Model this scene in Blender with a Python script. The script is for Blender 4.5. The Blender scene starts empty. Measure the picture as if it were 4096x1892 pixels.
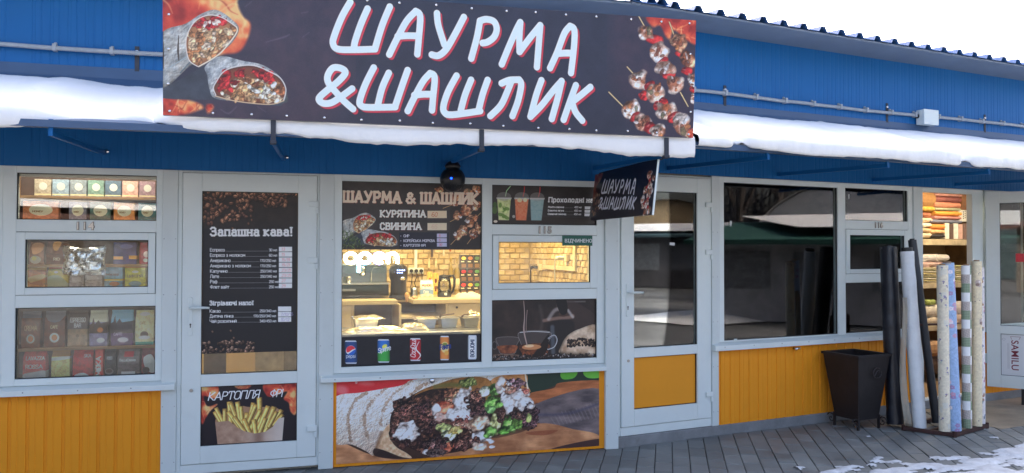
import bpy, bmesh, math, random
import numpy as np
from mathutils import Vector, Matrix
R = math.radians
scene = bpy.context.scene
col = scene.collection
random.seed(7)

# ---------------------------------------------------------------- camera
CAM_POS = Vector((0.0, -5.9, 1.566)); YAW, PITCH, ROLL = 0.277053, 0.017179, 0.001533
def cam_axes():
    fwd = Vector((math.sin(YAW)*math.cos(PITCH), math.cos(YAW)*math.cos(PITCH), math.sin(PITCH)))
    right = Vector((math.cos(YAW), -math.sin(YAW), 0)); up = right.cross(fwd)
    return fwd, right*math.cos(ROLL)+up*math.sin(ROLL), -right*math.sin(ROLL)+up*math.cos(ROLL)
_f, _r, _u = cam_axes()
cd = bpy.data.cameras.new('camera'); cam = bpy.data.objects.new('camera', cd); col.objects.link(cam)
cam.matrix_world = Matrix(((_r.x, _u.x, -_f.x, CAM_POS.x), (_r.y, _u.y, -_f.y, CAM_POS.y), (_r.z, _u.z, -_f.z, CAM_POS.z), (0, 0, 0, 1)))
cd.lens = 28.125; cd.sensor_width = 36; cd.clip_start = .05; cd.clip_end = 2000
scene.camera = cam

# ---------------------------------------------------------------- sky, sun, exposure
SUN_EL, SUN_AZ = 42.0, 24.0       # sun stands behind the building, azimuth measured from +Y towards +X
w = bpy.data.worlds.new('World'); scene.world = w; w.use_nodes = True
nt = w.node_tree; sky = nt.nodes.new('ShaderNodeTexSky'); sky.sky_type = 'NISHITA'; sky.sun_disc = False
sky.sun_elevation = R(SUN_EL); sky.sun_rotation = R(SUN_AZ); sky.air_density = .8; sky.dust_density = 9.0; sky.ozone_density = .4
bgn = nt.nodes['Background']; bgn.inputs[1].default_value = 0.15
nt.links.new(sky.outputs[0], bgn.inputs[0])
sl = bpy.data.lights.new('sun', 'SUN'); sl.energy = .9; sl.angle = R(12); sl.color = (1, .95, .88)
sun = bpy.data.objects.new('sun', sl); col.objects.link(sun)
sd = Vector((math.sin(R(SUN_AZ))*math.cos(R(SUN_EL)), math.cos(R(SUN_AZ))*math.cos(R(SUN_EL)), math.sin(R(SUN_EL))))
sun.rotation_euler = sd.to_track_quat('Z', 'Y').to_euler(); sun.location = (0, 12, 12)
vs = scene.view_settings; vs.view_transform = 'Standard'; vs.look = 'None'; vs.gamma = 1.0; vs.use_curve_mapping = False
vs.exposure = 2.35

# ---------------------------------------------------------------- materials
MATS = {}
def pmat(name, c, rough=.5, metal=0., var=.0, vscale=6., bump=0., bscale=40., emit=None, estr=0., spec=.5, rvar=0., dirt=0.):
    if name in MATS: return MATS[name]
    m = bpy.data.materials.new(name); m.use_nodes = True; t = m.node_tree; b = t.nodes['Principled BSDF']
    b.inputs['Base Color'].default_value = (*c, 1); b.inputs['Roughness'].default_value = rough; b.inputs['Metallic'].default_value = metal
    b.inputs['Specular IOR Level'].default_value = spec
    tc = t.nodes.new('ShaderNodeTexCoord')
    if var or dirt:
        n = t.nodes.new('ShaderNodeTexNoise'); n.inputs['Scale'].default_value = vscale; n.inputs['Detail'].default_value = 6; n.inputs['Roughness'].default_value = .62
        t.links.new(tc.outputs['Object'], n.inputs['Vector'])
        r = t.nodes.new('ShaderNodeValToRGB'); e = r.color_ramp.elements
        e[0].position = .3; e[1].position = .7
        e[0].color = (*[max(0, x*(1-var)) for x in c], 1); e[1].color = (*[min(1, x*(1+var)) for x in c], 1)
        t.links.new(n.outputs['Fac'], r.inputs[0]); last = r.outputs[0]
        if dirt:
            n2 = t.nodes.new('ShaderNodeTexNoise'); n2.inputs['Scale'].default_value = vscale*3.3; n2.inputs['Detail'].default_value = 8; n2.inputs['Roughness'].default_value = .75
            t.links.new(tc.outputs['Object'], n2.inputs['Vector'])
            r2 = t.nodes.new('ShaderNodeValToRGB'); r2.color_ramp.elements[0].position = .52; r2.color_ramp.elements[1].position = .78
            r2.color_ramp.elements[0].color = (0, 0, 0, 1); r2.color_ramp.elements[1].color = (dirt, dirt, dirt, 1)
            t.links.new(n2.outputs['Fac'], r2.inputs[0])
            mx = t.nodes.new('ShaderNodeMix'); mx.data_type = 'RGBA'; mx.inputs[7].default_value = (c[0]*.45+.03, c[1]*.42+.025, c[2]*.38+.02, 1)
            t.links.new(r2.outputs[0], mx.inputs[0]); t.links.new(last, mx.inputs[6]); last = mx.outputs[2]
        t.links.new(last, b.inputs['Base Color'])
        if rvar:
            mr = t.nodes.new('ShaderNodeMapRange'); mr.inputs[3].default_value = max(.02, rough-rvar); mr.inputs[4].default_value = min(1, rough+rvar)
            t.links.new(n.outputs['Fac'], mr.inputs[0]); t.links.new(mr.outputs[0], b.inputs['Roughness'])
    if bump:
        n = t.nodes.new('ShaderNodeTexNoise'); n.inputs['Scale'].default_value = bscale; n.inputs['Detail'].default_value = 5
        t.links.new(tc.outputs['Object'], n.inputs['Vector'])
        bp = t.nodes.new('ShaderNodeBump'); bp.inputs['Strength'].default_value = bump; bp.inputs['Distance'].default_value = .01
        t.links.new(n.outputs['Fac'], bp.inputs['Height']); t.links.new(bp.outputs[0], b.inputs['Normal'])
    if emit:
        b.inputs['Emission Color'].default_value = (*emit, 1); b.inputs['Emission Strength'].default_value = estr
    MATS[name] = m; return m

def glass_mat(name, ior=1.66, tint=(.93, .96, .95)):
    m = bpy.data.materials.new(name); m.use_nodes = True; t = m.node_tree; t.nodes.clear()
    o = t.nodes.new('ShaderNodeOutputMaterial'); mx = t.nodes.new('ShaderNodeMixShader')
    tr = t.nodes.new('ShaderNodeBsdfTransparent'); tr.inputs[0].default_value = (*tint, 1)
    gl = t.nodes.new('ShaderNodeBsdfGlossy'); gl.inputs['Roughness'].default_value = .015; gl.inputs['Color'].default_value = (1, 1, 1, 1)
    fr = t.nodes.new('ShaderNodeFresnel'); fr.inputs[0].default_value = ior
    tc = t.nodes.new('ShaderNodeTexCoord'); n = t.nodes.new('ShaderNodeTexNoise'); n.inputs['Scale'].default_value = 1.3; n.inputs['Detail'].default_value = 1
    bp = t.nodes.new('ShaderNodeBump'); bp.inputs['Strength'].default_value = .06; bp.inputs['Distance'].default_value = .02
    t.links.new(tc.outputs['Object'], n.inputs['Vector']); t.links.new(n.outputs['Fac'], bp.inputs['Height']); t.links.new(bp.outputs[0], gl.inputs['Normal'])
    t.links.new(fr.outputs[0], mx.inputs[0]); t.links.new(tr.outputs[0], mx.inputs[1]); t.links.new(gl.outputs[0], mx.inputs[2]); t.links.new(mx.outputs[0], o.inputs[0])
    MATS[name] = m; return m

def paver_mat(name, c, wet=.0):
    m = bpy.data.materials.new(name); m.use_nodes = True; t = m.node_tree; b = t.nodes['Principled BSDF']
    tc = t.nodes.new('ShaderNodeTexCoord'); oi = t.nodes.new('ShaderNodeObjectInfo'); geo = t.nodes.new('ShaderNodeNewGeometry')
    n = t.nodes.new('ShaderNodeTexNoise'); n.inputs['Scale'].default_value = 3.0; n.inputs['Detail'].default_value = 7; n.inputs['Roughness'].default_value = .7
    t.links.new(geo.outputs['Position'], n.inputs['Vector'])
    n2 = t.nodes.new('ShaderNodeTexNoise'); n2.inputs['Scale'].default_value = 140; n2.inputs['Detail'].default_value = 3
    t.links.new(geo.outputs['Position'], n2.inputs['Vector'])
    r = t.nodes.new('ShaderNodeValToRGB'); e = r.color_ramp.elements; e[0].position = .3; e[1].position = .72
    e[0].color = (c[0]*.62, c[1]*.62, c[2]*.64, 1); e[1].color = (c[0]*1.3, c[1]*1.28, c[2]*1.25, 1)
    t.links.new(n.outputs['Fac'], r.inputs[0])
    hs = t.nodes.new('ShaderNodeHueSaturation'); mr = t.nodes.new('ShaderNodeMapRange'); mr.inputs[3].default_value = .82; mr.inputs[4].default_value = 1.16
    t.links.new(oi.outputs['Random'], mr.inputs[0]); t.links.new(mr.outputs[0], hs.inputs['Value']); t.links.new(r.outputs[0], hs.inputs['Color'])
    mx = t.nodes.new('ShaderNodeMix'); mx.data_type = 'RGBA'; mx.blend_type = 'MULTIPLY'; mx.inputs[0].default_value = .35
    t.links.new(hs.outputs[0], mx.inputs[6]); t.links.new(n2.outputs['Color'], mx.inputs[7]); t.links.new(mx.outputs[2], b.inputs['Base Color'])
    r3 = t.nodes.new('ShaderNodeMapRange'); r3.inputs[1].default_value = .35; r3.inputs[2].default_value = .65; r3.inputs[3].default_value = .45; r3.inputs[4].default_value = .9
    t.links.new(n.outputs['Fac'], r3.inputs[0]); t.links.new(r3.outputs[0], b.inputs['Roughness'])
    bp = t.nodes.new('ShaderNodeBump'); bp.inputs['Strength'].default_value = .5; bp.inputs['Distance'].default_value = .003
    t.links.new(n2.outputs['Fac'], bp.inputs['Height']); t.links.new(bp.outputs[0], b.inputs['Normal'])
    MATS[name] = m; return m

PVC = pmat('white_pvc', (.72, .78, .765), .38, var=.03, vscale=1.7, rvar=.1, dirt=.10)
TRIM = pmat('white_trim_sheet', (.645, .70, .69), .42, var=.03, vscale=1.3, rvar=.1, dirt=.14)
GASKET = pmat('black_gasket', (.012, .012, .013), .6)
BLUE = pmat('blue_sheet', (.008, .125, .36), .45, var=.05, vscale=1.1, rvar=.08, dirt=.05, bump=.05, bscale=3, spec=.22)
FLASH = pmat('blue_flashing', (.045, .095, .19), .4, var=.1, vscale=1.6, dirt=.2)
ROOFM = pmat('roof_sheet', (.045, .14, .36), .45, var=.1, vscale=1.5, dirt=.25)
YELLOW = pmat('yellow_sheet', (.86, .315, .018), .5, var=.05, vscale=1.4, rvar=.08, dirt=.12, spec=.2)
YPANEL = pmat('yellow_panel', (.84, .325, .025), .5, var=.03, vscale=2, dirt=.05, spec=.2)
CONC = pmat('concrete', (.22, .225, .23), .9, var=.22, vscale=4, dirt=.5, bump=.4, bscale=60)
STEEL = pmat('grey_steel', (.30, .31, .33), .45, .7, var=.15, vscale=5, dirt=.3)
DARKST = pmat('dark_bracket_steel', (.035, .04, .055), .5, .3, var=.2, vscale=6, dirt=.2)
CHROME = pmat('chrome', (.72, .72, .72), .18, 1.)
BRASS = pmat('worn_metal', (.45, .43, .40), .3, 1.)
GLASS = glass_mat('window_glass')
SNOW = pmat('snow', (.92, .92, .92), .75, var=.02, vscale=4, bump=.6, bscale=18, spec=.3)
SNOWG = pmat('trodden_snow', (.60, .62, .65), .7, var=.2, vscale=9, dirt=.35, bump=.6, bscale=60)
PAVER = paver_mat('paver_stone', (.235, .25, .245))
SAND = pmat('joint_sand', (.075, .072, .07), .95, var=.3, vscale=9)
BLACKP = pmat('black_plastic', (.012, .012, .014), .35)
WOOD = pmat('shelf_wood', (.36, .20, .085), .55, var=.2, vscale=5)
CREAM = pmat('cream_board', (.62, .52, .36), .5, var=.04, vscale=4)
WALLIN = pmat('interior_paint', (.55, .50, .42), .8, var=.05, vscale=2)
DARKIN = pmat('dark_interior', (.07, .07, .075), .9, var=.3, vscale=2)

# ---------------------------------------------------------------- mesh helpers
class MB:
    def __init__(s): s.v = []; s.f = []; s.uv = {}
    def add(s, vs_, fs_):
        o = len(s.v); s.v += [tuple(p) for p in vs_]; s.f += [tuple(i+o for i in f) for f in fs_]; return s
    def box(s, x0, x1, y0, y1, z0, z1):
        return s.add([(x0,y0,z0),(x1,y0,z0),(x1,y1,z0),(x0,y1,z0),(x0,y0,z1),(x1,y0,z1),(x1,y1,z1),(x0,y1,z1)],
                     [(0,3,2,1),(4,5,6,7),(0,1,5,4),(1,2,6,5),(2,3,7,6),(3,0,4,7)])
    def quad(s, a, b, c, d): return s.add([a,b,c,d], [(0,1,2,3)])
    def bar(s, a, b, wx, wz):      # square bar from a to b
        a, b = Vector(a), Vector(b); d = (b-a).normalized(); up = Vector((0,0,1)) if abs(d.z) < .95 else Vector((0,1,0))
        x = d.cross(up).normalized(); y = x.cross(d)
        P = [p + x*sx*wx/2 + y*sy*wz/2 for p in (a, b) for sx, sy in ((-1,-1),(1,-1),(1,1),(-1,1))]
        return s.add(P, [(0,1,2,3),(7,6,5,4),(0,4,5,1),(1,5,6,2),(2,6,7,3),(3,7,4,0)])
    def tube(s, pts, r, n=10, cap=True, closed=False):
        pts = [Vector(p) for p in pts]; N = len(pts); rs = r if isinstance(r, (list, tuple)) else [r]*N
        rings = []; prev = None
        for i, p in enumerate(pts):
            a = pts[(i-1) % N] if (closed or i > 0) else p; b = pts[(i+1) % N] if (closed or i < N-1) else p
            d = (b-a).normalized()
            if prev is None:
                up = Vector((0,0,1)) if abs(d.z) < .9 else Vector((1,0,0)); x = d.cross(up).normalized()
            else:
                x = (prev - d*prev.dot(d)).normalized()
            prev = x; y = d.cross(x)
            rings.append([p + (x*math.cos(2*math.pi*k/n) + y*math.sin(2*math.pi*k/n))*rs[i] for k in range(n)])
        V_ = [q for ring in rings for q in ring]; F_ = []
        for i in range(N if closed else N-1):
            j = (i+1) % N
            for k in range(n): F_.append((i*n+k, i*n+(k+1) % n, j*n+(k+1) % n, j*n+k))
        if cap and not closed:
            F_.append(tuple(range(n-1, -1, -1))); F_.append(tuple((N-1)*n+k for k in range(n)))
        return s.add(V_, F_)
    def lathe(s, prof, n=20, c=(0,0,0)):      # prof: (r, z)
        V_ = [(c[0]+r*math.cos(2*math.pi*k/n), c[1]+r*math.sin(2*math.pi*k/n), c[2]+z) for r, z in prof for k in range(n)]
        F_ = [(i*n+k, i*n+(k+1) % n, (i+1)*n+(k+1) % n, (i+1)*n+k) for i in range(len(prof)-1) for k in range(n)]
        F_ += [tuple(range(n-1, -1, -1)), tuple((len(prof)-1)*n+k for k in range(n))]
        return s.add(V_, F_)
    def loft(s, rings, cap=True):
        n = len(rings[0]); V_ = [q for r_ in rings for q in r_]
        F_ = [(i*n+k, i*n+(k+1) % n, (i+1)*n+(k+1) % n, (i+1)*n+k) for i in range(len(rings)-1) for k in range(n)]
        if cap: F_ += [tuple(range(n-1, -1, -1)), tuple((len(rings)-1)*n+k for k in range(n))]
        return s.add(V_, F_)
    def sphere(s, c, rx, ry=None, rz=None, n=16, m=10):
        ry = ry or rx; rz = rz or rx
        rings = [[(c[0]+rx*math.sin(math.pi*i/m)*math.cos(2*math.pi*k/n), c[1]+ry*math.sin(math.pi*i/m)*math.sin(2*math.pi*k/n), c[2]-rz*math.cos(math.pi*i/m)) for k in range(n)] for i in range(1, m)]
        return s.loft(rings)
    def build(s, name, mat, parent=None, bevel=0., smooth=False, seg=2, loc=None):
        me = bpy.data.meshes.new(name); me.from_pydata(s.v, [], s.f); me.update()
        bm = bmesh.new(); bm.from_mesh(me); bmesh.ops.recalc_face_normals(bm, faces=bm.faces); bm.to_mesh(me); bm.free()
        if mat: me.materials.append(mat)
        if smooth: me.polygons.foreach_set('use_smooth', [True]*len(me.polygons))
        o = bpy.data.objects.new(name, me); col.objects.link(o)
        if parent: o.parent = parent
        if loc: o.location = loc
        if bevel:
            b = o.modifiers.new('bevel', 'BEVEL'); b.width = bevel; b.segments = seg; b.limit_method = 'ANGLE'; b.angle_limit = R(40)
        return o
def tag(o, label=None, cat=None, group=None, kind=None):
    if label: o['label'] = label
    if cat: o['category'] = cat
    if group: o['group'] = group
    if kind: o['kind'] = kind
    return o
def thing(name, label, cat, loc=(0,0,0), rz=0., group=None, frame=None):
    o = bpy.data.objects.new(name, None); col.objects.link(o); o.empty_display_size = .1
    if frame is not None: o.matrix_world = frame @ Matrix.Translation(loc) @ Matrix.Rotation(rz, 4, 'Z')
    else: o.location = loc; o.rotation_euler = (0, 0, rz)
    return tag(o, label, cat, group)
def part(name, parent):          # an Empty that groups the sub-parts of one part
    o = bpy.data.objects.new(name, None); col.objects.link(o); o.parent = parent; o.empty_display_size = .05; return o
def dup(o, parent=None):
    c = o.copy(); col.objects.link(c); c.parent = parent
    for ch in list(o.children): dup(ch, c)
    return c
def text_mesh(name, body, size, mat, parent=None, extrude=.002, offset=0., loc=(0,0,0), rot=(R(90),0,0), align='LEFT', spacing=1.):
    c = bpy.data.curves.new('txt', 'FONT'); c.body = body; c.size = size; c.extrude = extrude; c.offset = offset; c.align_x = align; c.space_character = spacing; c.resolution_u = 4
    t = bpy.data.objects.new('txt', c); col.objects.link(t); bpy.context.view_layer.update()
    me = bpy.data.meshes.new_from_object(t.evaluated_get(bpy.context.evaluated_depsgraph_get())); me.name = name
    bpy.data.objects.remove(t); bpy.data.curves.remove(c)
    me.materials.clear(); me.materials.append(mat)
    o = bpy.data.objects.new(name, me); col.objects.link(o); o.location = loc; o.rotation_euler = rot
    if parent: o.parent = parent
    return o
IDM = Matrix.Identity(4)
BANG = 0.172447
FB = Matrix.Translation((2.5, 0, 0)) @ Matrix.Rotation(BANG, 4, 'Z')     # frame of the right-hand wing
# ---------------------------------------------------------------- printed pictures: small painter for flat prints
def srgb2lin(a): return np.where(a <= .04045, a/12.92, ((a+.055)/1.055)**2.4)
def lin2srgb(a): return np.where(a <= .0031308, a*12.92, 1.055*np.power(np.clip(a, 0, None), 1/2.4)-.055)
_nc = {}
def fbm(w, h, cell, seed, octv=4, ax=1.):
    cell = 3.*2**(round(math.log2(max(cell, 3)/3.)*2)/2); seed = seed % 7; octv = min(octv, 4)
    key = (w, h, round(cell, 2), seed, octv, ax)
    if key in _nc: return _nc[key]
    rg = np.random.RandomState(seed); out = np.zeros((h, w)); amp = 1.; tot = 0.
    for o in range(octv):
        cx = max(1.5, cell/(2**o)*ax); cy = max(1.5, cell/(2**o)); gw, gh = int(w/cx)+3, int(h/cy)+3
        g = rg.rand(gh, gw); xs = np.arange(w)/cx; ys = np.arange(h)/cy
        xi = xs.astype(int); yi = ys.astype(int); fx = xs-xi; fy = ys-yi; fx = fx*fx*(3-2*fx); fy = fy*fy*(3-2*fy)
        a = g[yi][:, xi]; b = g[yi][:, xi+1]; c = g[yi+1][:, xi]; d = g[yi+1][:, xi+1]
        FX = fx[None, :]; FY = fy[:, None]
        out += amp*((a*(1-FX)+b*FX)*(1-FY)+(c*(1-FX)+d*FX)*FY); tot += amp; amp *= .55
    out /= tot; out = np.clip((out-.5)*1.6+.5, 0, 1); _nc[key] = out; return out
def blur(a, r):
    r = int(max(1, r))
    for _ in range(2):
        for ax in (0, 1):
            p = np.pad(a, [(r+1, r) if i == ax else (0, 0) for i in range(2)], mode='edge'); c = np.cumsum(p, axis=ax)
            n = a.shape[ax]
            a = (np.take(c, range(2*r+1, 2*r+1+n), axis=ax)-np.take(c, range(0, n), axis=ax))/(2*r+1)
    return a
def spline(pts, k=6, closed=True):
    P = np.array(pts, float); n = len(P); out = []
    for i in range(n if closed else n-1):
        p0, p1, p2, p3 = (P[(i-1) % n], P[i], P[(i+1) % n], P[(i+2) % n]) if closed else (P[max(i-1, 0)], P[i], P[i+1], P[min(i+2, n-1)])
        for t in np.arange(k)/k:
            out.append(.5*((2*p1)+(-p0+p2)*t+(2*p0-5*p1+4*p2-p3)*t*t+(-p0+3*p1-3*p2+p3)*t**3))
    if not closed: out.append(P[-1])
    return np.array(out)
def homog(src, dst):
    A_ = []; b_ = []
    for (x, y), (u, v) in zip(src, dst):
        A_ += [[x, y, 1, 0, 0, 0, -u*x, -u*y], [0, 0, 0, x, y, 1, -v*x, -v*y]]; b_ += [u, v]
    h = np.linalg.solve(np.array(A_, float), np.array(b_, float)); return np.append(h, 1).reshape(3, 3)
class Art:
    def __init__(s, w, h, bg):
        s.w, s.h = w, h; s.a = np.empty((h, w, 3)); s.a[:] = np.array(bg)/255.; s.Hm = None; s.rg = np.random.RandomState(w*7+h)
    def corners(s, tl, tr, br, bl): s.Hm = homog([tl, tr, br, bl], [(0, 0), (s.w, 0), (s.w, s.h), (0, s.h)])
    def P(s, pts):
        p = np.array(pts, float).reshape(-1, 2)
        if s.Hm is None: return p
        q = np.c_[p, np.ones(len(p))] @ s.Hm.T; return q[:, :2]/q[:, 2:]
    def sc(s, x, y):   # local scale canvas px per unit
        a, b = s.P([(x, y), (x+10, y)]); return np.hypot(*(b-a))/10
    def bbox(s, p, m=2):
        x0 = int(max(0, np.floor(p[:, 0].min()-m))); x1 = int(min(s.w, np.ceil(p[:, 0].max()+m+1))); y0 = int(max(0, np.floor(p[:, 1].min()-m))); y1 = int(min(s.h, np.ceil(p[:, 1].max()+m+1)))
        return (x0, x1, y0, y1) if x1 > x0 and y1 > y0 else None
    def m_poly(s, pts, smooth=True, raw=False):
        p = np.array(pts, float) if raw else s.P(pts)
        if smooth: p = spline(p)
        bb = s.bbox(p)
        if not bb: return None
        x0, x1, y0, y1 = bb; m = np.zeros((y1-y0, x1-x0)); n = len(p)
        q = np.roll(p, -1, axis=0)
        for oy in (.25, .75):
            for ox in (.25, .75):
                X = (np.arange(x0, x1)+ox)[None, :]; Y = (np.arange(y0, y1)+oy)[:, None]; ins = np.zeros((y1-y0, x1-x0), bool)
                for (ax, ay), (bx, by) in zip(p, q):
                    if ay == by: continue
                    rows = (ay > Y) != (by > Y); rr = np.nonzero(rows[:, 0])[0]
                    if len(rr) == 0: continue
                    xc = (bx-ax)*(Y[rr]-ay)/(by-ay)+ax; ins[rr] ^= (X < xc)
                m += ins*.25
        return bb, m
    def m_ell(s, cx, cy, rx, ry, rot=0., soft=1., raw=False):
        if raw: c = np.array([cx, cy]); k = 1
        else: c = s.P([(cx, cy)])[0]; k = s.sc(cx, cy)
        rx, ry = rx*k, ry*k; r = max(rx, ry); bb = s.bbox(np.array([c-r, c+r]))
        if not bb: return None
        x0, x1, y0, y1 = bb; X = np.arange(x0, x1)[None, :]+.5-c[0]; Y = np.arange(y0, y1)[:, None]+.5-c[1]
        ca, sa = math.cos(rot), math.sin(rot); u = (X*ca+Y*sa)/rx; v = (-X*sa+Y*ca)/ry; d = np.sqrt(u*u+v*v)
        return bb, np.clip((1-d)*min(rx, ry)/soft+.5, 0, 1)
    def m_stroke(s, pts, wd, smooth=True, raw=False, soft=1., sq=False):
        p = np.array(pts, float) if raw else s.P(pts); k = 1 if raw else s.sc(*pts[0])
        if smooth and len(p) > 2: p = spline(p, 5, False)
        n = len(p); ws = np.interp(np.linspace(0, 1, n), np.linspace(0, 1, len(wd)), wd)*k if isinstance(wd, (list, tuple)) else np.full(n, wd*k)
        bb = s.bbox(p, ws.max()/2+2)
        if not bb: return None
        x0, x1, y0, y1 = bb; X = np.arange(x0, x1)[None, :]+.5; Y = np.arange(y0, y1)[:, None]+.5; best = np.full((y1-y0, x1-x0), 1e9)
        for i in range(n-1):
            a, b = p[i], p[i+1]; d = b-a; L = max(d@d, 1e-9)
            if sq:
                Ls = math.sqrt(L); al_ = ((X-a[0])*d[0]+(Y-a[1])*d[1])/Ls; pe = np.abs((X-a[0])*d[1]-(Y-a[1])*d[0])/Ls; h_ = ws[i]/2; best = np.minimum(best, np.maximum(pe-h_, np.maximum(-al_-h_*.9, al_-Ls-h_*.9))); continue
            t = np.clip(((X-a[0])*d[0]+(Y-a[1])*d[1])/L, 0, 1)
            best = np.minimum(best, np.hypot(X-a[0]-t*d[0], Y-a[1]-t*d[1])-(ws[i]*(1-t)+ws[i+1]*t)/2)
        return bb, np.clip(-best/soft+.5, 0, 1)
    def put(s, bm, c, al=1.):
        if bm is None: return
        (x0, x1, y0, y1), m = bm; c = np.array(c, float)/255.; m = (m*al)[..., None]; s.a[y0:y1, x0:x1] = s.a[y0:y1, x0:x1]*(1-m)+c*m
    def poly(s, pts, c, al=1., smooth=True): s.put(s.m_poly(pts, smooth), c, al)
    def ell(s, cx, cy, rx, ry, c, rot=0., al=1., soft=1.): s.put(s.m_ell(cx, cy, rx, ry, rot, soft), c, al)
    def line(s, pts, wd, c, al=1., smooth=True, soft=1.): s.put(s.m_stroke(pts, wd, smooth, soft=soft), c, al)
    def tex(s, bm, c0, c1, cell=10, seed=1, al=1., octv=4, gamma=1., ax=1.):
        if bm is None: return
        x0, x1, y0, y1 = bm[0]; n = fbm(s.w, s.h, cell, seed, octv, ax)[y0:y1, x0:x1, None]**gamma
        s.put(bm, (np.array(c0)*(1-n)+np.array(c1)*n), al)
    def shade(s, bm, dx, dy, r, amt):      # modelled light on a printed shape: darker on the (dx,dy) side
        if bm is None: return
        (x0, x1, y0, y1), m = bm; b = blur(m, r); sh = np.roll(np.roll(b, -int(dy), 0), -int(dx), 1); k = np.clip(1+(sh-1)*amt, .15, 1.3)*m+(1-m)
        s.a[y0:y1, x0:x1] *= k[..., None]
    def rim(s, bm, c, r, al=.6):      # darker outline inside the shape
        if bm is None: return
        (x0, x1, y0, y1), m = bm; b = blur(m, r); s.put((bm[0], m*np.clip((1-b)*1.6, 0, 1)), c, al)
    def flame(s, pts, seed=3, cell=40, al=1., smooth=True, soft=4):
        bm = s.m_poly(pts, smooth)
        if bm is None: return
        (x0, x1, y0, y1), m = bm; m = np.clip(blur(m, soft)*1.3-.15, 0, 1)
        f = fbm(s.w, s.h, cell*1.6, seed, 3)[y0:y1, x0:x1]; g = fbm(s.w, s.h, cell*.7, seed+2, 3)[y0:y1, x0:x1]; v = np.clip((f-.5)*1.3+(g-.5)*.4+.42, 0, 1)
        st = np.array([[140, 34, 28], [186, 56, 42], [208, 78, 52], [226, 118, 72], [244, 186, 120]])/1.; q = v*4; i = np.clip(q.astype(int), 0, 3); t = (q-i)[..., None]
        s.put(((x0, x1, y0, y1), m), st[i]*(1-t)+st[i+1]*t, al); rg = np.random.RandomState(seed)
        for _ in range(16):
            px, py = x0+(x1-x0)*rg.rand(), y0+(y1-y0)*rg.rand(); an = -1.2+rg.rand()*2.4; L = cell*(.5+rg.rand()); pts_ = [(px, py)]
            for __ in range(4): an += rg.randn()*.5; pts_.append((pts_[-1][0]+L*.4*math.sin(an), pts_[-1][1]-L*.4*math.cos(an)))
            b2 = s.m_stroke(pts_, [1., cell*.12, 1.], True, True, soft=max(2., cell*.1))
            if b2 is None: continue
            (a0, a1, b0, b1), mm = b2; M = np.zeros((s.h, s.w)); M[y0:y1, x0:x1] = m; s.put((b2[0], mm*M[b0:b1, a0:a1]), ((250, 206, 140), (244, 166, 96), (150, 34, 30))[rg.randint(3)], .55*al)
    def organic(s, cx, cy, rx, ry, c0, c1, seed=0, cell=10, edge=.9, emb=1.2, rot=0., raw=False, al=1., hard=7., dome=.9):
        """printed food lump: ragged outline from noise, mottled colour, embossed relief"""
        c = np.array([cx, cy]) if raw else s.P([(cx, cy)])[0]; k = 1 if raw else s.sc(cx, cy); rx, ry = rx*k, ry*k; r = max(rx, ry)*1.45; bb = s.bbox(np.array([c-r, c+r]))
        if not bb: return
        x0, x1, y0, y1 = bb
        if x1-x0 < 3 or y1-y0 < 3: return
        X = np.arange(x0, x1)[None, :]+.5-c[0]; Y = np.arange(y0, y1)[:, None]+.5-c[1]; ca, sa = math.cos(rot), math.sin(rot); u = (X*ca+Y*sa)/rx; v = (-X*sa+Y*ca)/ry; d = 1-np.sqrt(u*u+v*v)
        n = fbm(s.w, s.h, cell*1.3, seed, 2)[y0:y1, x0:x1]; n2 = fbm(s.w, s.h, cell*2, seed+3, 2)[y0:y1, x0:x1]; n3 = fbm(s.w, s.h, max(3, cell*.4), seed+5, 3)[y0:y1, x0:x1]
        m = np.clip((d+(n2-.5)*edge)*hard, 0, 1)*al; h = np.clip(d, 0, .6)*dome+n*.62+n3*.07; gy, gx = np.gradient(h); sh = np.clip(1-(gx+1.3*gy)*emb*min(rx, ry)*.16, .42, 1.6)
        q = np.clip((n2-.5)*1.3+(n-.5)*.8+(n3-.5)*.4+.5, 0, 1)[..., None]; colr = (np.array(c0)*(1-q)+np.array(c1)*q)*sh[..., None]
        s.put((bb, m), np.clip(colr, 0, 255)); sp_ = np.clip((sh-1.28)*3, 0, 1)*m; s.put((bb, sp_), np.minimum(255, np.array(c1)*1.25+25), .6); s.put((bb, np.clip(m*(1-np.clip((d+(n2-.5)*edge)*hard*.4, 0, 1)), 0, 1)), np.array(c0)*.35, .5)
    def emboss(s, bm, cell=6, seed=1, k=6., al=1.):
        (x0, x1, y0, y1), m = bm; n = fbm(s.w, s.h, cell, seed, 4)[y0:y1, x0:x1]; gy, gx = np.gradient(n); s.a[y0:y1, x0:x1] *= (1+(np.clip(1-(gx+gy)*k, .5, 1.5)-1)*m*al)[..., None]
    def chunk(s, cx, cy, rx, ry, c, dark, light, seed=0, n=9, jag=.22, rimc=(40, 22, 18)):
        rg = np.random.RandomState(seed+int(cx*3+cy*7)); a0 = rg.rand()*6
        pts = [(cx+rx*(1+jag*(rg.rand()*2-1))*math.cos(a0+6.2832*k/n), cy+ry*(1+jag*(rg.rand()*2-1))*math.sin(a0+6.2832*k/n)) for k in range(n)]
        bm = s.m_poly(pts)
        if bm is None: return
        k = s.sc(cx, cy); r = max(1, int(min(rx, ry)*k*.22))
        s.tex(bm, dark, light, max(3, min(rx, ry)*k*.5), 11+seed % 5); s.put(bm, c, .35); s.shade(bm, r, r, r, .8); s.rim(bm, rimc, max(1, r//2), .55)
        s.ell(cx-rx*.3, cy-ry*.35, rx*.28, ry*.2, np.minimum(255, np.array(light)*1.08), rg.rand()*3, .55, max(1, r*.6))
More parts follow.
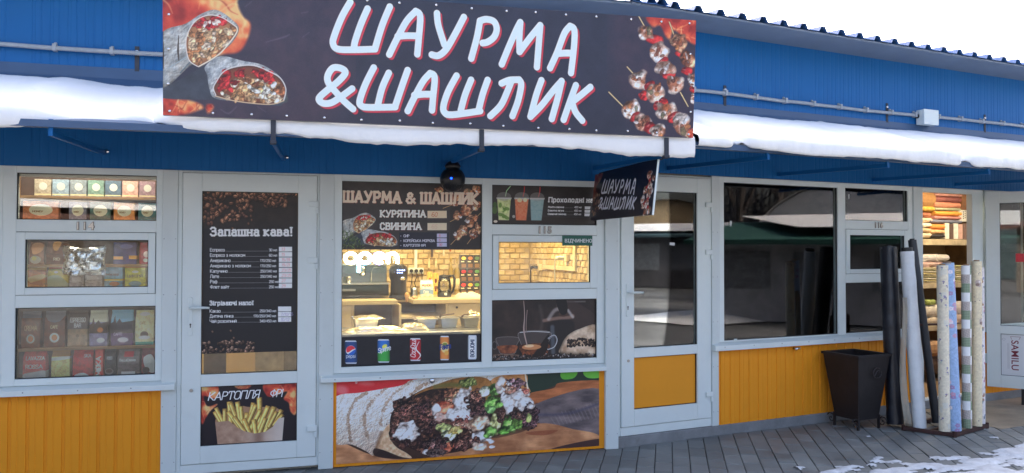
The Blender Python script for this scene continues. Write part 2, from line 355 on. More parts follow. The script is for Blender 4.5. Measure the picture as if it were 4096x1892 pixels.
    def scatter(s, pts, n, pal, size, seed=0, jag=.3, asp=(.5, 1.)):
        p = np.array(pts, float); rg = np.random.RandomState(seed); x0, y0 = p.min(0); x1, y1 = p.max(0); q = np.roll(p, -1, 0); k = 0; tries = 0
        while k < n and tries < n*20:
            tries += 1; x, y = x0+(x1-x0)*rg.rand(), y0+(y1-y0)*rg.rand(); ins = False
            for (ax, ay), (bx, by) in zip(p, q):
                if (ay > y) != (by > y) and x < (bx-ax)*(y-ay)/(by-ay)+ax: ins = not ins
            if not ins: continue
            c = np.array(pal[rg.randint(len(pal))], float); z = size*(.55+.8*rg.rand()); f = asp[0]+(asp[1]-asp[0])*rg.rand()
            s.chunk(x, y, z, z*f, c, c*.62, np.minimum(255, c*1.22), seed+k, 8, jag, c*.3); k += 1
    def bean(s, cx, cy, r, rot, c):
        bm = s.m_ell(cx, cy, r, r*.68, rot)
        if bm is None: return
        s.put(bm, np.array(c)*.35, .8); s.put(s.m_ell(cx, cy, r*.9, r*.6, rot), c); k = s.sc(cx, cy); q = max(1, r*k*.25); s.shade(bm, q, q, q, .9)
        ca, sa = math.cos(rot), math.sin(rot); s.line([(cx-ca*r*.85, cy-sa*r*.85), (cx+sa*r*.12, cy-ca*r*.12), (cx+ca*r*.85, cy+sa*r*.85)], r*.16, np.array(c)*.25)
        s.ell(cx-r*.15, cy-r*.3, r*.4, r*.12, np.minimum(255, np.array(c)*1.5+25), rot, .6, 1.5)
    def finish(s, name, gain=1., rough=.4, bump=0., gen=True, grain=.012):
        a = np.clip(s.a, 0, 1); a = np.clip(a+np.random.RandomState(5).normal(0, grain, a.shape[:2])[..., None], 0, 1)
        if gain != 1.: a = np.clip(lin2srgb(np.clip(srgb2lin(a)*gain, 0, .9)), 0, 1)
        im = bpy.data.images.new(name, s.w, s.h); px = np.ones((s.h, s.w, 4), np.float32); px[..., :3] = a[::-1]
        im.pixels.foreach_set(px.ravel()); im.update(); im.pack()
        m = bpy.data.materials.new(name); m.use_nodes = True; t = m.node_tree; b = t.nodes['Principled BSDF']; b.inputs['Roughness'].default_value = rough
        tx = t.nodes.new('ShaderNodeTexImage'); tx.image = im; tx.extension = 'EXTEND'; tc = t.nodes.new('ShaderNodeTexCoord')
        if gen:
            sp = t.nodes.new('ShaderNodeSeparateXYZ'); cb = t.nodes.new('ShaderNodeCombineXYZ')
            t.links.new(tc.outputs['Generated'], sp.inputs[0]); t.links.new(sp.outputs[0], cb.inputs[0]); t.links.new(sp.outputs[2], cb.inputs[1]); t.links.new(cb.outputs[0], tx.inputs[0])
        else: t.links.new(tc.outputs['UV'], tx.inputs[0])
        t.links.new(tx.outputs[0], b.inputs['Base Color'])
        if bump:
            n = t.nodes.new('ShaderNodeTexNoise'); n.inputs['Scale'].default_value = 2.2; n.inputs['Detail'].default_value = 2; t.links.new(tc.outputs['Object'], n.inputs[0])
            bp = t.nodes.new('ShaderNodeBump'); bp.inputs['Strength'].default_value = bump; bp.inputs['Distance'].default_value = .03; t.links.new(n.outputs[0], bp.inputs['Height']); t.links.new(bp.outputs[0], b.inputs['Normal'])
        MATS[name] = m; return m
    # ---- lettering with a small stroke alphabet
    def text(s, body, x, y, size, c, wt=.17, serif=True, slant=0., dx=(1, 0), track=.2, cond=1., al=1., raw=False, rag=0.):
        """(x,y) = left end of the baseline, size = cap height, dx = baseline direction; all in the units of corners()."""
        d = np.array(dx, float); d /= np.hypot(*d); up = np.array([d[1], -d[0]]); cur = 0.; rg = np.random.RandomState(len(body))
        for ch in body:
            if ch == ' ': cur += .42*cond; continue
            g, sc = glyph(ch)
            if g is None: continue
            wd, strokes = g; wd *= sc
            for st in strokes:
                pts = [np.array(q)*sc for q in st]
                if rag: pts = [q+rg.normal(0, rag, 2) for q in pts]
                f = lambda q: np.array([x, y])+d*((cur+q[0]*cond+slant*q[1])*size)+up*(q[1]*size)
                s.put(s.m_stroke([f(q) for q in pts], wt*size, False, raw, sq=serif), c, al)
                if serif:
                    for e, o in ((0, 1), (-1, -2)):
                        q, p_ = pts[e], pts[o]
                        if len(pts) > 1 and abs(q[0]-p_[0]) < .45*abs(q[1]-p_[1]) and (abs(q[1]) < .02 or abs(q[1]-sc) < .02):
                            hw = .13; s.put(s.m_stroke([f(q+np.array([-hw, 0])), f(q+np.array([hw, 0]))], wt*.7*size, False, raw, sq=True), c, al)
            cur += (wd*cond+track+(.06 if serif else 0))
        return cur*size
GL = {
'А': '.8:0,0 .4,1 .8,0|.15,.33 .65,.33', 'Б': '.62:.58,1 0,1 0,0 .42,0 .6,.14 .6,.42 .42,.55 0,.55', 'В': '.64:0,0 0,1 .4,1 .56,.88 .56,.66 .4,.54 0,.54|.4,.54 .64,.42 .64,.13 .44,0 0,0',
'Г': '.55:0,0 0,1 .55,1', 'Д': '.8:.1,0 .2,1 .66,1 .66,0|0,-.17 0,0 .8,0 .8,-.17', 'Е': '.56:.56,1 0,1 0,0 .56,0|0,.52 .45,.52', 'Є': '.6:.6,.8 .45,1 .2,1 0,.8 0,.2 .2,0 .45,0 .6,.2|0,.52 .42,.52',
'З': '.6:.02,.85 .16,1 .4,1 .55,.87 .55,.66 .4,.54 .2,.54|.4,.54 .6,.42 .6,.13 .42,0 .16,0 0,.15', 'И': '.74:0,1 0,0|0,.06 .74,.94|.74,1 .74,0', 'Й': '.74:0,1 0,0|0,.06 .74,.94|.74,1 .74,0|.2,1.25 .37,1.14 .54,1.25',
'І': '.1:.05,0 .05,1', 'Ї': '.2:.1,0 .1,1|-.08,1.2 -.07,1.2|.27,1.2 .28,1.2', 'К': '.68:0,0 0,1|.66,1 .05,.5 .68,0', 'Л': '.72:0,0 .1,.06 .2,1 .72,1 .72,0', 'М': '.95:0,0 .08,1 .475,.28 .87,1 .95,0',
'Н': '.72:0,0 0,1|.72,0 .72,1|0,.52 .72,.52', 'О': '.72:.2,0 .52,0 .72,.2 .72,.8 .52,1 .2,1 0,.8 0,.2 .2,0', 'П': '.72:0,0 0,1 .72,1 .72,0', 'Р': '.62:0,0 0,1 .42,1 .61,.86 .61,.6 .42,.45 0,.45',
'С': '.64:.64,.78 .48,1 .2,1 0,.8 0,.2 .2,0 .48,0 .64,.2', 'Т': '.7:.35,0 .35,1|0,.84 0,1 .7,1 .7,.84', 'У': '.74:0,1 .4,.34|.74,1 .36,.2 .25,0 .05,0', 'Ф': '.86:.43,0 .43,1|.26,.82 .6,.82 .86,.65 .86,.38 .6,.2 .26,.2 0,.38 0,.65 .26,.82',
'Х': '.7:0,0 .7,1|0,1 .7,0', 'Ц': '.75:0,1 0,0 .68,0 .68,1|.68,0 .8,0 .8,-.18', 'Ч': '.64:0,1 0,.6 .13,.45 .64,.45|.64,1 .64,0', 'Ш': '1.05:0,1 0,0 1.05,0 1.05,1|.525,0 .525,1', 'Ь': '.58:0,1 0,0 .4,0 .58,.14 .58,.4 .4,.54 0,.54',
'Ю': '.98:0,0 0,1|0,.52 .3,.52|.5,0 .78,0 .98,.2 .98,.8 .78,1 .5,1 .3,.8 .3,.2 .5,0', 'Я': '.64:.64,0 .64,1 .2,1 .03,.86 .03,.6 .2,.47 .64,.47|.32,.47 0,0', '&': '.85:.85,0 .15,.72 .15,.88 .28,1 .42,1 .55,.88 .52,.7 .05,.38 0,.2 .15,0 .45,0 .8,.42',
'!': '.1:.05,.35 .05,1|.05,0 .06,.02', '.': '.08:.03,.02 .05,.02', '+': '.3:.15,.35 .15,.65|0,.5 .3,.5', '/': '.4:0,0 .4,1', '-': '.4:0,.45 .4,.45',
'0': '.56:.18,0 .38,0 .56,.2 .56,.8 .38,1 .18,1 0,.8 0,.2 .18,0', '1': '.3:0,.8 .2,1 .2,0', '2': '.55:0,.8 .15,1 .4,1 .55,.8 .5,.55 0,0 .55,0', '3': '.55:0,.88 .15,1 .4,1 .53,.86 .53,.66 .38,.54 .2,.54|.38,.54 .55,.42 .55,.14 .4,0 .15,0 0,.12',
'4': '.58:.45,0 .45,1 0,.3 .58,.3', '5': '.55:.5,1 .05,1 .02,.55 .35,.6 .55,.42 .55,.16 .38,0 .1,0 0,.1', '6': '.56:.5,.9 .35,1 .18,1 0,.8 0,.2 .18,0 .38,0 .56,.16 .56,.4 .38,.56 .18,.56 .02,.42', '7': '.52:0,1 .52,1 .2,0', '9': '.56:.06,.1 .2,0 .38,0 .56,.2 .56,.8 .38,1 .18,1 0,.84 0,.6 .18,.44 .38,.44 .54,.58',
'L': '.52:0,1 0,0 .52,0', 'R': '.64:0,0 0,1 .42,1 .6,.86 .6,.62 .42,.48 0,.48|.36,.48 .64,0', 'S': '.58:.56,.82 .42,1 .16,1 .02,.86 .02,.66 .16,.54 .42,.47 .57,.35 .57,.14 .42,0 .14,0 0,.16', 'D': '.66:0,0 0,1 .42,1 .66,.78 .66,.22 .42,0 0,0', 'J': '.5:.5,1 .5,.2 .34,0 .14,0 0,.16',
'N': '.72:0,0 0,1 .72,0 .72,1', 'V': '.7:0,1 .35,0 .7,1', 'Z': '.62:0,1 .62,1 0,0 .62,0', 'U': '.68:0,1 0,.2 .18,0 .5,0 .68,.2 .68,1', 'F': '.54:0,0 0,1 .54,1|0,.52 .44,.52', 'G': '.68:.66,.8 .5,1 .2,1 0,.8 0,.2 .2,0 .5,0 .68,.2 .68,.46 .4,.46', 'Q': '.7:.2,0 .5,0 .7,.2 .7,.8 .5,1 .2,1 0,.8 0,.2 .2,0|.45,.25 .75,-.08',
# lower-case forms that are not simply small capitals (x-height .7)
'а': '.5:.06,.6 .16,.7 .36,.7 .47,.58 .47,0|.47,.4 .16,.4 .02,.28 .02,.12 .14,0 .34,0 .47,.12', 'о': '.52:.16,0 .36,0 .52,.16 .52,.54 .36,.7 .16,.7 0,.54 0,.16 .16,0', 'с': '.46:.46,.54 .34,.7 .16,.7 0,.54 0,.16 .16,0 .34,0 .46,.15', 'е': '.5:.02,.37 .49,.37 .49,.54 .36,.7 .16,.7 0,.54 0,.16 .16,0 .36,0 .48,.12',
'р': '.52:0,-.28 0,.7|0,.6 .16,.7 .36,.7 .52,.55 .52,.15 .36,0 .16,0 0,.1', 'у': '.54:0,.7 .3,.06|.54,.7 .26,-.1 .14,-.28 0,-.28', 'і': '.1:.05,0 .05,.7|.05,.92 .06,.94', 'ї': '.2:.1,0 .1,.7|-.05,.92 -.04,.94|.24,.92 .25,.94', 'ф': '.7:.35,-.25 .35,.95|.2,.7 .5,.7 .7,.54 .7,.16 .5,0 .2,0 0,.16 0,.54 .2,.7',
'б': '.54:.5,1.05 .2,.95 .03,.7 0,.2 .16,0 .36,0 .54,.15 .54,.42 .38,.58 .16,.58 .02,.45', 'д': '.62:.1,0 .16,.7 .52,.7 .52,0|0,-.15 0,0 .62,0 .62,-.15'}
_lat = {'A': 'А', 'B': 'В', 'C': 'С', 'E': 'Е', 'H': 'Н', 'I': 'І', 'K': 'К', 'M': 'М', 'O': 'О', 'P': 'Р', 'T': 'Т', 'X': 'Х', 'Y': 'У', 'a': 'а', 'o': 'о', 'c': 'с', 'e': 'е', 'p': 'р', 'i': 'і'}
_gc = {}
def glyph(ch):
    if ch in _gc: return _gc[ch]
    k = _lat.get(ch, ch); sc = 1.
    if k not in GL:
        k2 = k.upper(); k2 = _lat.get(k2, k2); sc = .7; k = k2
    if k not in GL: _gc[ch] = (None, 1.); return _gc[ch]
    wd, st = GL[k].split(':'); out = []
    for q in st.split('|'):
        pts = [tuple(float(z) for z in p.split(',')) for p in q.split()]; out.append(pts)
    _gc[ch] = ((float(wd), out), sc); return _gc[ch]
# ---------------------------------------------------------------- large structure: ground
def ring(mb, o, i, y0, y1):       # rectangular ring, o/i = (x0,x1,z0,z1)
    mb.box(o[0], i[0], y0, y1, o[2], o[3]); mb.box(i[1], o[1], y0, y1, o[2], o[3])
    mb.box(i[0], i[1], y0, y1, o[2], i[2]); mb.box(i[0], i[1], y0, y1, i[3], o[3]); return mb
g = MB().quad((-150, -150, -.03), (150, -150, -.03), (150, 150, -.03), (-150, 150, -.03)).build('ground', pmat('far_asphalt', (.13, .133, .137), .8, var=.6, vscale=.35, dirt=.25)); tag(g, kind='structure')
pav = MB().quad((-5, -4.2, -.012), (10.5, -4.2, -.012), (10.5, 2.2, -.012), (-5, 2.2, -.012)).build('pavement', SAND); tag(pav, kind='structure')
# pavers: long joints run at an angle to the shop fronts
PD = Vector((.452, .892, 0)); PN = Vector((.892, -.452, 0)); PWD, PLN = .128, .255
def paver_bm(seed):
    rg = random.Random(seed); a, b = PLN/2-.0025, PWD/2-.0028; c = .004; h = .05
    q = [(-a, -b), (a, -b), (a, b), (-a, b)]; top = [(x*(1-c/a)+rg.uniform(-.002, .002), y*(1-c/b)+rg.uniform(-.001, .001)) for x, y in q]
    V_ = [(x, y, -h) for x, y in q]+[(x, y, -.004+rg.uniform(-.001, .001)) for x, y in q]+[(x, y, 0) for x, y in top]
    F_ = [(0,1,5,4),(1,2,6,5),(2,3,7,6),(3,0,4,7),(4,5,9,8),(5,6,10,9),(6,7,11,10),(7,4,8,11),(8,9,10,11)]
    return V_, F_
pmesh = []
for sd_ in range(6):
    V_, F_ = paver_bm(sd_); me = bpy.data.meshes.new('paver'); me.from_pydata(V_, [], F_); me.materials.append(PAVER); pmesh.append(me)
def inview(p):
    d = Vector(p)-CAM_POS; z = d.dot(_f)
    if z < .3: return False
    x = 2048+3200*d.dot(_r)/z; y = 946-3200*d.dot(_u)/z
    return -60 < x < 4160 and y < 1960
ang = math.atan2(PD.y, PD.x); rest = MB(); npv = 0; rgp = random.Random(4); cands = []
for i in range(-110, 90):
    for j in range(-40, 34):
        c = PN*(i*PWD)+PD*((j+(.5 if i % 2 else 0)+.13*((i*7) % 3))*PLN)+Vector((3.9, -.4, 0))
        if not (-4.6 < c.x < 10.2 and -4 < c.y < 2.0): continue
        infront = c.y < .06 if c.x < 2.5 else (c.y-.06 < (c.x-2.5)*.1741)
        cands.append((c, infront and inview(c)))
for c, vis in cands:
    dz = rgp.uniform(-.003, .002); k = rgp.randrange(6); tl = rgp.uniform(-.006, .006); tl2 = rgp.uniform(-.006, .006)
    if vis and npv < 295:
        o = bpy.data.objects.new('paver', pmesh[k]); col.objects.link(o); o.parent = pav; o.location = (c.x, c.y, dz); o.rotation_euler = (tl, tl2, ang+rgp.uniform(-.006, .006)); npv += 1
    else:
        V_, F_ = paver_bm(k); ca, sa = math.cos(ang), math.sin(ang)
        rest.add([(c.x+x*ca-y*sa, c.y+x*sa+y*ca, z+dz) for x, y, z in V_], F_)
tag(rest.build('paver_field', PAVER, pav), kind='stuff')

# ---------------------------------------------------------------- the two wings of the shop row
def ribbed(x0, x1, z0, z1, y=0., pitch=.105, depth=.0024, phase=0.):
    xs = [(x0, 0.)]; k = math.floor((x0-phase)/pitch)
    while True:
        k += 1; c = phase+k*pitch
        if c+.012 >= x1: break
        if c-.012 <= x0: continue
        xs += [(c-.011, 0.), (c-.007, depth), (c+.007, depth), (c+.011, 0.), (c+.040, 0.), (c+.043, .0022), (c+.049, .0022), (c+.052, 0.)] if c+.055 < x1 else [(c-.011, 0.), (c-.007, depth), (c+.007, depth), (c+.011, 0.)]
    xs.append((x1, 0.)); mb = MB()
    for (xa, ya), (xb, yb) in zip(xs, xs[1:]): mb.quad((xa, y+ya, z0), (xb, y+yb, z0), (xb, y+yb, z1), (xa, y+ya, z1))
    return mb
def pane(parent, x0, x1, z0, z1, y=.03, name='pane'):
    g_ = MB().box(x0-.01, x1+.01, y, y+.005, z0-.01, z1+.01).build(name, GLASS, parent)
    mb = MB(); ring(mb, (x0, x1, z0, z1), (x0+.0045, x1-.0045, z0+.0045, z1-.0045), y-.016, y-.001); mb.build('gasket', GASKET, parent); return g_
def digits(parent, body, x, z, h, y=-.004):
    for k, ch in enumerate(body):
        d_ = text_mesh('number_digit', ch, h/.72, BRASS, parent, .003, .0012, (x+k*.041, y-.003, z)); text_mesh('digit_backing', ch, h/.72, BLACKP, parent, .001, .0042, (x+k*.041, y+.0015, z))
def door(parent, fo, leaf, up, low, lowmat, handle_right=False, z_thr=None, y=0.):
    """fo = frame outer, leaf, up = upper opening, low = lower opening; all (x0,x1,z0,z1)"""
    d = part('door', parent)
    mb = MB(); mb.box(fo[0], leaf[0]-.003, y, y+.07, fo[2], fo[3]); mb.box(leaf[1]+.003, fo[1], y, y+.07, fo[2], fo[3])
    mb.box(leaf[0]-.003, leaf[1]+.003, y, y+.07, leaf[3]+.003, fo[3]); mb.build('door_frame', PVC, d, .003)
    MB().box(leaf[0]-.003, leaf[1]+.003, y-.004, y+.07, fo[2], leaf[2]-.004).build('threshold', PVC, d, .003)
    mb = MB(); yl = y-.014
    mb.box(leaf[0], up[0], yl, y+.05, leaf[2], leaf[3]); mb.box(up[1], leaf[1], yl, y+.05, leaf[2], leaf[3])
    for z0, z1 in ((leaf[2], low[2]), (low[3], up[2]), (up[3], leaf[3])): mb.box(up[0], up[1], yl, y+.05, z0, z1)
    mb.build('door_leaf', PVC, d, .004, seg=3)
    mb = MB(); ring(mb, (leaf[0]-.003, leaf[1]+.003, leaf[2]-.004, leaf[3]+.003), (leaf[0], leaf[1], leaf[2], leaf[3]), y+.012, y+.02); mb.build('gap_seal', GASKET, d)
    pane(d, up[0], up[1], up[2], up[3], y+.012)
    MB().box(low[0], low[1], y+.012, y+.02, low[2], low[3]).build('lower_panel', lowmat, d)
    mb = MB(); ring(mb, low, (low[0]+.0045, low[1]-.0045, low[2]+.0045, low[3]-.0045), y+.002, y+.0118); mb.build('gasket', GASKET, d)
    hx = (leaf[0]+up[0])/2-.006; s_ = 1; zc = leaf[2]+1.03
    mb = MB(); pl = [(math.cos(a)*.015, math.sin(a)*.015) for a in [k*math.pi/8 for k in range(16)]]
    mb.loft([[(hx+px_, yl+yy, zc+pz+(.1 if pz > 0 else -.135)) for px_, pz in pl] for yy in (-.001, -.009)]).build('handle_plate', PVC, d, .002)
    mb = MB(); mb.tube([(hx, yl-.008, zc+.042), (hx, yl-.045, zc+.042)], .0085, 10); mb.tube([(hx-.004, yl-.045, zc+.042), (hx+.03, yl-.052, zc+.043), (hx+.085, yl-.05, zc+.043), (hx+.125, yl-.046, zc+.041)], [.009, .0095, .009, .0075], 10)
    mb.build('handle', PVC, d, smooth=True)
    MB().tube([(hx, yl-.0085, zc-.072), (hx, yl-.0115, zc-.072)], .006, 10).box(hx-.003, hx+.003, yl-.0112, yl-.0085, zc-.095, zc-.075).build('keyhole', GASKET, d)
    mb = MB().tube([(hx+.008, yl-.0005, low[3]-.02), (hx+.008, yl-.008, low[3]-.02)], .012, 14); mb.build('deadlock', BRASS, d, .002)
    for zh in (leaf[2]+.2, leaf[2]+1.395, leaf[2]+1.795):
        mb = MB().box(leaf[1]-.062, leaf[1]+.006, yl-.016, yl-.0005, zh-.02, zh+.02).box(leaf[1]-.012, leaf[1]+.008, yl-.018, yl-.002, zh-.062, zh-.023)
        mb.build('hinge', PVC, d, .003)
    return d
def shop_window(parent, x0, x1, z0, z1, main, side, casement, cpane, tops, lows, number=None, flip=False):
    """frame outer x0..x1,z0..z1 ; main = big pane or None; side = (x0,x1) of the three-part column"""
    wn = part('window', parent); y0, y1 = 0., .065; mb = MB()
    sx0, sx1 = side
    if main:
        mx0, mx1, mz0, mz1 = main
        mb.box(x0, mx0, y0, y1, z0, z1); mb.box(mx0, mx1, y0, y1, z0, mz0); mb.box(mx0, mx1, y0, y1, mz1, z1); mb.box(mx1, sx0, y0, y1, z0, z1)
    else: mb.box(x0, sx0, y0, y1, z0, z1)
    mb.box(sx1, x1, y0, y1, z0, z1)
    for a, b in ((z0, lows[0]), (lows[1], casement[0]), (casement[1], tops[0]), (tops[1], z1)): mb.box(sx0, sx1, y0, y1, a, b)
    mb.build('frame', PVC, wn, .003)
    if main: pane(wn, *main)
    pane(wn, sx0, sx1, *tops); pane(wn, sx0, sx1, *lows)
    mb = MB(); ring(mb, (sx0+.003, sx1-.003, casement[0]+.003, casement[1]-.003), cpane, -.012, .05); mb.build('casement_frame', PVC, wn, .004, seg=3)
    mb = MB(); ring(mb, (sx0, sx1, casement[0], casement[1]), (sx0+.003, sx1-.003, casement[0]+.003, casement[1]-.003), .006, .02); mb.build('gap_seal', GASKET, wn)
    pane(wn, *cpane, y=.012)
    for k in range(2):
        xx = (main[0]+.12 if k == 0 and main else sx0+.2 if k == 0 else sx1-.12)
        MB().box(xx-.018, xx+.018, -.006, .0, z0+.014, z0+.024).build('drain_cap', PVC, wn, .002)
    if number: digits(wn, number[0], number[1], number[2], .05)
    return wn
def sill(parent, x0, x1, z0, z1, proj=.055):
    s_ = MB().add([(x0, .02, z1), (x1, .02, z1), (x1, -proj, z1-.022), (x0, -proj, z1-.022), (x0, -proj, z0), (x1, -proj, z0), (x1, .0, z0+.006), (x0, .0, z0+.006)], [(0,1,2,3), (3,2,5,4), (4,5,6,7), (7,6,1,0), (0,3,4,7), (1,6,5,2)]).build('sill', PVC, parent, .003)
    n = int((x1-x0)/.32)
    for k in range(n): MB().sphere((x0+.1+k*.32, -proj-.0005, z1-.035), .0045, .003, .0045, 8, 5).build('screw', STEEL, s_)
    return s_
def post(parent, x0, x1, z0, z1, y=-.012):
    p_ = MB().box(x0, x1, y, .06, z0, z1).build('corner_post', TRIM, parent, .004)
    for k in range(int((z1-z0)/.38)): 
        for xx in (x0+.012, x1-.012): MB().sphere((xx, y-.0003, z0+.12+k*.38), .0035, .0025, .0035, 8, 5).build('screw', STEEL, p_)
    return p_
def canopy(parent, x0, x1w, x1l, zl, zw, left_mitre=None):
    """sloping tin canopy: wall edge x0..x1w at zw, lip edge (..x1l) 1.15 m out at zl"""
    a0w, a0l = (x0, x0) if left_mitre is None else left_mitre
    c = part('canopy', parent)
    MB().loft([[(a0w, .0, zw), (x1w, .0, zw), (x1w, .0, zw-.02), (a0w, .0, zw-.02)], [(a0l, -1.15, zl), (x1l, -1.15, zl), (x1l, -1.15, zl-.02), (a0l, -1.15, zl-.02)]]).build('canopy_sheet', FLASH, c)
    MB().box(a0l, x1l, -1.162, -1.151, zl-.034, zl+.004).box(a0l, x1l, -1.151, -1.115, zl-.034, zl-.028).build('lip_angle', FLASH, c)
    return c
def arm(parent, x, xw, z0=2.185, z1=2.215, nm='canopy_arm'):
    a = MB().bar((x, -1.15, z0), (xw, .0, z1), .022, .03).bar((x, -1.135, z0), (x, -1.135, 2.26), .022, .022).build(nm, BLUE, parent)
    MB().sphere((xw+.02, -.002, z1+.01), .014, .009, .014, 12, 6).build('bolt', CHROME, a); return a
def roof(parent, x0, x1, z=3.43):
    xs = []; p = .2215; k = 0; x = x0
    while x < x1:
        xs += [(x, 0), (x+.125, 0), (x+.15, .045), (x+.195, .045)]; x += p
    xs.append((x, 0)); mb = MB(); th = .004
    for yy0, yy1, dz0, dz1 in ((-.42, 2.6, .0, .25),):
        for (xa, za), (xb, zb) in zip(xs, xs[1:]):
            mb.quad((xa, yy0, z+za+dz0), (xb, yy0, z+zb+dz0), (xb, yy1, z+zb+dz1), (xa, yy1, z+za+dz1))
            mb.quad((xa, yy0, z+za+dz0-th), (xb, yy0, z+zb+dz0-th), (xb, yy0, z+zb+dz0), (xa, yy0, z+za+dz0))
    MB().box(x0, x1-.05, -.405, -.003, z-.022, z-.006).build('soffit', pmat('soffit_sheet', (.15, .19, .25), .5, var=.12, vscale=2, dirt=.25), parent)
    return mb.build('roof_sheet', ROOFM, parent)

# ---- left wing: shops 114 and 115
WA = thing('shop_building', 'blue and yellow sheet-clad shop wing holding numbers 114 and 115', 'building')
for k in range(6): ribbed(-3.8+1.05*k, -3.8+1.05*(k+1), 2.113, 3.43, phase=-3.8).build('wall_panel', BLUE, WA)
MB().box(-3.8, 2.5, .07, .10, 2.05, 3.42).box(-3.8, 2.42, .07, .1, -.02, .66).build('wall_core', WALLIN, WA)
MB().add([(-3.8, -.004, 2.79), (2.5, -.004, 2.79), (2.5, -.018, 2.715), (-3.8, -.018, 2.715), (-3.8, -.07, 2.64), (2.506, -.07, 2.64)], [(0,1,2,3), (3,2,5,4)]).build('flashing', FLASH, WA)
roof(WA, -4.3, 2.62)
cA = canopy(WA, -3.8, 2.5, 2.6, 2.25, 2.66)
for x, xw in ((-2.3, -2.3), (-1.2, -1.17), (-.065, -.01), (1.148, 1.17), (2.383, 2.36)): arm(cA, x, xw)
# window of the neighbour on the far left, then 114
shop_window(WA, -2.75, -1.762, .676, 2.113, None, (-2.69, -1.79), (1.266, 1.683), (-2.63, -1.84, 1.315, 1.631), (1.763, 2.067), (.72, 1.185))
shop_window(WA, -1.762, -.801, .676, 2.113, None, (-1.684, -.841), (1.266, 1.683), (-1.627, -.888, 1.315, 1.631), (1.763, 2.069), (.72, 1.185), ('114', -1.338, 1.700))
sill(WA, -3.0, -.71, .617, .676)
ribbed(-3.0, -.80, .0, .617, phase=-2.97, depth=.007).build('base_panel', YELLOW, WA)
post(WA, -.801, -.703, .0, 2.112)
door(WA, (-.703, .240, .03, 2.112), (-.672, .222, .097, 2.096), (-.548, .092, .707, 1.972), (-.548, .092, .215, .623), YPANEL)
post(WA, .240, .344, .0, 2.112)
shop_window(WA, .344, 2.437, .676, 2.113, (.399, 1.442, .72, 2.067), (1.521, 2.376), (1.266, 1.684), (1.570, 2.316, 1.314, 1.630), (1.764, 2.066), (.72, 1.185), ('115', 1.882, 1.700))
sill(WA, .252, 2.44, .622, .676)
ribbed(.318, 2.437, .006, .622, phase=.34).build('base_panel', YELLOW, WA)
MB().box(.318, .345, -.004, .02, .0, .62).build('panel_edge_trim', YELLOW, WA)
kb = MB().tube([(1.053, .0, .604), (1.053, -.03, .604)], .008, 10).sphere((1.053, -.045, .604), .022, .018, .022, 16, 10).build('lock_knob', CHROME, WA, smooth=True)
post(WA, 2.437, 2.547, .0, 2.13, y=-.03)

# ---- right wing: shop 116 and the textile shop beside it, turned about ten degrees
WB = thing('shop_building', 'blue and yellow sheet-clad shop wing with number 116 and textile doorway', 'building', frame=FB)
for k in range(6): ribbed(1.05*k, 1.05*(k+1), 2.203, 3.43, phase=0.).build('wall_panel', BLUE, WB)
MB().box(0, 6.3, .07, .10, 2.16, 3.42).box(.0, 3.5, .07, .1, -.02, .75).build('wall_core', WALLIN, WB)
MB().add([(0, -.004, 2.82), (6.3, -.004, 2.82), (6.3, -.018, 2.76), (0, -.018, 2.76), (-.006, -.06, 2.69), (6.3, -.06, 2.69)], [(0,1,2,3), (3,2,5,4)]).build('flashing', FLASH, WB)
roof(WB, -.08, 6.4, 3.4345)
cB = canopy(WB, 0, 6.6, 6.6, 2.28, 2.70, (0., -.0994))
for x in (.55, 1.75, 2.95, 4.15, 5.4): arm(cB, x, x, 2.215, 2.245)
MB().box(.04, 6.3, -.012, .12, -.05, .082).build('kerb', CONC, WB, .008)
door(WB, (.047, .998, .085, 2.19), (.086, .985, .157, 2.173), (.206, .841, .781, 2.05), (.206, .841, .289, .704), YPANEL)
post(WB, .998, 1.07, .082, 2.2)
shop_window(WB, 1.085, 3.507, .783, 2.2, (1.139, 2.49, .794, 2.153), (2.586, 3.441), (1.348, 1.77), (2.634, 3.376, 1.392, 1.714), (1.853, 2.157), (.794, 1.266), ('116', 2.965, 1.788))
MB().box(1.0701, 1.0849, .0, .06, .783, 2.2).build('window_trim', TRIM, WB)
sill(WB, .999, 3.52, .717, .783)
ribbed(1.07, 3.507, .07, .717, phase=1.09, depth=.007).build('base_panel', YELLOW, WB)
post(WB, 3.507, 3.641, .082, 2.2)
MB().tube([(1.93, 0, .69), (1.93, -.04, .69)], .01, 10).tube([(1.905, -.04, .688), (1.96, -.042, .694)], .011, 10).build('lock_knob', CHROME, WB, smooth=True)
dw = part('doorway', WB)
MB().box(3.641, 4.412, 0, .065, 2.154, 2.2).box(4.412, 4.587, 0, .065, .082, 2.2).box(3.641, 4.412, 0, .065, .03, .10).build('door_frame', PVC, dw, .003)
# beyond the doorway: another window above a yellow base
shop_window(WB, 4.605, 6.3, .783, 2.2, (4.66, 5.3, .794, 2.153), (5.4, 6.24), (1.348, 1.77), (5.45, 6.19, 1.392, 1.714), (1.853, 2.157), (.794, 1.266))
ribbed(4.6, 6.3, .07, .717, phase=4.6).build('base_panel', YELLOW, WB)
sill(WB, 4.59, 6.3, .717, .783)
